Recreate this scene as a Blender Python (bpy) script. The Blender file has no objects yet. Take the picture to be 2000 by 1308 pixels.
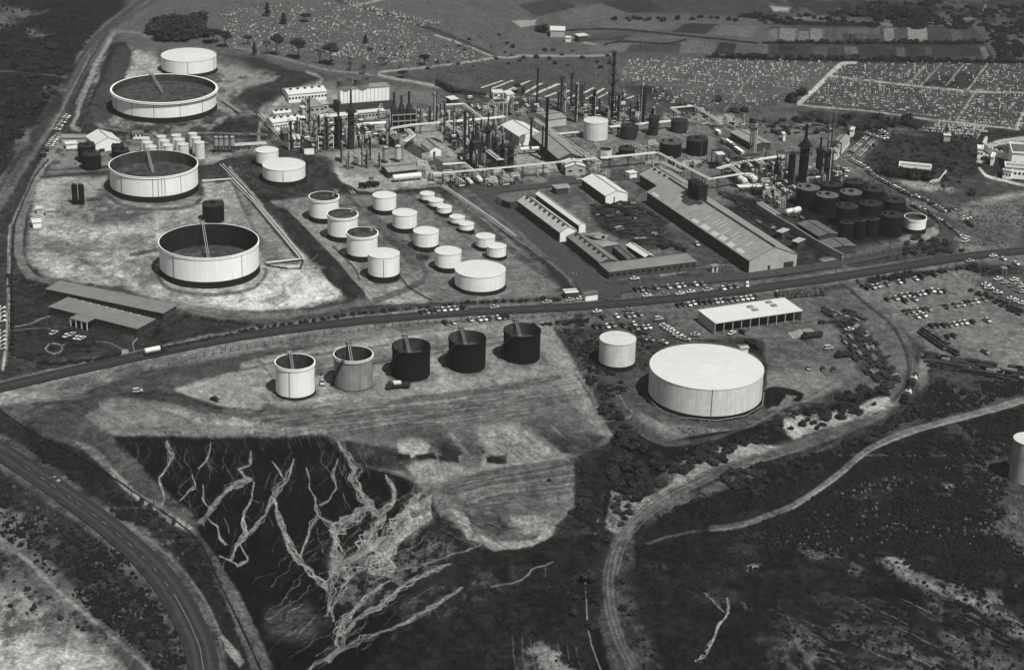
import bpy, math, random
import numpy as np
rnd = random.Random(7)
S = bpy.context.scene
# ---------------------------------------------------------------- camera
CH = 310.0                      # flying height in metres
F_, PIT, ROLL = 3814.7, math.radians(23.015), math.radians(1.544)
cp, sp, cr, sr = math.cos(PIT), math.sin(PIT), math.cos(ROLL), math.sin(ROLL)
FW = np.array([0, cp, -sp]); U0 = np.array([0, sp, cp]); R0 = np.array([1., 0, 0])
RT = cr*R0 + sr*U0; UP = -sr*R0 + cr*U0
from mathutils import Matrix
cd = bpy.data.cameras.new('camera'); co = bpy.data.objects.new('camera', cd)
S.collection.objects.link(co); S.camera = co
cd.sensor_width = 36; cd.lens = F_*36/2000; cd.clip_start = 1; cd.clip_end = 60000
M = Matrix(((RT[0], UP[0], -FW[0], 0), (RT[1], UP[1], -FW[1], 0), (RT[2], UP[2], -FW[2], CH), (0, 0, 0, 1)))
co.matrix_world = M
# ---------------------------------------------------------------- light
SUNEL, SUNAZ = math.radians(60), math.atan2(0.60, -0.80)
sun_vec = (math.sin(SUNAZ)*math.cos(SUNEL), math.cos(SUNAZ)*math.cos(SUNEL), math.sin(SUNEL))
w = bpy.data.worlds.new('World'); S.world = w; w.use_nodes = True
nt = w.node_tree; bg = nt.nodes['Background']
sky = nt.nodes.new('ShaderNodeTexSky'); sky.sky_type = 'NISHITA'; sky.sun_disc = False
sky.sun_elevation = SUNEL; sky.sun_rotation = SUNAZ
bw = nt.nodes.new('ShaderNodeRGBToBW')      # the photograph is on black and white film
nt.links.new(sky.outputs[0], bw.inputs[0])
nt.links.new(bw.outputs[0], bg.inputs[0]); bg.inputs[1].default_value = 0.06
ld = bpy.data.lights.new('sun', 'SUN'); ld.energy = 5.0; ld.angle = math.radians(.5); ld.color = (1, .978, .935)
lo = bpy.data.objects.new('sun', ld); S.collection.objects.link(lo)
from mathutils import Vector
lo.rotation_euler = Vector(sun_vec).to_track_quat('Z', 'Y').to_euler()
S.view_settings.view_transform = 'Standard'; S.view_settings.look = 'None'
S.view_settings.exposure = 0; S.view_settings.gamma = 1
S.render.engine = 'CYCLES'
HAZE = .00006
KB = 1.42                        # brightness of a sunlit level surface of albedo 1
# ---------------------------------------------------------------- helpers
def alb(g):                      # albedo whose level sunlit surface reads as grey g (0-255)
    c = g/255.0
    l = c/12.92 if c < .04045 else ((c+.055)/1.055)**2.4
    return l/KB
def at(px, py, z=0.0):           # point of the photograph -> point of the site at height z
    d = FW*F_ + RT*(px-1000) - UP*(py-654)
    t = (z-CH)/d[2]
    return Vector((d[0]*t, d[1]*t, z))
def proj(P):
    q = np.asarray(P, float) - np.array([0, 0, CH]); d = q @ FW
    return 1000+F_*(q @ RT)/d, 654-F_*(q @ UP)/d
_a = np.linspace(0, 2*np.pi, 73)
def fit_cyl(xl, xr, yt, yb):     # cylinder that spans these limits -> x, y, r, h
    def pred(t):
        c = np.stack([t[0]+t[2]*np.cos(_a), t[1]+t[2]*np.sin(_a), 0*_a], -1)
        bx, by = proj(c); tx, ty = proj(c+[0, 0, t[3]])
        return np.array([tx.min(), tx.max(), ty.min(), by.max()])
    g = at((xl+xr)/2, yb-3); D = math.sqrt(g.x**2+g.y**2+CH**2)
    t = np.array([g.x, g.y, (xr-xl)/2*D/F_, (yb-yt)*D/F_]); m = np.array([xl, xr, yt, yb])
    for _ in range(6):
        r = pred(t)-m
        J = np.stack([(pred(t+e)-m-r)/.3 for e in np.eye(4)*.3], 1)
        t = t-np.linalg.lstsq(J, r, rcond=None)[0]
    return t
def height_of(px, py, ytop):     # height of a vertical thing standing at px,py whose top is at ytop
    g = at(px, py); x0, y0 = proj(g); x1, y1 = proj((g.x, g.y, 10))
    h = 10*(y0-ytop)/(y0-y1); 
    for _ in range(3):
        x1, y1 = proj((g.x, g.y, h)); h *= (y0-ytop)/(y0-y1)
    return h
def heading(px, py, dx, dy):
    a = at(px, py); b = at(px+dx, py+dy); return math.atan2(b.y-a.y, b.x-a.x)
# numpy value noise
def _h(ix, iy, s):
    n = (ix.astype(np.int64)*374761393 + iy.astype(np.int64)*668265263 + s*974711) & 0x7fffffff
    n = ((n ^ (n >> 13))*1274126177) & 0x7fffffff
    return ((n ^ (n >> 16)) & 0xffff)/65535.0
def vnoise(x, y, s=0):
    ix = np.floor(x); iy = np.floor(y); fx = x-ix; fy = y-iy
    fx = fx*fx*(3-2*fx); fy = fy*fy*(3-2*fy)
    a = _h(ix, iy, s); b = _h(ix+1, iy, s); c = _h(ix, iy+1, s); d = _h(ix+1, iy+1, s)
    return (a+(b-a)*fx)*(1-fy)+(c+(d-c)*fx)*fy
def fbm(x, y, sc, oc=4, s=0, gain=.55):
    v = 0; am = 1; t = 0
    for o in range(oc):
        k = 2.03**o/sc
        v = v+am*vnoise(x*k+17.3*o, y*k-9.1*o, s+o); t += am; am *= gain
    return v/t*2-1
# mesh builder
class MB:
    def __init__(s): s.v = []; s.f = []
    def add(s, vs, fs):
        n = len(s.v); s.v += [tuple(p) for p in vs]; s.f += [tuple(i+n for i in f) for f in fs]; return s
    def box(s, x0, y0, z0, x1, y1, z1, rz=0, o=(0, 0, 0)):
        c, si = math.cos(rz), math.sin(rz)
        P = [(x, y, z) for z in (z0, z1) for x, y in ((x0, y0), (x1, y0), (x1, y1), (x0, y1))]
        P = [(o[0]+x*c-y*si, o[1]+x*si+y*c, o[2]+z) for x, y, z in P]
        return s.add(P, [(3, 2, 1, 0), (4, 5, 6, 7), (0, 1, 5, 4), (1, 2, 6, 5), (2, 3, 7, 6), (3, 0, 4, 7)])
    def lathe(s, prof, n=24, o=(0, 0, 0), cap0=True, cap1=True, a0=0):
        V = []; Fc = []
        for r, z in prof:
            for i in range(n):
                a = a0+2*math.pi*i/n; V.append((o[0]+r*math.cos(a), o[1]+r*math.sin(a), o[2]+z))
        for k in range(len(prof)-1):
            for i in range(n):
                j = (i+1) % n; Fc.append((k*n+i, k*n+j, (k+1)*n+j, (k+1)*n+i))
        if cap0: Fc.append(tuple(range(n-1, -1, -1)))
        if cap1: Fc.append(tuple((len(prof)-1)*n+i for i in range(n)))
        return s.add(V, Fc)
    def tube(s, a, b, r, n=6, r2=None):
        a = Vector(a); b = Vector(b); d = (b-a)
        if d.length < 1e-4: return s
        d.normalize(); u = d.orthogonal().normalized(); v = d.cross(u); r2 = r if r2 is None else r2
        V = [a+(u*math.cos(2*math.pi*i/n)+v*math.sin(2*math.pi*i/n))*r for i in range(n)]
        V += [b+(u*math.cos(2*math.pi*i/n)+v*math.sin(2*math.pi*i/n))*r2 for i in range(n)]
        return s.add(V, [(i, (i+1) % n, n+(i+1) % n, n+i) for i in range(n)]+[tuple(range(n-1, -1, -1)), tuple(range(n, 2*n))])
    def path(s, pts, r, n=6):
        for a, b in zip(pts[:-1], pts[1:]): s.tube(a, b, r, n)
        return s
    def blob(s, c, rx, ry, rz, n=7, m=4, j=.2, R=rnd, zmin=-.3):
        V = []; Fc = []
        for k in range(m+1):
            t = -math.pi/2*(-zmin*0+1)*0 + (math.asin(max(-1, zmin)) + (math.pi/2-math.asin(max(-1, zmin)))*k/m)
            for i in range(n):
                a = 2*math.pi*(i+.5*(k % 2))/n; q = 1+R.uniform(-j, j)
                V.append((c[0]+rx*math.cos(t)*math.cos(a)*q, c[1]+ry*math.cos(t)*math.sin(a)*q, c[2]+rz*math.sin(t)*q))
        for k in range(m):
            for i in range(n):
                q = (i+1) % n; Fc.append((k*n+i, k*n+q, (k+1)*n+q, (k+1)*n+i))
        return s.add(V, Fc)
    def build(s, name, mat, parent=None, smooth=False, loc=None, rz=0):
        me = bpy.data.meshes.new(name); me.from_pydata(s.v, [], s.f); me.update()
        if smooth: me.polygons.foreach_set('use_smooth', [True]*len(me.polygons))
        me.materials.append(mat)
        return link(name, me, parent, loc, rz)
def link(name, me, parent=None, loc=None, rz=0):
    o = bpy.data.objects.new(name, me); S.collection.objects.link(o)
    if parent: o.parent = parent
    if loc is not None: o.location = loc
    if rz: o.rotation_euler.z = rz
    return o
def tag(o, label=None, cat=None, group=None, kind=None):
    if label: o['label'] = label
    if cat: o['category'] = cat
    if group: o['group'] = group
    if kind: o['kind'] = kind
    return o
def thing(name, label, cat, loc=(0, 0, 0), rz=0, group=None):
    o = bpy.data.objects.new(name, None); S.collection.objects.link(o); o.empty_display_size = .5
    o.location = loc; o.rotation_euler.z = rz; return tag(o, label, cat, group)
def children(o): return [c for c in bpy.data.objects if c.parent == o]
def spawn(root, kids, loc, rz, label, group=None, sc=None, swap=None):   # copy a thing and its parts
    r = root.copy(); S.collection.objects.link(r); r.location = loc; r.rotation_euler = (0, 0, rz)
    if sc: r.scale = sc
    r['label'] = label
    if group: r['group'] = group
    for k, gk in kids:
        c = k.copy(); S.collection.objects.link(c); c.parent = r
        if swap and k in swap: c.data = swap[k]
        for g in gk:
            d = g.copy(); S.collection.objects.link(d); d.parent = c
    return r
ORD = ['first', 'second', 'third', 'fourth', 'fifth', 'sixth', 'seventh', 'eighth', 'ninth', 'tenth', 'eleventh', 'twelfth',
       'thirteenth', 'fourteenth', 'fifteenth', 'sixteenth', 'seventeenth', 'eighteenth', 'nineteenth', 'twentieth', 'twenty-first',
       'twenty-second', 'twenty-third', 'twenty-fourth', 'twenty-fifth', 'twenty-sixth', 'twenty-seventh', 'twenty-eighth', 'twenty-ninth', 'thirtieth']
# ---------------------------------------------------------------- materials
_mats = {}
def mat(name, g=None, a=None, rough=.75, var=.25, sc=2.0, streak=0.0, metal=0, rib=0.0, ribdir=0, sheet=0, course=0):
    """grey paint / sheet / soil; var = contrast of its dirt, streak = vertical run marks, rib = sheet seams"""
    if name in _mats: return _mats[name]
    m = bpy.data.materials.new(name); m.use_nodes = True; n = m.node_tree.nodes; L = m.node_tree.links
    b = n['Principled BSDF']; b.inputs['Roughness'].default_value = rough; b.inputs['Metallic'].default_value = metal
    b.inputs['Specular IOR Level'].default_value = .3 if (a or .2) > .1 else .08
    base = a if a is not None else alb(g)
    geo = n.new('ShaderNodeNewGeometry')
    no = n.new('ShaderNodeTexNoise'); no.inputs['Scale'].default_value = 1/sc; no.inputs['Detail'].default_value = 6; no.inputs['Roughness'].default_value = .65
    L.new(geo.outputs['Position'], no.inputs['Vector'])
    mr = n.new('ShaderNodeMapRange'); mr.inputs['From Min'].default_value = .3; mr.inputs['From Max'].default_value = .7
    mr.inputs['To Min'].default_value = 1-var; mr.inputs['To Max'].default_value = 1+var*.6
    L.new(no.outputs['Fac'], mr.inputs['Value']); out = mr.outputs[0]
    if streak:
        mp = n.new('ShaderNodeMapping'); mp.inputs['Scale'].default_value = (1.1, 1.1, .06)
        L.new(geo.outputs['Position'], mp.inputs['Vector'])
        n2 = n.new('ShaderNodeTexNoise'); n2.inputs['Scale'].default_value = .9; n2.inputs['Detail'].default_value = 5
        L.new(mp.outputs[0], n2.inputs['Vector'])
        m2 = n.new('ShaderNodeMapRange'); m2.inputs['From Min'].default_value = .35; m2.inputs['From Max'].default_value = .7
        m2.inputs['To Min'].default_value = 1; m2.inputs['To Max'].default_value = 1-streak
        L.new(n2.outputs['Fac'], m2.inputs['Value'])
        mu = n.new('ShaderNodeMath'); mu.operation = 'MULTIPLY'; L.new(out, mu.inputs[0]); L.new(m2.outputs[0], mu.inputs[1]); out = mu.outputs[0]
    if rib:
        mp = n.new('ShaderNodeMapping'); mp.inputs['Rotation'].default_value = (0, 0, -ribdir)
        L.new(geo.outputs['Position'], mp.inputs['Vector'])
        wv = n.new('ShaderNodeTexWave'); wv.wave_profile = 'SAW'; wv.inputs['Scale'].default_value = 1/rib*.314*1.0; wv.inputs['Distortion'].default_value = .15
        L.new(mp.outputs[0], wv.inputs['Vector'])
        m2 = n.new('ShaderNodeMapRange'); m2.inputs['To Min'].default_value = .86; m2.inputs['To Max'].default_value = 1.06
        L.new(wv.outputs['Fac'], m2.inputs['Value'])
        mu = n.new('ShaderNodeMath'); mu.operation = 'MULTIPLY'; L.new(out, mu.inputs[0]); L.new(m2.outputs[0], mu.inputs[1]); out = mu.outputs[0]
    def times(sock):
        mu = n.new('ShaderNodeMath'); mu.operation = 'MULTIPLY'; L.new(out, mu.inputs[0]); L.new(sock, mu.inputs[1]); return mu.outputs[0]
    if sheet:
        mp = n.new('ShaderNodeMapping'); mp.inputs['Rotation'].default_value = (0, 0, -math.radians(114)); L.new(geo.outputs['Position'], mp.inputs['Vector'])
        br = n.new('ShaderNodeTexBrick'); br.inputs['Scale'].default_value = 1; br.inputs['Brick Width'].default_value = 1.6; br.inputs['Row Height'].default_value = 3.2; br.inputs['Mortar Size'].default_value = .06
        br.inputs['Color1'].default_value = (1+sheet*.4,)*3+(1,); br.inputs['Color2'].default_value = (1-sheet,)*3+(1,); br.inputs['Mortar'].default_value = (1-sheet*1.6,)*3+(1,)
        L.new(mp.outputs[0], br.inputs['Vector']); out = times(br.outputs['Color'])
    if course:
        sx = n.new('ShaderNodeSeparateXYZ'); L.new(geo.outputs['Position'], sx.inputs[0])
        md = n.new('ShaderNodeMath'); md.operation = 'MODULO'; md.inputs[1].default_value = 1.9; L.new(sx.outputs['Z'], md.inputs[0])
        lt = n.new('ShaderNodeMath'); lt.operation = 'LESS_THAN'; lt.inputs[1].default_value = .16; L.new(md.outputs[0], lt.inputs[0])
        mm = n.new('ShaderNodeMapRange'); mm.inputs['To Min'].default_value = 1; mm.inputs['To Max'].default_value = 1-course; L.new(lt.outputs[0], mm.inputs['Value']); out = times(mm.outputs[0])
    m3 = n.new('ShaderNodeMath'); m3.operation = 'MULTIPLY'; m3.inputs[1].default_value = base; L.new(out, m3.inputs[0])
    L.new(m3.outputs[0], b.inputs['Base Color'])
    _mats[name] = m; return m
WALLW = mat('white tank paint', a=.88, rough=.55, var=.07, sc=4, streak=.12, course=.05)
WALLC = mat('chalky cream tank paint', a=.70, rough=.7, var=.14, sc=3, streak=.18, course=.05)
WALLG = mat('grey primer tank paint', a=.27, rough=.7, var=.3, sc=4, streak=.35, course=.15)
ROOFW = mat('weathered white roof paint', a=.55, rough=.7, var=.06, sc=6, sheet=.035)
ROOFC = mat('dusty cream roof paint', a=.50, rough=.8, var=.14, sc=3)
BLACK = mat('black tar paint', a=.010, rough=.85, var=.35, sc=3, streak=.3)
BLACKR = mat('dusty black roof', a=.026, rough=.85, var=.4, sc=3)
DUSTR = mat('dust covered tar roof', a=.10, rough=.9, var=.35, sc=2)
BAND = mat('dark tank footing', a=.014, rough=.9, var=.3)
STEEL = mat('dark structural steel', a=.035, rough=.7, var=.4, sc=1)
RUST = mat('rusty dark steel', a=.035, rough=.85, var=.5, sc=1.5, streak=.2)
MIDST = mat('grey painted steel', a=.20, rough=.6, var=.4, sc=1.5)
PALE = mat('pale lagging sheet', a=.30, rough=.5, var=.25, sc=1.5)
LIGHTP = mat('light aluminium pipe', a=.62, rough=.45, var=.2, sc=2)
CONC = mat('grey concrete', a=.30, rough=.9, var=.25, sc=2, streak=.2)
CONCL = mat('pale concrete', a=.50, rough=.9, var=.2, sc=2, streak=.15)
GLASS = mat('dark window glass', a=.02, rough=.2, var=.1)
DECK = mat('wet floating roof', a=.055, rough=.5, var=.85, sc=3.5)
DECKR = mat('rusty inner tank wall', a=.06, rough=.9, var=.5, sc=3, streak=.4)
LEAF = mat('dark foliage', a=.026, rough=.95, var=.5, sc=2)
LEAF2 = mat('grey green foliage', a=.045, rough=.95, var=.5, sc=2)
BARK = mat('bark', a=.06, rough=.95, var=.4)
BRICK = mat('dark brick', a=.07, rough=.95, var=.3, sc=2)
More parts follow.
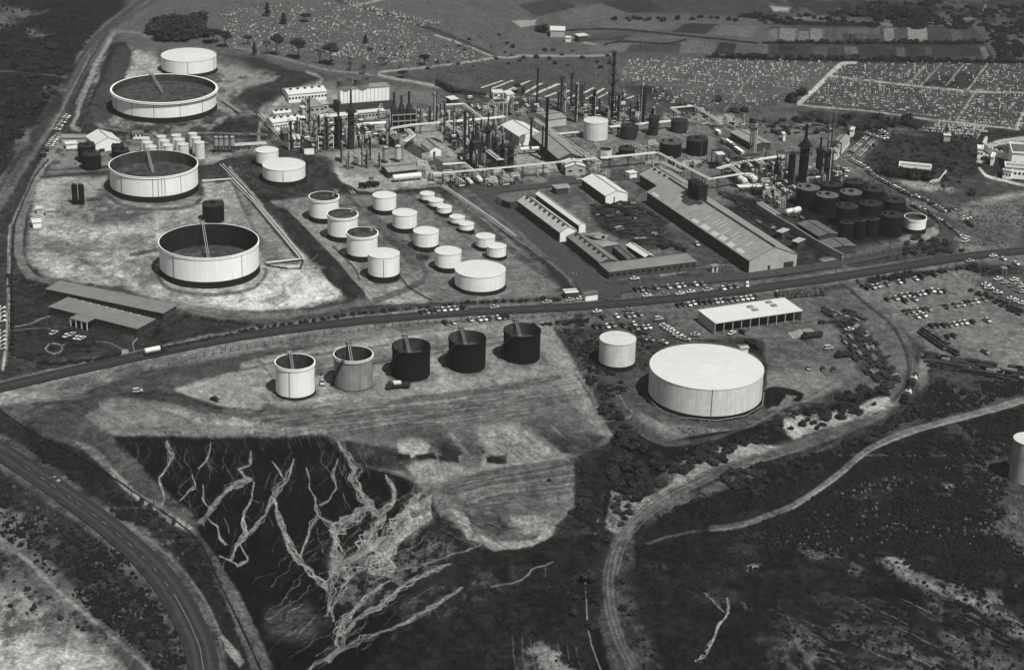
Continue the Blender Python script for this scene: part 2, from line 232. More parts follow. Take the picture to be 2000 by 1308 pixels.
# ---------------------------------------------------------------- ground paint (what the soil, grass and tracks are made of)
# P(grey, soft, warp, patchiness, opacity, outline)   L(grey, width, soft, warp, opacity, points)
PAINT = []
def P(g, pts, soft=4, warp=6, patch=0., op=1., psc=12): PAINT.append(('p', g, soft, warp, patch, op, psc, pts))
def L(g, w, pts, soft=1.2, warp=1.5, op=1., patch=0., psc=10): PAINT.append(('l', g, w, soft, warp, op, patch, psc, pts))
exec("""
P(38,[(-400,-300),(330,-300),(300,0),(215,50),(165,115),(100,230),(40,330),(-10,390),(-400,400)])
P(82,[(300,-200),(2400,-300),(2400,110),(1950,118),(1640,118),(1300,112),(1200,108),(1195,100),(900,160),(430,130),(220,85),(240,30)],soft=15)
P(84,[(420,0),(700,-60),(1000,110),(960,125),(830,135),(700,150),(480,110),(430,85)],soft=12)
P(70,[(700,150),(960,120),(1190,105),(1200,165),(1400,250),(900,200),(640,160)],soft=10)
P(64,[(1000,-50),(1480,-50),(1500,30),(1460,34),(1250,25),(1080,0)],soft=8)
P(52,[(1480,-60),(2100,-60),(2100,60),(1960,70),(1900,40),(1500,30)],soft=10,patch=.5)
P(42,[(1650,0),(1820,10),(1830,36),(1700,38),(1640,20)],soft=8,patch=.3)
P(74,[(1500,48),(1940,48),(1960,118),(1500,115)],soft=4)
P(62,[(1500,52),(1890,44),(1925,78),(1500,80)],soft=2,warp=1)
P(52,[(1500,86),(1925,86),(1945,116),(1500,112)],soft=2,warp=1)
P(80,[(1010,100),(1200,20),(1330,30),(1480,40),(1490,105),(1300,110)],soft=4,warp=1)
P(74,[(1200,100),(1640,112),(2100,112),(2100,260),(1990,252),(1810,250),(1600,240),(1400,230),(1290,170),(1200,150)],soft=6)
P(44,[(1500,116),(2050,122),(2050,128),(1500,122)],soft=2)
P(80,[(1200,115),(1640,120),(1560,200),(1300,170),(1200,155)],soft=8)
P(66,[(1640,122),(2050,125),(2050,250),(1990,250),(1815,232),(1570,205)],soft=4)
P(48,[(1800,160),(1880,140),(1920,140),(1895,173),(1800,166)],soft=3)
P(52,[(1560,215),(1780,225),(1830,240),(1800,252),(1560,250)],soft=8)
P(48,[(1640,240),(1990,255),(1990,400),(1900,390),(1850,400),(1740,340),(1700,290)],soft=10)
P(60,[(1700,340),(2000,350),(2100,370),(2100,480),(1900,490),(1860,470),(1800,400)],soft=12)
P(150,[(1780,350),(1830,360),(1890,372),(1850,376),(1790,368),(1740,350)],soft=6,warp=8,patch=.5)
P(140,[(1880,395),(1930,385),(2000,372),(2000,383),(1930,398),(1880,404)],soft=6,warp=6,patch=.4)
P(88,[(1860,400),(2000,400),(2000,485),(1900,490),(1870,465)],soft=10,patch=.3)
P(92,[(500,160),(700,150),(900,190),(1250,225),(1420,240),(1640,250),(1680,300),(1690,340),(1650,500),(1200,560),(1090,440),(940,370),(850,330),(640,310),(500,260)],soft=10)
P(140,[(530,180),(640,170),(720,200),(830,220),(880,260),(960,300),(840,330),(650,300),(520,260),(500,220)],soft=10,patch=.3)
P(120,[(500,215),(540,200),(600,182),(640,190),(650,215),(530,260),(520,300),(505,285)],soft=6,patch=.3)
P(140,[(660,290),(760,280),(830,300),(870,340),(900,362),(830,370),(700,370),(640,330)],soft=8,patch=.5)
P(165,[(650,330),(700,325),(830,345),(880,350),(820,362),(690,368),(665,350)],soft=5,patch=.4)
P(120,[(850,220),(1010,240),(1180,330),(1080,330),(1000,300),(950,260),(880,240)],soft=8,patch=.6)
P(135,[(985,250),(1020,270),(1090,318),(1110,345),(1060,345),(1010,330),(1000,290)],soft=3,patch=.2)
P(100,[(1100,230),(1400,245),(1440,290),(1400,330),(1250,330),(1140,310)],soft=8,patch=.4)
P(96,[(1400,235),(1560,245),(1620,262),(1600,300),(1480,290),(1420,262)],soft=8,patch=.6)
P(140,[(1290,215),(1420,225),(1480,238),(1440,245),(1300,232)],soft=5,patch=.5)
P(74,[(1400,260),(1500,300),(1580,340),(1540,380),(1450,340),(1400,330)],soft=8)
P(80,[(880,360),(1000,350),(1250,330),(1280,345),(1180,400),(1000,400),(950,385)],soft=5)
P(74,[(890,385),(950,372),(1040,440),(1110,490),(1190,550),(1120,560),(1060,500),(960,430)],soft=3,warp=2)
P(80,[(1140,370),(1240,350),(1400,470),(1470,520),(1370,540),(1350,500),(1230,450)],soft=6)
P(50,[(1150,400),(1240,390),(1300,430),(1320,470),(1260,480),(1160,430)],soft=6,patch=.4)
P(70,[(1150,545),(1350,512),(1470,520),(1640,505),(1830,470),(1840,478),(1650,518),(1450,540),(1200,566)],soft=3)
P(40,[(1400,370),(1480,390),(1640,500),(1600,505),(1540,470),(1440,400)],soft=6)
P(56,[(1480,395),(1700,480),(1740,470),(1650,505),(1560,450)],soft=4)
P(96,[(1640,490),(1700,478),(1780,462),(1840,450),(1835,472),(1700,500),(1640,508)],soft=5,patch=.5)
P(120,[(1760,455),(1810,445),(1830,450),(1810,465),(1760,475)],soft=5,patch=.4)
P(132,[(180,120),(240,90),(300,98),(330,135),(430,120),(540,150),(480,170),(440,240),(300,250),(150,248),(175,210)],soft=10,patch=.5)
P(165,[(240,100),(270,95),(320,130),(310,150),(230,160)],soft=8,patch=.4,warp=8)
P(44,[(215,95),(240,80),(252,100),(232,150),(200,220),(190,250),(150,252),(180,190)],soft=4)
P(50,[(425,110),(500,112),(640,160),(600,170),(540,200),(500,215),(440,200),(540,150)],soft=5)
P(56,[(430,240),(500,200),(510,240),(520,275),(440,270),(400,262)],soft=5)
P(48,[(260,240),(440,235),(530,255),(530,275),(440,275),(400,262),(280,262)],soft=5)
P(112,[(110,265),(400,262),(480,275),(430,320),(100,330),(85,300)],soft=8,patch=.5)
P(150,[(400,300),(500,285),(505,300),(440,310),(400,318)],soft=5,patch=.3)
P(60,[(80,335),(210,320),(215,340),(110,345),(75,400)],soft=4)
P(152,[(70,350),(110,340),(210,350),(400,385),(450,350),(560,450),(600,500),(660,560),(600,590),(480,610),(345,600),(240,560),(90,540),(50,505),(55,440)],soft=8,patch=.2)
P(184,[(60,440),(200,430),(310,450),(320,540),(480,560),(560,500),(640,540),(672,578),(600,596),(560,610),(430,600),(350,590),(250,560),(100,540),(55,500)],soft=12,patch=.75,warp=14,psc=5)
P(198,[(520,520),(570,505),(640,545),(672,580),(590,598),(500,605),(400,590),(420,575),(510,560)],soft=8,patch=.3)
P(80,[(120,380),(300,410),(300,430),(200,440),(100,420)],soft=10,patch=.5)
P(150,[(110,350),(210,345),(215,380),(110,395)],soft=8,patch=.6)
P(95,[(440,330),(455,330),(590,505),(580,515),(520,515)],soft=2,warp=1)
P(125,[(450,345),(500,400),(575,500),(520,505),(500,440)],soft=4,patch=.5)
P(52,[(440,310),(500,300),(600,300),(680,370),(700,382),(640,395),(560,395),(500,400)],soft=5)
P(120,[(530,392),(600,382),(620,390),(600,405),(540,402)],soft=4,patch=.3)
P(46,[(545,412),(600,450),(680,540),(712,580),(690,585),(670,575),(640,540),(560,460)],soft=4,warp=5)
P(84,[(545,400),(690,375),(900,368),(1010,470),(1110,555),(1060,580),(900,590),(720,585),(640,500)],soft=5)
P(128,[(560,400),(610,392),(640,470),(700,540),(740,570),(800,560),(860,575),(720,585),(690,560),(620,470)],soft=6,patch=.4)
P(150,[(700,555),(780,555),(840,570),(830,588),(740,590)],soft=6,patch=.3)
P(48,[(660,390),(700,400),(760,470),(820,540),(810,550),(760,500),(700,450),(640,400)],soft=4)
P(50,[(680,378),(740,372),(900,372),(1010,470),(1110,550),(1080,560),(980,490),(900,420),(860,385),(740,380)],soft=4,patch=.2)
P(104,[(990,505),(1050,540),(1060,565),(1000,570)],soft=8,patch=.5)
P(66,[(40,545),(95,560),(250,620),(350,605),(620,605),(900,590),(1100,575),(1180,570),(1170,585),(900,600),(500,640),(270,690),(60,710),(20,700),(18,560)],soft=4)
P(46,[(25,545),(90,560),(350,610),(500,630),(440,650),(260,690),(50,705),(22,680)],soft=4)
P(112,[(280,690),(400,664),(600,632),(800,611),(1000,598),(1160,590),(1160,583),(900,598),(600,622),(400,652),(200,700)],soft=4,patch=.4)
P(64,[(1200,560),(1700,520),(1900,490),(1900,505),(1600,560),(1200,600)],soft=4)
P(80,[(1220,578),(1600,530),(1860,500),(1600,545),(1230,590)],soft=3,patch=.3)
P(86,[(1140,610),(1340,590),(1560,570),(1680,560),(1760,640),(1790,720),(1760,780),(1640,760),(1500,720),(1490,660),(1270,660),(1130,640)],soft=5)
P(68,[(1160,630),(1300,620),(1340,670),(1200,680)],soft=5)
P(60,[(1100,640),(1170,640),(1240,660),(1280,680),(1250,720),(1180,760),(1200,850),(1170,800),(1120,720)],soft=5,patch=.3)
P(100,[(1660,555),(1900,505),(2050,495),(2050,720),(1900,715),(1810,690),(1800,640)],soft=4)
P(112,[(1880,600),(2050,610),(2050,720),(1920,712),(1850,680)],soft=20,patch=.3)
P(54,[(1680,548),(1850,520),(1870,524),(1700,560)],soft=4,patch=.3)
P(58,[(1850,515),(1900,510),(2000,520),(2000,540),(1940,545)],soft=5)
P(110,[(0,740),(200,700),(540,640),(900,610),(1120,605),(1120,640),(980,640),(800,650),(560,680),(470,700),(280,760),(60,790),(0,790)],soft=4,patch=.3)
P(66,[(150,770),(270,725),(520,680),(560,690),(400,740),(320,760),(300,765)],soft=5)
P(124,[(470,705),(560,685),(900,630),(1070,625),(1120,700),(1190,830),(1200,860),(1000,760),(640,800),(560,800),(480,770)],soft=4)
P(136,[(330,760),(470,720),(530,770),(510,800),(420,790)],soft=5)
P(98,[(170,770),(300,780),(520,810),(700,790),(1000,750),(1100,770),(1200,860),(1130,900),(900,860),(640,855),(220,855),(150,810)],soft=6)
P(112,[(150,800),(200,780),(380,790),(640,820),(640,852),(420,850),(240,862)],soft=8,patch=.3)
P(64,[(280,765),(330,758),(420,790),(520,812),(720,790),(1000,745),(1110,725),(1110,738),(800,790),(560,835),(420,815)],soft=3,warp=2,op=.75)
P(78,[(660,805),(840,795),(1000,800),(1100,860),(1130,900),(880,900),(720,860)],soft=8,patch=.4)
P(118,[(960,825),(1010,820),(1120,890),(1110,900),(1000,905),(930,860)],soft=4,patch=.2)
P(60,[(830,830),(900,860),(950,900),(920,905),(850,870)],soft=5,patch=.2)
P(62,[(1080,850),(1180,850),(1170,880),(1110,900),(1070,880)],soft=8,patch=.3)
P(21,[(215,855),(640,855),(700,860),(780,900),(850,960),(860,1010),(1000,1060),(1170,1040),(1160,1180),(1200,1320),(500,1340),(430,1100),(380,1020),(300,960)],soft=3,warp=7)
P(100,[(640,852),(720,850),(840,880),(1130,900),(1120,930),(1110,960),(1120,1000),(1080,1040),(960,1070),(860,1010),(840,960),(790,930),(720,910),(680,880)],soft=6,warp=6,patch=.15)
P(54,[(640,855),(760,870),(850,890),(840,920),(740,915),(690,895)],soft=6,warp=6,patch=.4)
P(86,[(855,965),(900,935),(1125,898),(1130,930),(1110,990),(1060,1000),(930,985)],soft=3)
P(36,[(985,965),(1060,935),(1090,942),(1000,970)],soft=5,warp=5,op=.8)
P(56,[(900,1000),(960,1010),(980,1040),(950,1050),(910,1030)],soft=8,patch=.3)
P(140,[(880,995),(905,1000),(930,1050),(1000,1050),(1070,1030),(1075,1045),(980,1075),(910,1060)],soft=4,patch=.5)
P(34,[(840,1015),(870,1010),(930,1060),(880,1080),(830,1050)],soft=4,patch=.4)
P(34,[(850,1060),(1180,1040),(1175,1130),(1160,1320),(700,1330),(760,1230)],soft=12,patch=.2)
P(58,[(520,1190),(600,1170),(640,1210),(600,1260),(520,1240)],soft=15,patch=.3)
P(34,[(1120,720),(1200,850),(1240,960),(1190,1040),(1170,1040),(1200,880)],soft=6,patch=.3)
P(30,[(1200,850),(1280,830),(1320,870),(1300,920),(1200,1010),(1170,1000)],soft=4)
P(72,[(1190,760),(1240,720),(1400,760),(1640,745),(1600,790),(1480,850),(1330,880),(1230,840)],soft=6,patch=.2)
P(100,[(1240,810),(1280,820),(1400,835),(1500,830),(1420,850),(1330,872),(1270,840)],soft=4)
P(108,[(1500,720),(1560,720),(1650,745),(1640,760),(1580,790),(1500,800)],soft=3)
P(26,[(1495,755),(1530,750),(1575,765),(1560,790),(1500,795)],soft=3)
P(26,[(1240,880),(1480,830),(1620,790),(1720,760),(1740,790),(1600,830),(1500,870),(1330,900)],soft=6,patch=.1)
P(120,[(1400,870),(1470,865),(1500,880),(1400,915),(1330,940),(1220,970),(1200,1000),(1190,990),(1280,930)],soft=6,patch=.5)
P(150,[(1530,820),(1600,815),(1720,775),(1740,790),(1690,810),(1590,840),(1540,850)],soft=5,patch=.5)
P(31,[(1300,980),(1500,900),(1700,860),(1760,830),(2100,720),(2100,1350),(1220,1350),(1200,1260),(1190,1150),(1220,1040)],soft=8,patch=.0)
P(62,[(1800,770),(1820,720),(1990,740),(2100,740),(2100,770),(1900,800),(1750,845),(1700,840)],soft=6,patch=.4)
P(54,[(1840,830),(2000,790),(2000,870),(1900,880),(1800,880)],soft=8,patch=.5)
P(92,[(1640,1080),(1690,1080),(1760,1130),(1900,1180),(2010,1250),(2010,1230),(1950,1160),(1840,1140),(1740,1100)],soft=8,patch=.7,warp=10)
P(72,[(1780,1130),(1950,1200),(2010,1290),(1900,1300),(1750,1220)],soft=20,patch=.75,warp=14)
P(60,[(1900,960),(2010,980),(2010,1110),(1960,1060)],soft=18,patch=.5)
P(150,[(1840,942),(1862,946),(1862,960),(1845,958)],soft=6,warp=16,patch=.55,psc=4)
P(150,[(1455,1103),(1485,1100),(1480,1112),(1460,1112)],soft=6,warp=16,patch=.55,psc=4)
P(130,[(1450,1170),(1468,1172),(1470,1190),(1456,1188)],soft=6,warp=16,patch=.55,psc=4)
P(150,[(1738,1090),(1765,1095),(1775,1115),(1750,1110)],soft=6,warp=16,patch=.55,psc=4)
P(66,[(1190,1100),(1240,1100),(1240,1180),(1300,1320),(1200,1320),(1170,1200)],soft=12,patch=.4)
P(46,[(-50,860),(60,880),(300,1040),(400,1200),(420,1330),(-50,1330)],soft=8)
P(88,[(-50,1000),(40,1020),(60,1080),(130,1150),(280,1290),(200,1330),(-50,1330)],soft=18,patch=.5,warp=12)
P(160,[(-50,1250),(60,1265),(200,1285),(230,1310),(60,1340),(-50,1340)],soft=12,patch=.45,warp=10)
P(40,[(20,790),(200,880),(360,1020),(480,1250),(520,1330),(450,1330),(400,1200),(320,1090),(200,1000),(60,890),(-30,850)],soft=6,patch=.0)
P(74,[(0,795),(150,800),(240,870),(330,960),(400,1020),(380,1030),(260,950),(140,870),(20,820)],soft=5,patch=.3)
P(150,[(150,862),(180,868),(270,960),(300,975),(390,1035),(385,1045),(300,1000),(240,950)],soft=4,patch=.35,warp=5)
P(84,[(385,1040),(400,1045),(480,1180),(545,1320),(500,1320),(450,1200),(400,1080)],soft=4,patch=.4)
P(140,[(425,1225),(445,1250),(480,1290),(470,1300),(440,1270)],soft=3,patch=.3)
P(90,[(0,60),(60,30),(70,20),(0,5),(-100,10),(-100,60)],soft=8,patch=.4)
P(150,[(1000,40),(1048,38),(1045,48),(1018,53)],soft=2,warp=1)
P(160,[(1505,12),(1545,14),(1540,23),(1510,22)],soft=4,warp=4,patch=.2)
L(84,34,[(-30,430),(0,380),(50,300),(115,200),(170,105),(210,62),(255,28),(320,-20)],soft=4,warp=3)
L(66,9,[(-30,410),(0,365),(50,285),(112,190),(166,98),(206,57),(250,22),(300,-20)],soft=2,warp=1)
L(70,6,[(20,355),(70,275),(130,180),(182,95),(222,52),(262,25),(330,-16)],soft=2,warp=1)
L(120,3,[(15,330),(65,250),(125,150),(160,100)],soft=2,warp=2,op=.6)
L(150,7,[(215,75),(190,120),(170,170),(145,235),(142,248),(155,252)],soft=3,warp=3,op=.8,patch=.2)
L(140,5,[(225,60),(205,90),(175,150),(150,200)],soft=2,op=.6)
L(110,6,[(215,60),(260,62),(290,72)],soft=2,op=.6)
L(120,16,[(115,265),(90,310),(60,370),(40,430),(38,500),(60,540)],soft=3,op=.75)
L(140,4,[(100,310),(70,345),(25,430),(17,470),(16,600),(5,720)],soft=2,op=.8)
L(40,3,[(95,310),(65,350),(30,430),(24,470),(24,700)],soft=1)
L(98,9,[(38,500),(52,530),(100,550),(200,565),(330,590),(480,612),(600,608),(730,590),(1000,578),(1100,572)],soft=2,op=.7)
L(150,3,[(185,245),(300,262),(400,258),(520,262)],soft=1.5,op=.5)
L(120,5,[(95,335),(230,330),(300,325)],soft=2,op=.6)
L(46,5,[(80,345),(210,335),(400,325),(440,318)],soft=1.5,op=.8)
L(60,3,[(440,325),(590,508),(520,517)],soft=1)
L(150,3,[(448,325),(515,400)],soft=1,op=.8)
L(120,4,[(560,430),(620,500),(700,585)],soft=1,op=.7)
L(110,3,[(505,285),(590,250),(640,260)],soft=1,op=.5)
L(150,3,[(540,205),(590,180)],soft=1,op=.8)
L(150,5,[(505,282),(510,240),(550,198),(610,176),(630,158),(622,148),(600,140)],soft=2,op=.7)
L(120,4,[(430,85),(520,105),(640,135),(720,145),(800,160),(950,185),(1100,195),(1240,215)],soft=1.5,op=.7)
L(165,4,[(968,112),(860,128),(760,138),(740,143),(760,150),(860,168),(950,186),(1000,196)],soft=1.2,op=.8)
L(60,8,[(660,0),(740,22),(860,62),(960,105),(970,111)],soft=1.5)
L(170,3,[(850,68),(900,84),(968,110),(1010,110)],soft=1,op=.8)
L(150,4,[(690,12),(720,5),(760,-5),(820,-10)],soft=2,op=.8)
L(150,4,[(1010,108),(1180,108),(1195,100),(1180,90),(1140,82),(1110,72)],soft=1.3,op=.75)
L(150,5,[(1110,72),(1080,62)],soft=2,op=.5)
L(178,8,[(1560,202),(1600,165),(1620,145),(1645,124),(1670,120)],soft=1.2,warp=1)
L(165,3,[(1560,202),(1580,206),(1700,216),(1815,232),(1990,252)],soft=1,warp=1,op=.85)
L(165,3.5,[(1625,148),(1770,165),(1890,177),(2010,180)],soft=1,warp=1,op=.9)
L(150,3,[(1810,125),(1772,165)],soft=1,warp=1,op=.8)
L(150,3,[(1840,122),(1797,168)],soft=1,warp=1,op=.8)
L(150,3,[(1882,125),(1848,166)],soft=1,warp=1,op=.8)
L(165,3,[(1928,125),(1890,175)],soft=1,warp=1,op=.9)
L(160,3.5,[(1908,175),(1868,236)],soft=1,warp=1,op=.9)
L(160,6,[(2010,195),(1985,250)],soft=1,warp=1)
L(160,3,[(1925,243),(1908,269)],soft=1,warp=1,op=.8)
L(120,6,[(1815,232),(1830,238),(1800,252),(1640,245),(1560,240)],soft=2,op=.5)
L(90,3,[(1215,165),(1300,165),(1430,172),(1560,182),(1450,180)],soft=1.5,op=.7)
L(130,3,[(1450,172),(1415,215)],soft=1.5,op=.5)
L(150,2.5,[(1475,140),(1445,175)],soft=1,op=.6)
L(84,22,[(1730,258),(1700,280),(1655,325),(1680,345),(1740,375),(1800,405),(1850,440),(1900,480),(1950,498)],soft=4,op=.9)
L(100,6,[(1730,256),(1800,262)],soft=2,op=.4)
L(58,16,[(1450,548),(1640,512),(1750,490),(1830,472),(1850,455),(1845,440),(1825,425)],soft=2)
L(120,2.5,[(1640,505),(1750,483),(1818,465),(1832,452),(1828,438)],soft=1.2,op=.7)
L(140,2,[(1840,478),(1862,458),(1856,440),(1838,424)],soft=1.2,op=.7)
L(90,14,[(1900,402),(2010,390)],soft=4,op=.4)
L(176,5,[(1930,300),(1912,320),(1918,333),(1935,345),(2000,360)],soft=1.2)
L(176,10,[(1912,318),(1925,290),(1950,278),(2010,270)],soft=1.5)
L(64,14,[(1955,290),(2010,283)],soft=3)
L(140,3,[(1815,355),(1835,352),(1848,335)],soft=1,op=.8)
L(54,20,[(1190,548),(1150,520),(1100,480),(1000,405),(960,375)],soft=5,op=.4)
L(60,16,[(1150,566),(1200,590),(1240,575),(1200,550)],soft=8,op=.8)
L(60,14,[(1480,700),(1500,705)],soft=8,op=0)
L(90,20,[(1660,556),(1700,590),(1750,630),(1778,680),(1782,730),(1765,770),(1720,805),(1640,840),(1560,868),(1470,895),(1380,925),(1300,965),(1240,1012),(1205,1060),(1188,1120),(1190,1180),(1210,1250),(1240,1310),(1260,1350)],soft=5,op=.85)
L(44,5,[(1650,556),(1690,590),(1738,630),(1768,680),(1775,730),(1755,770),(1710,803)],soft=3,op=.7)
L(56,4,[(1665,556),(1710,594),(1758,632),(1785,680),(1790,730),(1775,765)],soft=3,op=.5)
L(130,3,[(1560,878),(1470,905),(1385,937),(1310,975),(1255,1020),(1222,1062),(1205,1120)],soft=1.5,op=.5)
L(140,2,[(1205,1060),(1240,1015),(1300,968),(1380,930)],soft=1.2,op=.5)
L(104,4,[(1262,1060),(1300,1047),(1352,1036),(1400,1030)],soft=3,op=.7,patch=.3,psc=4)
L(122,11,[(1390,1030),(1450,1022),(1550,985),(1630,930),(1690,880),(1760,845),(1850,820),(1950,792),(2020,772)],soft=3,op=.75)
L(150,3,[(1550,990),(1635,932),(1695,882),(1765,850),(1855,824),(1955,797),(2020,778)],soft=1.5,op=.7)
L(34,5,[(1330,1038),(1450,1020)],soft=6,op=.5)
L(100,4,[(1640,885),(1780,888),(1900,886)],soft=2.5,op=.5)
L(110,30,[(0,1040),(50,1075),(90,1110),(170,1190),(300,1320)],soft=9,warp=5,op=.5,patch=.3)
L(150,7,[(0,1052),(50,1090),(90,1130),(160,1190),(300,1310)],soft=4,warp=3,op=.6,patch=.2)
L(150,3,[(-10,1262),(80,1266),(200,1280)],soft=2,op=.8)
L(190,2,[(65,1245),(60,1310)],soft=1.5,op=.7)
L(190,2,[(135,1245),(120,1310)],soft=1.5,op=.7)
L(100,5,[(0,860),(60,900),(150,955),(230,1010),(330,1100),(400,1200)],soft=3,op=0)
L(110,5,[(20,875),(100,925),(180,978),(260,1030),(320,1075),(380,1140),(420,1210),(432,1260)],soft=2.5,op=.8,patch=.2)
L(90,5,[(0,905),(80,955),(160,1015),(240,1075),(300,1130),(345,1200),(365,1270),(368,1330)],soft=3,op=.6,patch=.2)
L(24,3,[(0,800),(60,840),(180,905),(300,985),(385,1050),(430,1140),(480,1240),(520,1330)],soft=1.2,op=.9)
L(130,2.5,[(1143,1125),(1150,1230),(1175,1310)],soft=1,op=.8)
L(130,2,[(1198,880),(1180,960),(1162,1040)],soft=1,op=.8)
L(44,6,[(280,765),(350,770),(430,795)],soft=4,op=.6)
L(140,3,[(1110,735),(1080,745),(1050,752)],soft=1.2,op=.6)
L(48,3,[(620,722),(760,698),(900,668),(985,655)],soft=1,op=.8)
L(28,3,[(650,725),(770,700)],soft=1)
L(130,9,[(840,800),(870,835),(900,870),(920,890)],soft=4,op=.6,patch=.4)
""")
def inpoly0(x, y, pts):
    c = False
    for a, b in zip(pts, pts[1:]+pts[:1]):
        if (a[1] > y) != (b[1] > y) and x < (b[0]-a[0])*(y-a[1])/(b[1]-a[1])+a[0]: c = not c
    return c
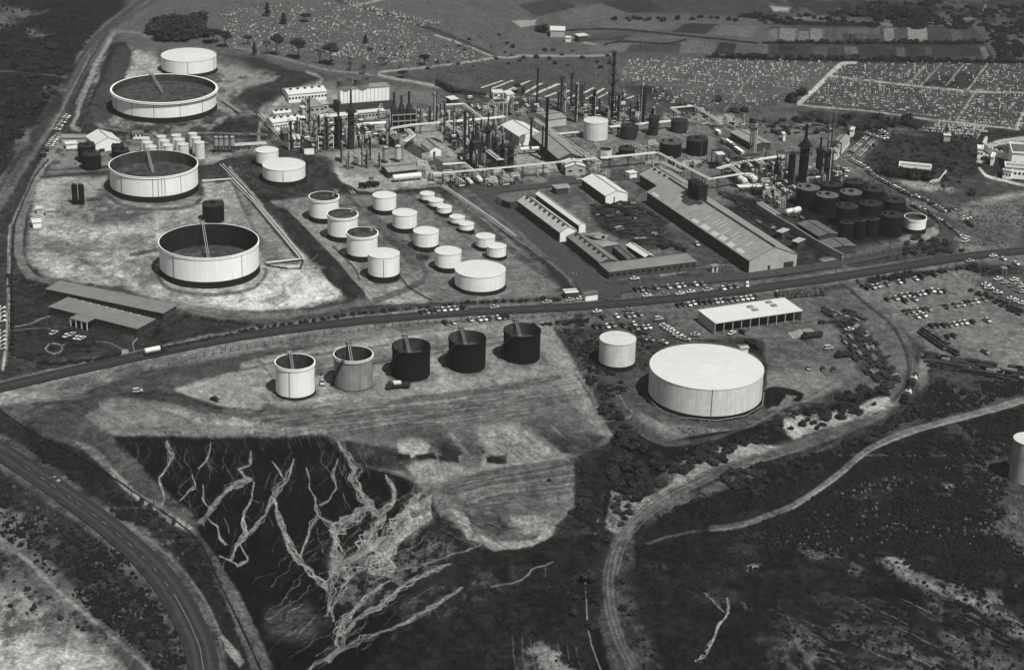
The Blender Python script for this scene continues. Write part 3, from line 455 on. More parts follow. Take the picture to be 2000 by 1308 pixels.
exec('''
P(100,[(560,400),(690,382),(900,376),(1000,470),(1095,556),(1060,575),(900,588),(720,583),(640,500)],soft=5,patch=.25)
P(134,[(560,402),(606,392),(640,430),(700,520),(735,560),(790,552),(815,545),(830,560),(770,580),(725,580),(690,545),(640,500),(590,440)],soft=5,patch=.3)
P(160,[(705,560),(775,556),(845,572),(835,590),(735,592),(715,584)],soft=4,patch=.2)
L(136,5,[(556,408),(600,450),(650,505),(700,555),(738,584)],soft=1.5,op=.85)
P(42,[(546,415),(562,412),(640,492),(716,582),(690,586),(664,570),(640,545),(610,500),(560,440)],soft=2.5,warp=6)
L(48,13,[(680,388),(720,425),(770,475),(815,520)],soft=2.5,warp=3,op=.85)
L(96,8,[(672,384),(715,430),(765,485),(812,535)],soft=2,op=.6)
L(92,12,[(733,586),(790,565),(825,548),(832,530),(812,500),(765,452),(715,408)],soft=3,op=.7)
L(44,11,[(866,378),(900,402),(955,448),(1010,496),(1080,545),(1112,558)],soft=3,warp=3,op=.85)
L(46,6,[(800,380),(840,410),(880,440),(930,478)],soft=2,op=.7)
L(46,5,[(855,500),(930,480)],soft=2,op=.5)
P(124,[(920,470),(960,492),(925,500)],soft=5,patch=.3,op=.7)
L(40,9,[(668,372),(700,374),(780,370),(860,364)],soft=2,op=.8)
L(140,5,[(560,400),(600,386),(660,380)],soft=2,op=.7)
P(78,[(885,378),(940,368),(1040,440),(1110,490),(1192,548),(1120,562),(1060,505),(960,432)],soft=2,warp=1)
L(120,2,[(895,385),(960,432),(1060,508),(1120,556)],soft=1,op=.5)
L(86,14,[(800,284),(850,318),(905,352),(930,366)],soft=2,op=.85)
L(52,16,[(1000,352),(1120,344),(1230,336)],soft=2,op=.5)
P(96,[(1005,345),(1050,338),(1072,352),(1035,362)],soft=1.5,warp=1)
P(60,[(1155,400),(1240,390),(1330,440),(1340,480),(1260,486),(1160,430)],soft=8,patch=.5)
L(120,3,[(1106,470),(1150,505),(1192,542),(1300,530),(1420,516),(1462,524)],soft=1,op=.7)
L(130,2.5,[(1000,405),(1050,440),(1100,470)],soft=1,op=.6)
L(84,5,[(1230,830),(1275,858),(1330,868),(1420,852),(1500,822),(1580,790),(1650,752)],soft=2,op=.6)
L(110,4,[(1205,760),(1228,800),(1262,826),(1340,840),(1440,838),(1500,812),(1560,780)],soft=2,op=.6)
P(112,[(1495,722),(1560,725),(1650,745),(1640,758),(1590,782),(1520,800),(1495,790)],soft=3,patch=.15)
P(28,[(1492,760),(1510,752),(1548,757),(1572,766),(1562,784),(1540,778),(1520,790),(1495,794)],soft=2,warp=6)
P(104,[(1535,768),(1556,770),(1545,786),(1520,792)],soft=2,warp=4)
P(150,[(1538,648),(1582,638),(1598,650),(1550,660)],soft=1,warp=1,patch=.2)
L(70,10,[(1240,660),(1262,690),(1270,720)],soft=6,op=.5)
P(96,[(1660,560),(1850,530),(1900,560),(1990,625),(2050,640),(2050,720),(1905,714),(1815,690),(1760,640)],soft=5,patch=.25)
P(112,[(1850,620),(2050,640),(2050,722),(1900,712),(1830,680)],soft=14,patch=.35)
L(140,3,[(1745,585),(1790,595),(1760,600)],soft=3,op=.4)
L(132,2,[(1880,665),(2010,655)],soft=1.5,op=.5)
L(124,2,[(1890,690),(2010,672)],soft=1.5,op=.4)
L(140,5,[(1862,532),(1880,548),(1895,556)],soft=2,op=.6,patch=.3)
P(74,[(1900,545),(2050,530),(2050,640),(1990,610)],soft=4,patch=.2)
P(170,[(255,232),(300,258),(400,258),(440,236),(430,228),(350,245),(280,232)],soft=3,patch=.55,op=.6)
P(130,[(425,168),(520,150),(545,156),(470,168),(445,175)],soft=3,patch=.35)
P(126,[(420,180),(470,195),(500,222),(455,228),(425,205)],soft=4,patch=.5)
L(60,3,[(430,190),(468,225)],soft=1)
P(150,[(395,350),(450,356),(440,388),(400,392)],soft=6,patch=.5)
P(66,[(440,395),(560,505),(515,516),(455,430)],soft=4,patch=.5,op=.6)
P(80,[(70,470),(300,455),(310,470),(120,500)],soft=5,patch=.5,op=.6)
L(66,8,[(55,488),(200,486),(310,478)],soft=4,op=.35)
P(74,[(230,520),(300,500),(320,540),(280,560)],soft=8,patch=.4,op=.7)
L(60,7,[(255,496),(312,486)],soft=1.5,op=.8)
P(58,[(170,385),(205,388),(215,404),(180,408)],soft=4,patch=.3,op=.7)
P(110,[(120,560),(330,595),(480,612),(600,608),(560,622),(430,622),(350,604),(120,570)],soft=2,op=.5)
for k in range(70):
    x = rnd.uniform(70, 640); y = rnd.uniform(400, 600); P(rnd.choice([70,84,185,190,60]), [(x,y),(x+rnd.uniform(4,18),y-2),(x+rnd.uniform(6,22),y+rnd.uniform(2,5)),(x+3,y+rnd.uniform(3,7))], soft=2.5, warp=6, op=.5, psc=5, patch=.2) if inpoly0(x,y,[(70,440),(300,430),(560,450),(650,560),(600,590),(420,600),(250,555),(80,520)]) else None
for k in range(9):
    L(120, 1.5, [(500+k*6, 590), (535+k*4, 572), (560+k*2, 545)], soft=1, op=.35)

L(135,2,[(27,637),(60,631),(80,622),(97,617)],soft=1,op=.8)
L(110,2,[(27,644),(70,640),(95,640),(106,650)],soft=1,op=.7)
L(140,2,[(88,679),(95,671),(105,669),(116,671),(123,679),(116,686),(104,689),(94,686),(88,679)],soft=1,warp=.5)
L(130,2,[(122,673),(135,664)],soft=1)
L(130,2,[(262,686),(260,668),(268,660)],soft=1)
P(150,[(237,680),(250,680),(252,692),(238,692)],soft=2,warp=1)
L(110,1.5,[(165,676),(190,665),(215,668),(236,678)],soft=1,op=.8)
L(34,6,[(22,545),(24,620),(24,690)],soft=2)
P(34,[(112,658),(150,664),(186,668),(170,680),(130,672),(90,662)],soft=2,warp=3,op=.7)
P(46,[(215,345),(300,350),(380,392),(300,402),(215,390),(170,395)],soft=5,patch=.4,op=.6)
L(58,6,[(210,380),(240,400),(300,408),(370,402),(392,388)],soft=3,op=.7)
L(60,6,[(310,540),(330,562),(400,574),(480,566),(510,548),(520,530)],soft=3,op=.7)
L(170,5,[(20,440),(17,520),(16,640),(6,720)],soft=2,op=.5)
L(34,2,[(440,330),(592,508),(518,516)],soft=.8)
L(60,5,[(395,345),(452,350),(505,410),(575,497)],soft=2,op=.8)
P(60,[(230,96),(262,96),(235,175),(215,235),(170,250),(155,250),(200,165)],soft=3)
L(150,2.5,[(175,105),(150,160),(120,215),(100,250)],soft=1.5,op=.5,patch=.3)
L(60,5,[(205,68),(180,110),(150,165),(130,215)],soft=2,op=.7)
L(120,3,[(190,85),(165,130),(130,190)],soft=2,op=.5,patch=.3)
P(40,[(0,60),(165,70),(120,200),(60,300),(0,340)],soft=6,op=.7)
L(84,4,[(0,28),(60,30),(95,18)],soft=3,op=.6)
P(96,[(50,55),(110,60),(90,70),(55,72)],soft=5,patch=.5)
P(84,[(80,165),(140,160),(130,180),(90,182)],soft=5,patch=.4)
P(96,[(30,255),(60,250),(50,290),(25,290)],soft=6,patch=.4)
L(104,3,[(0,138),(60,140),(130,150)],soft=2,op=.5)
for k in range(26):
    y0 = rnd.uniform(430,590); x0 = rnd.uniform(70,560)
    if inpoly0(x0,y0,[(70,440),(300,430),(300,560),(560,500),(640,560),(560,600),(420,600),(250,555),(80,520)]):
        l = rnd.uniform(30,110); L(rnd.choice([84,100,206,196]), rnd.uniform(1,2.2), [(x0,y0),(x0+l*.5,y0-rnd.uniform(-3,6)),(x0+l,y0-rnd.uniform(-4,10))], soft=.8, warp=3, op=.55)
for k in range(14):
    L(rnd.choice([110,90]), 1.5, [(540-k*3,595-k*.6),(572-k*2,575),(566-k,555+k*.5)], soft=.8, warp=1, op=.4)
P(206,[(560,548),(628,540),(660,570),(600,588),(560,578)],soft=6,warp=10,op=.7,patch=.4,psc=4)

L(124,25,[(-120,790),(0,757),(100,733),(200,711),(300,689),(400,669),(500,652),(600,638),(700,627),(800,618),(900,610),(1000,605)],soft=5,warp=5,op=.75,patch=.3,psc=5)
L(98,25,[(1000,605),(1100,600),(1200,593),(1300,584),(1400,573),(1500,560),(1600,546),(1700,530),(1800,514),(1900,499),(2000,489),(2120,478)],soft=5,warp=4,op=.8,patch=.2,psc=5)
L(100,62,[(-120,810),(0,880),(50,912),(100,946),(150,981),(200,1018),(250,1060)],soft=7,warp=6,op=.7,patch=.35,psc=4)
L(104,90,[(250,1060),(300,1108),(340,1160),(370,1215),(390,1262),(398,1310),(402,1380)],soft=8,warp=7,op=.7,patch=.35,psc=4)
P(152,[(928,828),(985,818),(1012,826),(1118,893),(1100,900),(1010,912),(936,920),(950,880)],soft=5,patch=.25,warp=8)
P(46,[(985,815),(1030,812),(1180,850),(1160,880),(1110,895),(1060,860)],soft=6,patch=.3,op=.5)
P(150,[(775,856),(800,850),(843,868),(835,885),(800,892),(778,880)],soft=3,warp=8,patch=.2)
P(30,[(770,885),(800,884),(800,896),(775,898)],soft=3,warp=6)
P(30,[(812,886),(850,882),(856,896),(820,898)],soft=3,warp=6)
P(32,[(860,888),(897,884),(902,902),(862,902)],soft=3,warp=7)
P(32,[(951,890),(990,886),(992,904),(955,902)],soft=3,warp=7)
P(40,[(850,870),(875,862),(905,880),(885,900)],soft=3,warp=7,patch=.3)
P(44,[(640,858),(700,862),(770,885),(770,912),(700,905)],soft=5,warp=8,patch=.35)
P(138,[(790,905),(840,895),(940,908),(930,930),(860,955),(820,940)],soft=5,warp=9,patch=.4,psc=4)
P(84,[(862,958),(900,932),(966,920),(1119,896),(1128,930),(1120,990),(1080,1010),(960,1000),(890,985)],soft=3,warp=4)
P(34,[(985,962),(1020,948),(1075,936),(1092,942),(1050,958),(1000,970)],soft=3,warp=4)
P(132,[(1060,975),(1122,958),(1120,968),(1070,985)],soft=3,op=.6)
P(150,[(882,1002),(905,1004),(925,1042),(970,1058),(1043,1052),(1083,1030),(1080,1044),(1040,1066),(966,1074),(915,1052)],soft=3,warp=7,patch=.2)
P(58,[(925,1000),(975,1005),(1000,1035),(970,1050),(935,1030)],soft=5,warp=9,patch=.5,psc=4)
P(146,[(1000,1010),(1070,1000),(1075,1030),(1020,1045)],soft=5,warp=8,patch=.45,psc=4)
P(42,[(1120,900),(1196,860),(1190,940),(1170,1010),(1090,1050),(1085,1030),(1122,985)],soft=5,warp=8,patch=.15)
L(140,5,[(491,816),(600,806),(736,789),(850,782),(966,768),(1060,752),(1112,738)],soft=2,warp=2,op=.5,patch=.2)
L(84,7,[(480,806),(600,797),(736,780),(850,772),(966,758),(1100,728)],soft=2,warp=2,op=.5)
P(150,[(1095,730),(1125,735),(1160,790),(1200,850),(1190,860),(1150,820)],soft=4,patch=.3,warp=7,op=.7)
P(64,[(935,770),(985,762),(1010,790),(985,800),(940,790)],soft=4,patch=.4,warp=8)
P(150,[(310,795),(420,806),(560,830),(640,840),(640,852),(540,850),(420,836)],soft=4,patch=.55,warp=8,psc=5)
P(140,[(0,752),(110,770),(150,790),(40,800),(0,790)],soft=6,patch=.5,warp=8)
P(60,[(20,790),(150,770),(240,760),(150,830),(80,850)],soft=6,patch=.55,warp=8)
P(108,[(880,940),(840,960),(850,1010),(800,1060),(760,1050),(790,980),(820,940)],soft=8,patch=.4,warp=10,psc=3)
P(80,[(640,1060),(860,1040),(900,1070),(760,1160),(680,1200),(640,1170)],soft=10,patch=.6,warp=10,psc=3)
P(56,[(770,1180),(900,1120),(1050,1100),(1000,1150),(800,1230)],soft=12,patch=.6,warp=10,psc=4)
for k in range(90):
    x = rnd.uniform(935,1110); y = 830+(x-935)*.32+rnd.uniform(-4,60)
    if y<905 and y>822: L(rnd.choice([176,90,70,160]), rnd.uniform(.7,1.4), [(x,y),(x+rnd.uniform(14,34),y+rnd.uniform(12,26))], soft=.8, warp=1, op=.5)
for k in range(120):
    t=rnd.random(); x0=865+rnd.uniform(0,60); y0=935+t*60; l=rnd.uniform(40,190)
    L(rnd.choice([56,66,112,124,100]), rnd.uniform(.7,1.5), [(x0+l*.0+rnd.uniform(0,80),y0),(x0+l*.5+60,y0-l*.09),(min(x0+l+80,1122),y0-l*.19)], soft=.8, warp=1, op=.45)
for k in range(70):
    x=rnd.uniform(860,960); y=rnd.uniform(1015,1060); L(rnd.choice([110,24,90]), 1, [(x,y),(x+12,y+4),(x+26,y+12)], soft=.7, warp=2, op=.5)
for k in range(160):
    x=rnd.uniform(480,1180); y=rnd.uniform(690,860)
    if inpoly0(x,y,[(480,705),(900,635),(1070,630),(1190,840),(1000,860),(640,850),(500,800)]):
        l=rnd.uniform(15,80); L(rnd.choice([150,84,96,140,72]), rnd.uniform(.7,1.6), [(x,y),(x+l*.5,y-l*.07+rnd.uniform(-3,3)),(x+l,y-l*.12)], soft=.8, warp=2.5, op=rnd.uniform(.2,.5))

P(30,[(1550,395),(1600,360),(1700,350),(1740,365),(1770,400),(1772,455),(1725,468),(1640,476),(1560,430)],soft=4)
P(34,[(1515,370),(1560,350),(1570,410),(1530,405)],soft=5,patch=.3)
P(50,[(1640,655),(1700,655),(1758,735),(1738,762),(1680,722)],soft=5,patch=.3)
P(50,[(1600,602),(1670,606),(1700,650),(1650,655)],soft=5,patch=.3)
P(40,[(1160,400),(1235,395),(1300,430),(1310,470),(1240,478),(1165,440)],soft=5,patch=.3,op=.8)
P(138,[(1195,955),(1250,970),(1300,950),(1310,970),(1240,1005),(1205,1040),(1180,1030)],soft=5,patch=.4,warp=8,psc=4)
P(150,[(1340,900),(1400,880),(1470,862),(1520,870),(1470,890),(1400,910),(1330,945),(1300,955)],soft=5,patch=.35,warp=8,psc=4)
P(158,[(1525,830),(1545,812),(1600,808),(1700,780),(1738,772),(1745,790),(1690,812),(1600,842),(1550,856)],soft=4,patch=.35,warp=8,psc=4)
P(110,[(1780,770),(1800,740),(1830,700),(1800,690),(1770,770)],soft=5,patch=.2,warp=5)
P(150,[(1795,730),(1815,715),(1812,745),(1796,760)],soft=4,patch=.4,warp=6)
P(72,[(1880,900),(1960,890),(2010,960),(2010,1010),(1900,960)],soft=10,patch=.3)
P(84,[(1250,990),(1500,905),(1620,870),(1600,880),(1480,930),(1330,985),(1260,1030)],soft=5,patch=.4,warp=6)
P(96,[(1195,1050),(1240,1010),(1240,1100),(1195,1130)],soft=8,patch=.4,op=.6)
P(87,[(1240, 34), (1330, 42), (1300, 58), (1180, 52)],soft=1.2,warp=1.2)
P(45,[(1340, 45), (1400, 46), (1380, 66), (1310, 62)],soft=1.2,warp=1.2)
P(94,[(1410, 48), (1480, 50), (1470, 72), (1395, 68)],soft=1.2,warp=1.2)
P(53,[(1180, 62), (1250, 60), (1215, 78), (1130, 80)],soft=1.2,warp=1.2)
P(83,[(1255, 62), (1330, 68), (1310, 82), (1220, 78)],soft=1.2,warp=1.2)
P(94,[(1160, 86), (1230, 84), (1220, 100), (1150, 100)],soft=1.2,warp=1.2)
P(60,[(1232, 86), (1330, 84), (1325, 104), (1222, 101)],soft=1.2,warp=1.2)
P(91,[(1335, 78), (1400, 82), (1390, 104), (1328, 102)],soft=1.2,warp=1.2)
P(45,[(1405, 82), (1440, 84), (1432, 106), (1396, 104)],soft=1.2,warp=1.2)
P(79,[(1445, 84), (1490, 86), (1488, 108), (1438, 106)],soft=1.2,warp=1.2)
P(87,[(1090, 30), (1170, 5), (1230, 25), (1130, 45)],soft=1.2,warp=1.2)
P(53,[(1170, 5), (1260, -5), (1300, 20), (1235, 26)],soft=1.2,warp=1.2)
P(60,[(1010, 10), (1080, -5), (1130, 12), (1050, 32)],soft=1.2,warp=1.2)
P(94,[(1502, 56), (1520, 56), (1518, 79), (1500, 79)],soft=1.2,warp=1.2)
P(110,[(1524, 54), (1556, 55), (1554, 79), (1522, 79)],soft=1.2,warp=1.2)
P(102,[(1560, 60), (1580, 60), (1578, 80), (1558, 80)],soft=1.2,warp=1.2)
P(117,[(1584, 55), (1608, 56), (1606, 80), (1582, 80)],soft=1.2,warp=1.2)
P(64,[(1612, 60), (1640, 60), (1640, 80), (1610, 80)],soft=1.2,warp=1.2)
P(34,[(1645, 66), (1672, 67), (1672, 80), (1645, 80)],soft=1.2,warp=1.2)
P(79,[(1658, 55), (1718, 54), (1718, 66), (1658, 66)],soft=1.2,warp=1.2)
P(113,[(1726, 54), (1746, 54), (1748, 80), (1728, 80)],soft=1.2,warp=1.2)
P(125,[(1772, 53), (1810, 53), (1812, 80), (1775, 80)],soft=1.2,warp=1.2)
P(75,[(1855, 54), (1875, 54), (1880, 78), (1860, 78)],soft=1.2,warp=1.2)
P(34,[(1522, 88), (1556, 88), (1555, 100), (1522, 100)],soft=1.2,warp=1.2)
P(68,[(1588, 90), (1616, 90), (1616, 112), (1586, 112)],soft=1.2,warp=1.2)
P(94,[(1650, 90), (1675, 91), (1676, 105), (1650, 104)],soft=1.2,warp=1.2)
P(79,[(1750, 92), (1768, 92), (1768, 113), (1752, 112)],soft=1.2,warp=1.2)
P(45,[(1772, 92), (1782, 92), (1784, 110), (1774, 110)],soft=1.2,warp=1.2)
P(72,[(1805, 92), (1820, 92), (1822, 106), (1808, 106)],soft=1.2,warp=1.2)
P(102,[(1912, 90), (1925, 90), (1934, 114), (1922, 114)],soft=1.2,warp=1.2)
P(34,[(1490,38),(1700,44),(1720,50),(1600,50),(1490,46)],soft=3,patch=.2)
L(120,3,[(1500,44),(1545,38),(1610,33)],soft=1.5,op=.6)

P(112,[(560,400),(690,382),(900,376),(1000,470),(1095,556),(1060,575),(900,588),(720,583),(640,500)],soft=5,patch=.3,op=.45)
P(172,[(648,316),(700,308),(735,330),(830,350),(878,356),(830,366),(700,372),(668,360)],soft=4,patch=.3,warp=6)
P(150,[(625,300),(700,292),(745,300),(745,312),(660,318)],soft=4,patch=.35,op=.8)
P(86,[(655,322),(700,316),(760,322),(745,340),(690,345)],soft=5,patch=.4,op=.7)
L(72,10,[(733,586),(790,565),(825,548),(832,530),(812,500),(765,452),(715,408)],soft=3,op=.75)
L(150,3,[(596,408),(650,470),(700,525),(735,560)],soft=1.2,op=.6,patch=.2)
L(44,3,[(650,480),(690,520),(702,545)],soft=1,op=.7)
L(44,3,[(780,540),(800,560),(842,585)],soft=1,op=.8)
P(44,[(790,430),(830,460),(850,490),(835,495),(795,455)],soft=3,op=.7,patch=.2)
P(40,[(812,494),(842,498),(836,508),(815,506)],soft=3,op=.8)
P(88,[(1630,505),(1740,484),(1800,470),(1835,455),(1820,440),(1780,462),(1700,480),(1650,485)],soft=4,patch=.35)
P(140,[(1755,462),(1800,455),(1822,440),(1836,450),(1815,470),(1770,474)],soft=4,patch=.35,warp=6)
P(60,[(1850,470),(1880,465),(1890,490),(1760,512),(1750,500),(1830,482)],soft=4,patch=.3)
P(104,[(1880,470),(1960,490),(1900,500),(1860,502)],soft=5,patch=.3)
L(128,7,[(1655,325),(1690,350),(1740,375),(1790,398),(1830,425),(1860,455),(1900,488)],soft=4,op=.3,patch=.3)
P(92,[(1700,360),(1800,372),(1900,400),(1990,398),(2010,480),(1920,492),(1880,470),(1830,420)],soft=8,patch=.35,op=.8)
L(100,18,[(1830,420),(1880,412),(1930,402),(2010,390)],soft=5,op=.6)
P(60,[(1730,370),(1800,372),(1860,396),(1830,400),(1780,390)],soft=6,patch=.4)
P(92,[(1200,572),(1350,556),(1470,545),(1560,535),(1560,545),(1400,568),(1230,588)],soft=3,patch=.2)
L(180,2,[(1290,536),(1340,530)],soft=1,op=.7)
P(40,[(1540,500),(1570,480),(1600,500),(1620,520),(1560,526)],soft=5,op=.8)
P(44,[(1400,395),(1440,400),(1560,480),(1570,500),(1540,500)],soft=4,op=.8)
P(62,[(1240,420),(1400,470),(1455,515),(1380,520),(1330,490),(1270,440)],soft=6,op=.7)
P(160,[(1625,500),(1640,505),(1655,520),(1620,518),(1600,505)],soft=3,patch=.2,op=.8)

for k in range(110):
    x=rnd.uniform(1250,2000); y=rnd.uniform(900,1300)
    if inpoly0(x,y,[(1240,1080),(1640,950),(1760,860),(2000,860),(2000,1300),(1240,1300)]):
        w=rnd.uniform(10,60); P(rnd.choice([22,26,30,52,58,66,46]), [(x-w,y),(x,y-w*.3),(x+w,y-w*.1),(x+w*.7,y+w*.3),(x-w*.5,y+w*.25)], soft=6, warp=14, op=rnd.uniform(.3,.7), patch=.4, psc=5)
for k in range(60):
    x=rnd.uniform(20,340); y=rnd.uniform(940,1290)
    w=rnd.uniform(8,36); P(rnd.choice([30,34,62,76,96]), [(x-w,y),(x,y-w*.3),(x+w,y-w*.1),(x+w*.7,y+w*.3),(x-w*.5,y+w*.25)], soft=5, warp=10, op=rnd.uniform(.3,.6), patch=.4, psc=4) if x+ (1290-y)*.0 < 330 else None

P(176,[(-50,1235),(60,1240),(200,1262),(250,1300),(250,1340),(-50,1340)],soft=10,patch=.4,warp=14,psc=5)
P(128,[(-50,1130),(40,1150),(130,1210),(230,1290),(60,1250),(-50,1235)],soft=12,patch=.5,warp=14,psc=5)
P(104,[(-20,985),(40,1000),(60,1060),(20,1080),(-30,1050)],soft=10,patch=.5,warp=12,psc=5)
P(104,[(1640,1075),(1690,1078),(1770,1130),(1900,1180),(2010,1260),(2010,1220),(1950,1150),(1840,1130),(1740,1090)],soft=8,patch=.65,warp=14,psc=5)
P(140,[(1730,1085),(1765,1090),(1790,1120),(1830,1140),(1900,1165),(1960,1195),(1880,1170),(1780,1135),(1745,1110)],soft=5,patch=.55,warp=12,psc=4)
P(84,[(1560,1060),(1640,1075),(1720,1130),(1660,1120),(1580,1085)],soft=8,patch=.6,warp=12,psc=5)
P(74,[(1500,1200),(1700,1220),(1900,1240),(2010,1290),(2010,1340),(1500,1340)],soft=20,patch=.6,warp=20,psc=8)
P(88,[(1940,1000),(2010,980),(2010,1120),(1970,1090)],soft=14,patch=.5,warp=12,psc=5)
P(96,[(1020,1260),(1060,1250),(1110,1310),(1000,1340)],soft=5,patch=.5,warp=9,psc=4)
P(120,[(1040,1265),(1090,1258),(1140,1320),(1080,1330)],soft=4,patch=.6,warp=9,psc=3)
L(104,2,[(1000,1240),(1006,1290),(1016,1330)],soft=2,warp=3,op=.5)
L(104,2,[(1018,1243),(1024,1290),(1035,1330)],soft=2,warp=3,op=.5)
L(104,2,[(1036,1246),(1042,1290),(1054,1330)],soft=2,warp=3,op=.5)
L(104,2,[(1054,1249),(1060,1290),(1073,1330)],soft=2,warp=3,op=.5)
L(104,2,[(1072,1252),(1078,1290),(1092,1330)],soft=2,warp=3,op=.5)
L(104,2,[(1090,1255),(1096,1290),(1111,1330)],soft=2,warp=3,op=.5)
L(104,2,[(1108,1258),(1114,1290),(1130,1330)],soft=2,warp=3,op=.5)
L(104,2,[(1126,1261),(1132,1290),(1149,1330)],soft=2,warp=3,op=.5)
for k in range(40):
    x=rnd.uniform(1560,1980); y=rnd.uniform(1150,1290); l=rnd.uniform(20,70)
    L(rnd.choice([110,96,140]), rnd.uniform(.9,2), [(x,y),(x+l*.5,y+l*.22),(x+l,y+l*.5)], soft=1.2, warp=3, op=rnd.uniform(.2,.6))
for k in range(46):
    x=rnd.uniform(230,760); y=rnd.uniform(862,880); q=[(x,y)]
    for j in range(rnd.randrange(4,14)): q.append((q[-1][0]+rnd.gauss(-1,5), q[-1][1]+rnd.uniform(5,12)))
    L(rnd.choice([60,74,90,110]), rnd.uniform(.8,1.4), q[:12], soft=.8, warp=2, op=rnd.uniform(.3,.7))
for k in range(70):
    x=rnd.uniform(560,860); y=rnd.uniform(1020,1240); q=[(x,y)]
    for j in range(rnd.randrange(4,12)): q.append((q[-1][0]-rnd.uniform(1,12), q[-1][1]+rnd.uniform(2,10)))
    L(rnd.choice([64,84,110,130]), rnd.uniform(.8,1.5), q[:12], soft=.8, warp=2, op=rnd.uniform(.3,.75))

P(66,[(548,268),(700,258),(780,262),(780,285),(690,290),(600,300),(550,290)],soft=4,patch=.45,warp=8,psc=5)
P(70,[(600,240),(680,232),(770,236),(770,255),(640,262)],soft=4,patch=.5,warp=8,psc=5)
P(50,[(862,232),(905,228),(940,262),(990,300),(990,335),(920,330),(880,290)],soft=4,patch=.45,warp=8,psc=5)
P(56,[(845,352),(960,345),(1010,352),(1000,366),(885,368)],soft=3,patch=.35,warp=6,psc=5)
P(64,[(1090,212),(1240,218),(1275,236),(1150,240),(1100,232)],soft=4,patch=.4,warp=6,psc=5)
P(50,[(1410,328),(1530,322),(1548,360),(1495,392),(1430,362)],soft=4,patch=.4,warp=6,psc=5)

for k in range(60):
    x=rnd.uniform(300,840); y=rnd.uniform(880,1100); q=[(x,y)]
    if x < 300+(y-880)*.6: continue
    a=rnd.choice([-1,1,.6,-.6])
    for j in range(rnd.randrange(3,9)): q.append((q[-1][0]+a*rnd.uniform(-1,7), q[-1][1]+rnd.uniform(3,9)))
    L(rnd.choice([60,80,100,120]), rnd.uniform(.8,1.3), q, soft=.8, warp=2, op=rnd.uniform(.35,.8))
P(150,[(470,712),(560,690),(900,634),(1060,628),(1100,690),(1120,735),(1000,745),(720,788),(560,800),(500,795)],soft=5,patch=.45,op=.4,psc=4)
P(74,[(560,712),(700,690),(980,650),(985,662),(760,704),(620,730)],soft=3,patch=.4,op=.5,psc=5)
for k in range(5):
    x=[575,690,803,913,1020][k]; y=[768,752,733,715,699][k]; P(66,[(x-50,y),(x-20,y-14),(x+44,y-10),(x+48,y+4),(x+10,y+18),(x-34,y+14)],soft=5,warp=8,op=.6,patch=.2,psc=4)

P(96,[(540,790),(740,775),(960,752),(1110,735),(1180,820),(1190,850),(1000,830),(900,845),(640,846),(560,835)],soft=8,patch=.35,op=.6,psc=5)
P(72,[(640,800),(760,790),(850,800),(880,850),(760,866),(680,850)],soft=8,patch=.35,op=.65,psc=5)
P(70,[(1010,775),(1100,770),(1160,830),(1100,850),(1040,815)],soft=8,patch=.4,op=.6,psc=5)
for k in range(60):
    t=rnd.random(); x=rnd.uniform(520,1050); y=815-(x-540)*.11+rnd.uniform(-16,46); l=rnd.uniform(40,140)
    L(rnd.choice([162,58,70,150,60]), rnd.uniform(1.4,3), [(x,y),(x+l*.35,y-l*.03+rnd.uniform(-2,2)),(x+l*.7,y-l*.08),(x+l,y-l*.13)], soft=1, warp=2.5, op=rnd.uniform(.25,.6), patch=.2, psc=4)
L(150,4,[(478,716),(560,696),(640,684),(760,666),(880,648),(985,634)],soft=1.5,op=.6)
L(58,3,[(470,722),(560,702),(640,690),(760,672)],soft=1.2,op=.6)
L(58,4,[(470,705),(500,700),(520,720),(535,745)],soft=2,op=.4)
''')
# furrows of the vegetable fields and the ploughed bank
def hatch(quad, n, g, w, op, jit=.15):
    a, b, c, d = [np.array(q, float) for q in quad]
    for i in range(n):
        t = (i+.5+rnd.uniform(-jit, jit))/n
        L(g+rnd.uniform(-8, 8), w*rnd.uniform(.7, 1.2), [tuple(a+(b-a)*t), tuple(d+(c-d)*t)], soft=.8, warp=.6, op=op*rnd.uniform(.5, 1))
exec("""
P(84,[(1020,88),(1170,52),(1240,35),(1330,42),(1300,58),(1180,75),(1060,82)],soft=2,warp=1,op=.5)
hatch([(1150,85),(1340,90),(1330,104),(1160,100)],26,90,1.5,.7)
hatch([(1340,78),(1480,82),(1490,104),(1330,100)],20,62,1.5,.6)
hatch([(1170,55),(1320,58),(1280,72),(1120,78)],14,60,1.6,.5)
hatch([(1240,34),(1480,42),(1400,68),(1180,55)],16,88,2,.5)
hatch([(1500,55),(1720,53),(1720,78),(1500,80)],60,92,1.4,.8)
hatch([(1725,53),(1815,53),(1812,80),(1728,80)],20,104,1.4,.6)
hatch([(1500,88),(1680,88),(1680,112),(1500,100)],44,72,1.4,.7)
hatch([(1690,88),(1930,90),(1940,114),(1690,112)],40,58,1.4,.6)
L(98,6,[(1718,48),(1800,46),(1890,48)],soft=1,warp=.5,op=.9)
L(30,4,[(1490,83),(1600,83),(1800,84),(1920,84)],soft=1.5)
L(28,5,[(1380,110),(1500,114),(1700,117),(2000,120)],soft=2)
L(36,3,[(1080,60),(1200,56),(1330,68),(1480,84)],soft=1)
L(36,3,[(1180,88),(1210,80),(1300,84),(1340,76)],soft=1)
L(110,3,[(1500,40),(1560,34),(1610,33)],soft=1.5,op=.7)
L(150,4,[(1880,38),(1915,30),(1925,10)],soft=2,op=.5)
hatch([(880,950),(1120,905),(1115,985),(930,985)],34,112,1.6,.45)
""")
for k in range(26):   # plough marks following the bank
    t = k/26; y0 = 960+t*30; L(rnd.choice([64, 70, 108, 120]), 1.6, [(870+t*60, y0), (960, y0-22+t*8), (1050, y0-40+t*12), (1122, y0-55+t*22)], soft=1, warp=1, op=.5)
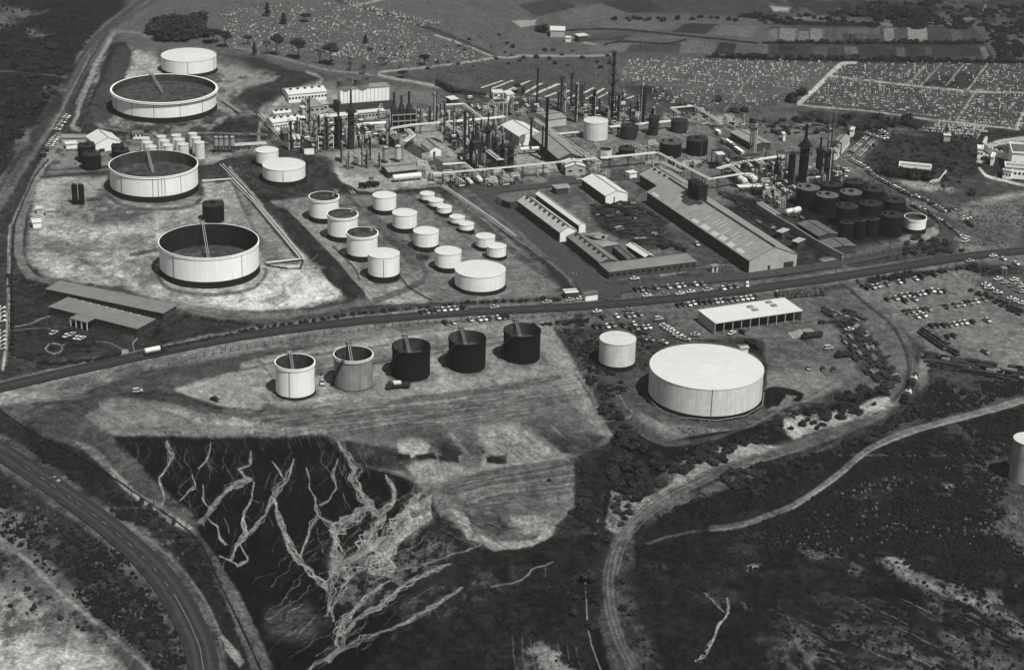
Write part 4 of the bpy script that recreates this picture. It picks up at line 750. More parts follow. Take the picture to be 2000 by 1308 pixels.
for k in range(40):   # tyre and blade marks on the made ground
    x = rnd.uniform(960, 1080); y = rnd.uniform(825, 890)
    L(rnd.choice([150, 70, 80]), 1.3, [(x, y), (x+35, y+30)], soft=.8, warp=1, op=.45)
for k in range(60):
    x = rnd.uniform(540, 1080); y = 800-(x-540)*.1+rnd.uniform(-14, 60); l = rnd.uniform(30, 110)
    L(rnd.choice([140, 74, 66, 130]), rnd.uniform(1, 2), [(x, y), (x+l*.5, y-l*.06), (x+l, y-l*.14)], soft=1, warp=2, op=.4)
# washed-out gullies on the burnt slope
def strand(pts, w0, w1, gv, lw, op, ph=None):
    # one thread of water-washed sand: follows the channel and wanders smoothly inside its width
    D = []; tot = 0
    for a_, b_ in zip(pts[:-1], pts[1:]):
        l = float(np.hypot(*(b_-a_))); n_ = max(1, int(l/3.2))
        for k in range(n_): D.append((a_+(b_-a_)*k/n_, (b_-a_)/max(l, 1e-6)))
    D.append((pts[-1], D[-1][1])); n_ = len(D); q = []
    f = [rnd.uniform(.10, .22), rnd.uniform(.35, .6), rnd.uniform(.9, 1.5)]; p = [rnd.uniform(0, 6.3) for _ in range(3)]
    for i, (c, d) in enumerate(D):
        w_ = (w0+(w1-w0)*i/n_)*(.3+.9*abs(math.sin(i*.085+pts[0][0]*.7)+.4*math.sin(i*.23+pts[0][1]))*.7); e = math.sin(i*f[0]+p[0])*.5+math.sin(i*f[1]+p[1])*.25+math.sin(i*f[2]+p[2])*.10+rnd.gauss(0, .05)
        m_ = 1.5*math.sin(i*.21+pts[0][0])+.9*math.sin(i*.57+pts[0][1])
        q.append((c[0]-d[1]*(e*w_*1.25*min(1, .25+i/12)+m_), c[1]+d[0]*(e*w_*1.25*min(1, .25+i/12)+m_)*.6))
    i0 = 0 if rnd.random() < .6 else rnd.randrange(0, max(1, n_//2)); i1 = n_ if rnd.random() < .6 else rnd.randrange(i0+2, n_+2)
    q = q[i0:i1]
    if len(q) > 1:
        for j in range(0, len(q)-1, 14): L(gv, lw, q[j:j+15], soft=.8, warp=1.2, op=op)
def gully(pts, w0, w1, g=134, n=5, spread=1):
    pts = [np.array(p, float) for p in pts]; n = int(n*1.05)+1; g *= 1.12
    strand(pts, w0*.15, w1*.15, g, 1.4, .9)
    for s_ in range(n): strand(pts, w0, w1, g*rnd.uniform(.75, 1.1), rnd.uniform(1.1, 2.0), rnd.uniform(.55, .95))
    for s_ in range(n//2+1):
        i = rnd.randrange(len(pts)-1); c = pts[i]+(pts[i+1]-pts[i])*rnd.random(); e = c+np.array([rnd.uniform(-30, 30), rnd.uniform(8, 34)])
        strand([c, (c+e)/2+np.array([rnd.uniform(-6, 6), 0]), e], 2, 5, g*rnd.uniform(.5, .9), rnd.uniform(.6, 1.2), rnd.uniform(.3, .7))
    if w0+w1 > 14: L(g*.62, (w0+w1)/2.6, [tuple(p) for p in pts], soft=5, warp=8, op=.3, patch=.5, psc=3)
exec("""
gully([(325,860),(332,885),(330,910)],14,3,n=4)
gully([(330,905),(310,930),(318,955),(325,975),(318,985)],3,6,n=3)
gully([(412,862),(402,900),(388,913)],5,3,n=3)
gully([(398,945),(395,970),(403,985),(410,990)],3,4,n=2)
gully([(378,925),(380,950),(362,965),(350,975)],4,8,n=4)
gully([(492,880),(488,905),(465,915),(478,930),(493,935),(445,950),(425,975),(410,1000),(392,1020)],6,16,n=9)
gully([(408,1012),(425,1025),(430,1045),(440,1062)],5,3,n=3)
gully([(497,940),(493,970),(475,1000),(472,1020),(480,1040),(465,1060),(448,1093)],4,9,n=5)
gully([(468,1060),(482,1090),(465,1103),(448,1093),(428,1085)],4,3,n=3)
gully([(575,895),(565,915),(557,935),(545,952),(533,975),(515,1005),(485,1040)],10,9,n=6)
gully([(533,970),(545,1005),(553,1030),(565,1065),(590,1095),(610,1120),(640,1150)],9,14,n=9)
gully([(532,900),(545,918),(555,932)],4,6,n=3)
gully([(600,912),(605,950),(615,970),(622,1000),(605,1030),(598,1055),(590,1080)],5,7,n=5)
gully([(660,895),(652,925),(655,950),(640,975),(625,985)],3,5,n=3)
gully([(620,1005),(640,1020),(660,1050),(650,1080),(660,1120)],7,16,n=7)
gully([(660,860),(690,900),(700,912),(690,930),(710,970),(720,985),(690,1010),(650,1040)],10,26,n=14)
gully([(755,925),(770,955),(765,980),(745,1000),(735,1030),(700,1080)],7,22,n=10)
gully([(720,985),(740,1010),(725,1050),(740,1080),(700,1110)],18,16,n=10)
gully([(840,970),(820,1000),(800,1030),(770,1060),(750,1090),(740,1120)],30,24,g=150,n=26)
gully([(820,960),(780,1020),(740,1060),(690,1090),(660,1120)],22,22,n=16)
gully([(650,1040),(660,1080),(650,1120),(640,1160),(640,1200)],18,12,n=9)
gully([(700,1110),(670,1140),(650,1180),(650,1210)],10,9,n=6)
gully([(760,1130),(720,1160),(680,1200),(660,1230),(665,1260),(640,1290)],7,20,n=9)
gully([(880,1100),(820,1120),(770,1160),(700,1205),(665,1240)],12,12,n=8,g=120)
gully([(905,1145),(850,1180),(790,1215),(720,1240),(660,1270),(600,1305)],10,10,n=9,g=135)
gully([(940,1060),(860,1090),(780,1110),(720,1135)],5,8,n=4,g=100)
gully([(1080,1095),(1040,1110),(1020,1130),(960,1145)],4,3,n=3,g=100)
gully([(1420,1165),(1425,1195),(1405,1215),(1390,1250),(1380,1270),(1360,1290)],6,5,n=4,g=130)
gully([(1375,1155),(1400,1175),(1418,1195)],3,3,n=2,g=100)
""")
for k in range(230):  # ragged lip of the burnt slope
    x = rnd.uniform(235, 650); y = 853+3*math.sin(x*.03)+rnd.uniform(-8, 12); l = rnd.uniform(3, 22)
    L(rnd.choice([24, 30, 96, 110, 60]), rnd.uniform(.7, 1.6), [(x, y), (x+rnd.uniform(.0, .9)*l, y+l)], soft=.9, warp=4, op=rnd.uniform(.12, .45))
for k in range(90):
    x = rnd.uniform(700, 900); y = 960+rnd.uniform(0, 110)
    L(rnd.choice([125, 90, 24]), 1.2, [(x, y), (x-rnd.uniform(8, 26), y+rnd.uniform(8, 30))], soft=.8, warp=2, op=.5)
for k in range(60):
    x = rnd.uniform(1500, 2000); y = rnd.uniform(1180, 1300)
    L(rnd.choice([84, 96, 120]), rnd.uniform(1, 2.5), [(x, y), (x+rnd.uniform(15, 50), y+rnd.uniform(6, 22))], soft=1.5, warp=2, op=.35)

def smooth(a, b, x):
    t = np.clip((x-a)/(b-a+1e-9), 0, 1); return t*t*(3-2*t)
def seg_dist(x, y, a, b):
    dx, dy = b[0]-a[0], b[1]-a[1]; t = np.clip(((x-a[0])*dx+(y-a[1])*dy)/(dx*dx+dy*dy+1e-9), 0, 1)
    return np.hypot(x-a[0]-t*dx, y-a[1]-t*dy)
def curve(pts):
    if len(pts) < 3 or len(pts) > 12: return pts
    Q = [np.array(p, float) for p in pts]; n = len(Q); C = []
    for i in range(n-1):
        p0, p1, p2, p3 = Q[max(0, i-1)], Q[i], Q[i+1], Q[min(n-1, i+2)]
        if np.hypot(*(p2-p1)) < 14: C.append(p1); continue
        for t in (0, .25, .5, .75): C.append(.5*((2*p1)+(p2-p0)*t+(2*p0-5*p1+4*p2-p3)*t*t+(-p0+3*p1-3*p2+p3)*t**3))
    return C+[Q[-1]]
def build_ground():
    d2r = math.pi/180
    az = np.concatenate([np.linspace(-180, -40, 40)[:-1], np.linspace(-40, -18.6, 240)[:-1], np.linspace(-18.6, 18.6, 1460), np.linspace(18.6, 40, 240)[1:], np.linspace(40, 180, 40)[1:]])*d2r
    el = np.concatenate([np.linspace(88, 33.6, 22)[:-1], np.linspace(33.6, 12.3, 1050), np.geomspace(12.3, 1.1, 40)[1:]])*d2r
    A, E_ = np.meshgrid(az, el); r = CH/np.tan(E_)
    X = (r*np.sin(A)).ravel(); Y = (r*np.cos(A)).ravel()
    nc, nr = len(az), len(el)
    q = np.stack([X, Y, np.full_like(X, -CH)], 1); dd = q @ FW
    ok = dd > 50; dd = np.where(ok, dd, 50)
    px = 1000+F_*(q @ RT)/dd; py = 654-F_*(q @ UP)/dd
    px = np.where(ok, px, 1e6)
    px = np.where((px > 2090) & (px < 3600), 4180-px, np.where((px < -60) & (px > -1500), -120-px, px))   # the land goes on beyond the surveyed part
    g = np.full(X.shape, 52.0)
    wx = fbm(X, Y, 14, 6, 5, .66); wy = fbm(X, Y, 14, 6, 9, .66); wf = fbm(X, Y, 3, 2, 31)
    rr = np.hypot(X, Y); ps = 3800/np.sqrt(rr**2+CH**2)*1.2         # paint pixels per metre
    pn = {}
    for it in PAINT:
        if it[0] == 'p':
            _, gv, soft, warp, patch, op, psc, pts = it; pad = soft+warp+3
        else:
            _, gv, wd, soft, warp, op, patch, psc, pts = it; pad = wd/2+soft+warp+3
        xs = [p[0] for p in pts]; ys = [p[1] for p in pts]
        I = np.nonzero((px > min(xs)-pad) & (px < max(xs)+pad) & (py > min(ys)-pad) & (py < max(ys)+pad))[0]
        if len(I) == 0: continue
        x = px[I]+warp*(wx[I]*1.1+wf[I]*.35); y = py[I]+warp*.5*(wy[I]*1.1+wf[I]*.35)
        if it[0] == 'p':
            d = np.full(len(I), 1e9); ins = np.zeros(len(I), bool)
            for a, b in zip(pts, pts[1:]+pts[:1]):
                d = np.minimum(d, seg_dist(x, y*1.0, a, b))
                if a[1] != b[1]:
                    c = ((a[1] > y) != (b[1] > y)) & (x < (b[0]-a[0])*(y-a[1])/(b[1]-a[1])+a[0]); ins ^= c
            m = smooth(-soft, soft, np.where(ins, d, -d))
        else:
            d = np.full(len(I), 1e9)
            for a, b in zip(*(lambda q: (q[:-1], q[1:]))(curve(pts))): d = np.minimum(d, seg_dist(x, y, a, b))
            m = 1-smooth(wd/2-soft*.5, wd/2+soft*.8, d)
        if patch:
            if psc not in pn: pn[psc] = fbm(X, Y*.6, psc, 7, 40+psc, .74)*1.15
            c = (patch-.5)*.5
            m = m*(1-(1-smooth(c-.16, c+.12, pn[psc][I]))*min(1, patch*1.5))
        m = m*op
        g[I] = g[I]*(1-m)+gv*m
    # tone variation of soil and vegetation
    v = np.clip((py-40)/160, .35, 1)*(.08*fbm(X, Y, 60, 3, 3)+.30*fbm(X, Y*.7, 11, 6, 77, .8)+.30*fbm(X, Y*.8, 2.2, 3, 99, .85))
    g = g*(1+v*np.where(g < 60, 1.5, 1.0))
    g = g+9*np.exp(-((g-98)/42)**2)
    c = np.clip(g, 8, 215)/255
    a = np.where(c < .04045, c/12.92, ((c+.055)/1.055)**2.4)/KB
    Z = .22*fbm(X, Y, 18, 4, 55)+.10*fbm(X, Y, 3, 2, 8)
    for pts, wd, h in RIDGES:
        xs = [p[0] for p in pts]; ys = [p[1] for p in pts]
        I = np.nonzero((px > min(xs)-60) & (px < max(xs)+60) & (py > min(ys)-50) & (py < max(ys)+50))[0]
        W = [at(*p) for p in pts]; d = np.full(len(I), 1e9)
        for a_, b_ in zip(W[:-1], W[1:]): d = np.minimum(d, seg_dist(X[I], Y[I], a_, b_))
        Z[I] = np.maximum(Z[I], h*(1-smooth(wd*.12, wd, d))+Z[I]*.5)
    Z = np.where(rr > 2500, 0, Z)
    Z -= .35
    me = bpy.data.meshes.new('ground'); n = len(X)
    me.vertices.add(n); me.vertices.foreach_set('co', np.stack([X, Y, Z], 1).astype(np.float32).ravel())
    idx = np.arange(nr*nc).reshape(nr, nc)
    f = np.stack([idx[:-1, :-1], idx[1:, :-1], idx[1:, 1:], idx[:-1, 1:]], -1).reshape(-1, 4)[:, ::-1]
    # close the seam behind the camera
    s = np.stack([idx[:-1, -1], idx[1:, -1], idx[1:, 0], idx[:-1, 0]], -1)[:, ::-1]; f = f  # az -180 equals 180
    nf = len(f)
    me.loops.add(nf*4); me.loops.foreach_set('vertex_index', f.astype(np.int32).ravel())
    me.polygons.add(nf); me.polygons.foreach_set('loop_start', np.arange(0, nf*4, 4, dtype=np.int32))
    me.polygons.foreach_set('loop_total', np.full(nf, 4, np.int32)); me.polygons.foreach_set('use_smooth', np.ones(nf, bool))
    at_ = me.attributes.new('soil', 'FLOAT', 'POINT'); at_.data.foreach_set('value', a.astype(np.float32))
    me.update(calc_edges=True); me.validate()
    m = bpy.data.materials.new('soil and grass'); m.use_nodes = True; N = m.node_tree.nodes; K = m.node_tree.links
    b = N['Principled BSDF']; b.inputs['Roughness'].default_value = 1; b.inputs['Specular IOR Level'].default_value = 0
    ta = N.new('ShaderNodeAttribute'); ta.attribute_name = 'soil'
    geo = N.new('ShaderNodeNewGeometry'); no = N.new('ShaderNodeTexNoise'); no.inputs['Scale'].default_value = .9; no.inputs['Detail'].default_value = 6; no.inputs['Roughness'].default_value = .75
    K.new(geo.outputs['Position'], no.inputs['Vector'])
    mr = N.new('ShaderNodeMapRange'); mr.inputs['From Min'].default_value = .3; mr.inputs['From Max'].default_value = .7; mr.inputs['To Min'].default_value = .5; mr.inputs['To Max'].default_value = 1.55
    K.new(no.outputs['Fac'], mr.inputs['Value'])
    mu = N.new('ShaderNodeMath'); mu.operation = 'MULTIPLY'; K.new(ta.outputs['Fac'], mu.inputs[0]); K.new(mr.outputs[0], mu.inputs[1])
    n2 = N.new('ShaderNodeTexNoise'); n2.inputs['Scale'].default_value = .22; n2.inputs['Detail'].default_value = 8; n2.inputs['Roughness'].default_value = .8
    K.new(geo.outputs['Position'], n2.inputs['Vector'])
    r2 = N.new('ShaderNodeMapRange'); r2.inputs['From Min'].default_value = .35; r2.inputs['From Max'].default_value = .65; r2.inputs['To Min'].default_value = .72; r2.inputs['To Max'].default_value = 1.3
    K.new(n2.outputs['Fac'], r2.inputs['Value']); m4 = N.new('ShaderNodeMath'); m4.operation = 'MULTIPLY'; K.new(mu.outputs[0], m4.inputs[0]); K.new(r2.outputs[0], m4.inputs[1])
    K.new(m4.outputs[0], b.inputs['Base Color'])
    bp = N.new('ShaderNodeBump'); bp.inputs['Strength'].default_value = .5; bp.inputs['Distance'].default_value = .4
    K.new(no.outputs['Fac'], bp.inputs['Height']); K.new(bp.outputs[0], b.inputs['Normal'])
    me.materials.append(m)
    tag(link('ground', me), kind='structure')
    m2 = bpy.data.materials
RIDGES = [([(548, 415), (620, 490), (705, 585)], 7, 2.2), ([(440, 318), (560, 300), (610, 312), (680, 372)], 6, 1.8),
          ([(645, 392), (720, 470), (800, 548)], 4.5, 1.2), ([(905, 372), (1000, 450), (1105, 548)], 5, 1.6),
          ([(800, 385), (880, 440), (940, 480)], 3, .9), ([(425, 112), (480, 125), (560, 158)], 8, 2.5), ([(520, 205), (580, 178), (620, 160)], 9, 2.5),
          ([(235, 88), (205, 160), (175, 245)], 8, 1.8), ([(300, 660), (500, 665)], 2, .2),
          ([(1240, 806), (1330, 862), (1480, 842), (1650, 748)], 5, 1.5), ([(560, 700), (700, 672), (980, 632)], 4, .8),
          ([(430, 268), (520, 275)], 4, 1.0), ([(220, 850), (420, 842), (640, 846)], 7, 1.5), ([(870, 965), (1000, 925), (1125, 900)], 10, 1.6), ([(880, 1000), (950, 1050), (1070, 1030)], 6, 1.2)]
build_ground()
# ---------------------------------------------------------------- paved roads (sheets above the ground)
def ribbon(name, pts, width, m, z=.12, label=None, step=6):
    W = [at(*p) for p in pts]; C = []
    n = len(W)
    for i in range(n-1):           # catmull-rom
        p0 = W[max(0, i-1)]; p1 = W[i]; p2 = W[i+1]; p3 = W[min(n-1, i+2)]
        k = max(2, int((p2-p1).length/step))
        for j in range(k):
            t = j/k; C.append(.5*((2*p1)+(p2-p0)*t+(2*p0-5*p1+4*p2-p3)*t*t+(-p0+3*p1-3*p2+p3)*t**3))
    C.append(W[-1]); V = []; Fc = []
    for i, c in enumerate(C):
        d = (C[min(len(C)-1, i+1)]-C[max(0, i-1)]); d.z = 0; d.normalize(); nn = Vector((-d.y, d.x, 0))
        if isinstance(width, tuple): a, b_ = width
        else: a, b_ = -width/2, width/2
        V += [(c.x+nn.x*a, c.y+nn.y*a, z), (c.x+nn.x*b_, c.y+nn.y*b_, z)]
        if i: Fc.append((2*i-2, 2*i-1, 2*i+1, 2*i))
    me = bpy.data.meshes.new(name); me.from_pydata(V, [], [f[::-1] for f in Fc]); me.materials.append(m)
    o = link(name, me); tag(o, kind='structure'); return C
ASPH = mat('worn dark asphalt', g=48, rough=.9, var=.45, sc=2.5)
ASPH2 = mat('asphalt wheel tracks', g=64, rough=.9, var=.45, sc=2.5)
VERGE = mat('gravel shoulder', g=110, rough=.95, var=.4, sc=2)
LINE = mat('worn road line', g=120, rough=.8, var=.4, sc=1)
main_pts = [(-120, 790), (0, 757), (100, 733), (200, 711), (300, 689), (400, 669), (500, 652), (600, 638), (700, 627), (800, 618), (900, 610), (1000, 605), (1100, 600), (1200, 593), (1300, 584), (1400, 573), (1500, 560), (1600, 546), (1700, 530), (1800, 514), (1900, 499), (2000, 489), (2120, 478)]
ribbon('road', main_pts, 7.9, ASPH, .12)
ribbon('road', main_pts, (-.8, .8), ASPH2, .16)
low_pts = [(-120, 810), (0, 880), (50, 912), (100, 946), (150, 981), (200, 1018), (250, 1060), (300, 1108), (340, 1160), (370, 1215), (390, 1262), (398, 1310), (402, 1380)]
ribbon('road', low_pts, 9.2, ASPH, .12)
ribbon('road', low_pts, (-2.6, -1.2), ASPH2, .16); ribbon('road', low_pts, (1.2, 2.6), ASPH2, .16)
C_ = ribbon('road', [(1500, 0), (1510, 0)], .1, LINE, .1)
bpy.data.objects.remove([o for o in bpy.data.objects if o.name.startswith('road')][-1])
ASPH3 = mat('dusty works asphalt', g=68, rough=.9, var=.4, sc=3)
ribbon('road', [(1176, 584), (1200, 568), (1260, 558), (1350, 548), (1450, 540), (1550, 527), (1640, 513), (1740, 493), (1805, 479), (1840, 466), (1855, 450), (1846, 432), (1822, 416)], 7.5, ASPH3, .10)
ribbon('road', [(1165, 575), (1150, 548), (1100, 505), (1040, 452), (980, 404), (945, 378), (925, 366)], 13, ASPH3, .09)
ribbon('road', [(905, 366), (960, 372), (1060, 362), (1150, 350), (1240, 345)], 7, ASPH3, .07)
ribbon('road', [(798, 284), (850, 318), (925, 366)], 8, ASPH3, .06)
def dashes(pts, w, L_, gap):
    W = [at(*p) for p in pts]; mb = MB(); acc = 0
    for a, b in zip(W[:-1], W[1:]):
        d = (b-a); l = d.length; d.normalize(); n_ = Vector((-d.y, d.x, 0)); t = 0
        while t < l:
            q = min(t+L_, l); p = a+d*t; r = a+d*q
            mb.add([(p.x+n_.x*w, p.y+n_.y*w, .2), (p.x-n_.x*w, p.y-n_.y*w, .2), (r.x-n_.x*w, r.y-n_.y*w, .2), (r.x+n_.x*w, r.y+n_.y*w, .2)], [(0, 1, 2, 3)]); t += L_+gap
    o = mb.build('road_marking', LINE); tag(o, kind='structure')
dashes(low_pts[2:9], .14, 3, 7); dashes(low_pts[8:], .14, 50, 0)
# ================================================================ tanks
def tank(label, lim, wall=WALLW, roof='cone', roofmat=None, band=1.9, name='storage_tank', inner=None, deck=.55, rim=False,
         ladder=0, ls=1, stair=None, hatch=True, group=None, fitd=None, lines=(), legs=0, cap=None):
    x, y, r, h = fitd if fitd is not None else fit_cyl(*lim)
    z0 = legs
    t = thing(name, label, 'tank' if r > 1.5 else 'vessel', (x, y, 0), 0, group)
    n = 64 if r > 9 else (40 if r > 4 else 24)
    roofmat = roofmat or (ROOFW if wall is WALLW else BLACKR if wall in (BLACK, RUST) else ROOFC)
    if roof != 'open':
        ch = r*.05 if roof == 'cone' else r*.22
        MB().lathe([(r, z0), (r, h-ch)], n, cap0=False, cap1=False).build('shell', wall, t, smooth=True)
        prof = [(r+.12, h-ch-.15), (r+.12, h-ch)]
        if roof == 'cone': prof += [(0.3, h)]
        else: prof += [(r*math.cos(a), h-ch+ch*math.sin(a)) for a in (.3, .6, .95, 1.3)]
        rf = MB().lathe(prof, n, cap0=False).build('roof', roofmat, t, smooth=False)
        fm = wall if wall in (BLACK, RUST) else MIDST
        if fm is not MIDST: MB().lathe([(1.3, h-ch*.35), (1.3, h+.5), (.5, h+.9)], 10).build('centre_vent', fm, t)
        if r > 3:
            m = MB(); prev = None
            for k in range(7 if r < 12 else 14):
                a = math.pi*(.15+.045*k if r < 12 else .1+.05*k); q = r-.25; p = (q*math.cos(a), q*math.sin(a), h-ch+.75)
                m.box(p[0]-.1, p[1]-.1, h-ch-.1, p[0]+.1, p[1]+.1, h-ch+.8)
                if prev: m.tube(prev, p, .07, 4)
                prev = p
            m.build('railing', fm, t)
        if hatch and fm is not MIDST: MB().box(-r*.8, -.5, h-ch-.02, -r*.8+1, .5, h-ch+1.0).build('hatch', fm, t)
    else:
        th = .12
        MB().lathe([(r, z0), (r, h)], n, cap0=False, cap1=False).build('shell', wall, t, smooth=True)
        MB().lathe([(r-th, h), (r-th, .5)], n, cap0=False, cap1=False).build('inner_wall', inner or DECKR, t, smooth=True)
        m = MB().lathe([(r-th-.02, h), (r+.08, h)], n, cap0=False, cap1=False)
        if rim: m.lathe([(r+.02, h-1.0), (r+rim, h-.9), (r+rim, h-.78), (r+.02, h-.7)], n, cap0=False, cap1=False); m.lathe([(r-.1, h+.02), (r+rim*.8, h+.02), (r+rim*.8, h-.25)], n, cap0=False, cap1=False)
        m.build('top_rim', WALLW if wall in (WALLW,) else wall if wall is not WALLG else WALLC, t)
        dz = h*deck
        dk = MB().lathe([(r-.35, dz), (r-.35, dz+.5), (r*.86, dz+.6), (r*.66, dz+.15), (r*.64, dz-.25), (.3, dz-.2)], n, cap0=False).build('floating_roof', DECK, t, smooth=False)
        if ladder:
            a = ladder; m = MB(); p0 = Vector((math.cos(a)*(r-.3), math.sin(a)*(r-.3), h+.9)); p1 = Vector((math.cos(a)*r*(1-.88*ls), math.sin(a)*r*(1-.88*ls), dz+.6))
            u = Vector((-math.sin(a), math.cos(a), 0))*.5
            u = u*.8
            for s_ in (-1, 1): m.tube(p0+u*s_, p1+u*s_, .12, 4); m.tube(p0+u*s_+Vector((0, 0, 1)), p1+u*s_+Vector((0, 0, 1)), .05, 4)
            for k in range(14): q = p0.lerp(p1, k/14); m.box(-.5, -.12, -.03, .5, .12, .03, a+math.pi/2, q)
            m.build('rolling_ladder', PALE if wall is not BLACK else MIDST, t)
            m = MB(); m.box(-1.0, -.9, h+.7, 1.0, .9, h+.85, a, (math.cos(a)*(r+.3), math.sin(a)*(r+.3), 0))
            for sx in (-1, 1):
                for sy in (-.9, .9): m.box(sx-.06, sy-.06, h-1, sx+.06, sy+.06, h+1.9, a, (math.cos(a)*(r+.3), math.sin(a)*(r+.3), 0))
            m.box(-1.0, -.95, h+1.75, 1.0, -.87, h+1.87, a, (math.cos(a)*(r+.3), math.sin(a)*(r+.3), 0)); m.box(-1.0, .87, h+1.75, 1.0, .95, h+1.87, a, (math.cos(a)*(r+.3), math.sin(a)*(r+.3), 0))
            m.build('gauger_platform', STEEL if wall is not WALLW else MIDST, t)
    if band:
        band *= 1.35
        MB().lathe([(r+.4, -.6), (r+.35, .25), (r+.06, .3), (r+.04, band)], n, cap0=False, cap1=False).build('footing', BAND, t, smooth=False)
    if lines:
        for a in lines:
            m = MB(); m.tube((math.cos(a)*(r+.12), math.sin(a)*(r+.12), .3), (math.cos(a)*(r+.12), math.sin(a)*(r+.12), h-.8), .10, 4); m.build('drain_pipe', STEEL if wall is not BLACK else MIDST, t)
    if stair:
        a0, a1 = stair; k = max(12, int(abs(a1-a0)*r/1.2)); m = MB(); prev = None
        for i in range(k+1):
            a = a0+(a1-a0)*i/k; z = .3+(h-.3)*i/k; q = r+.55
            m.box(-.45, -.6, z-.06, .45, .6, z+.06, a, (q*math.cos(a), q*math.sin(a), 0))
            p = (math.cos(a)*(q+.45), math.sin(a)*(q+.45), z+1)
            if prev: m.tube(prev, p, .05, 4); m.tube((prev[0], prev[1], prev[2]-1), (p[0], p[1], p[2]-1), .12, 4)
            if i % 3 == 0: m.tube((p[0], p[1], z), p, .05, 4)
            prev = p
        m.build('spiral_stair', STEEL, t)
    return t
def sc_(v): k = CH/265.; return (v[0]*k, v[1]*k, v[2]*k, v[3]*k)
FIT = {'T1': (-165.6, 953.2, 13.7, 8.3), 'T2': (-166.1, 885.9, 24.1, 9.5), 'T3': (-150.2, 770.0, 18.0, 10.6), 'T4': (-113.2, 678.3, 18.3, 11.6),
       'B1': (-120.1, 733.1, 4.3, 7.1), 'U': (-98.1, 785.2, 9.0, 7.3), 'A': (-76.5, 738.2, 5.9, 9.4), 'B': (-67.2, 717.5, 5.9, 9.6), 'C': (-57.9, 697.0, 5.9, 9.6),
       'D': (-48.2, 675.7, 5.9, 9.8), 'E': (-53.1, 749.2, 4.8, 7.1), 'F': (-43.7, 728.7, 4.9, 7.1), 'G': (-34.2, 708.5, 4.9, 7.1), 'H': (-24.8, 686.9, 5.0, 7.2),
       'I': (-12.3, 669.3, 9.3, 7.2), 'M1': (-69.4, 572.6, 6.3, 10.5), 'M2': (-51.3, 580.2, 6.3, 10.5), 'M3': (-33.0, 588.8, 6.25, 10.2), 'M4': (-14.8, 596.9, 6.2, 10.1),
       'M5': (3.4, 605.2, 6.2, 9.9), 'N': (35.5, 601.8, 6.1, 9.6), 'O': (63.2, 577.8, 18.4, 11.4), 'P': (35.6, 856.8, 5.6, 8.5)}
FIT = {k: sc_(v) for k, v in FIT.items()}
G1 = 'large tanks of the western tank farm'
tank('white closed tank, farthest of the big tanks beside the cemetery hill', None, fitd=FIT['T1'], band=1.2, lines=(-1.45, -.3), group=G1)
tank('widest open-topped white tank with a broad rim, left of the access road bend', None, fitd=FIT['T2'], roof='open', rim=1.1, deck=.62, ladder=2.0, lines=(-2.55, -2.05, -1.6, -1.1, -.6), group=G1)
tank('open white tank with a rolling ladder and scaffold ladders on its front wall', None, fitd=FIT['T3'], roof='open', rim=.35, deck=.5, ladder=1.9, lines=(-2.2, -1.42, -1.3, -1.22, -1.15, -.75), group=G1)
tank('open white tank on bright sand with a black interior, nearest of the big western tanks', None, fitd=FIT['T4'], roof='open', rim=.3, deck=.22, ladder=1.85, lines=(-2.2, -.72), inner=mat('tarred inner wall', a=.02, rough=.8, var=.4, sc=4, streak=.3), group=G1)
tank('black upright vessel in the left pad, left of the pair', (139, 150.6, 361, 399), wall=BLACK, band=0, group='pair of black upright vessels')
tank('black upright vessel in the left pad, right of the pair', (152, 163.6, 361, 399), wall=BLACK, band=0, group='pair of black upright vessels')
tank('matt black upright tank right behind the open white tank on sand', None, fitd=FIT['B1'], wall=BLACK, band=0)
tank('broad low white closed tank in the grass bay left of the three open tanks', None, fitd=FIT['U'], lines=(-1.5,), band=1.6)
tank('smaller white closed tank partly hidden behind the broad low white tank', (499, 543.8, 284.4, 327), band=1.3)
for k, w_, dk in (('A', 'rearmost', .82), ('B', 'middle', .9), ('C', 'nearest', .9)):
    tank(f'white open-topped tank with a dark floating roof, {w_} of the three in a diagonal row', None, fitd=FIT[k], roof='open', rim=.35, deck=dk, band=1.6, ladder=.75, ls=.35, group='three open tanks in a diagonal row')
tank('tall white closed tank with a pipe down its front, near end of the diagonal row', None, fitd=FIT['D'], band=1.8, lines=(-1.5,))
for k, w_ in (('E', 'farthest'), ('F', 'second farthest'), ('G', 'second nearest'), ('H', 'nearest')):
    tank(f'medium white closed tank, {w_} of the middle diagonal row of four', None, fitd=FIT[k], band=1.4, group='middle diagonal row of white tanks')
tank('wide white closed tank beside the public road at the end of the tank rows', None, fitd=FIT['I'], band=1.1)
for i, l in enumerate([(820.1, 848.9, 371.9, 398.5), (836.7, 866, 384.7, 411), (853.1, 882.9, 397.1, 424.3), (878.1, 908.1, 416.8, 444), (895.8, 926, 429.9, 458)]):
    tank(f'small low white tank, {ORD[i]} from the plant in the row of five', l, band=1.4, group='small white tanks in a diagonal row')
tank('small white tank with dark pipe bends on its roof, left one of a close pair', (929.3, 967.2, 452.8, 490), band=1.1)
tank('small white tank, right one of a close pair beside the pipe track', (950.8, 988.9, 471.8, 508.5), band=1.0)
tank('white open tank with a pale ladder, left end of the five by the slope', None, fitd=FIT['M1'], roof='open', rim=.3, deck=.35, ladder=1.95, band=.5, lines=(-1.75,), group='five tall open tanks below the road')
tank('patchy grey primed open tank, second from the left of the five by the slope', None, fitd=FIT['M2'], wall=WALLG, roof='open', rim=.35, deck=.4, ladder=1.9, band=0, stair=(-2.9, -2.0), group='five tall open tanks below the road')
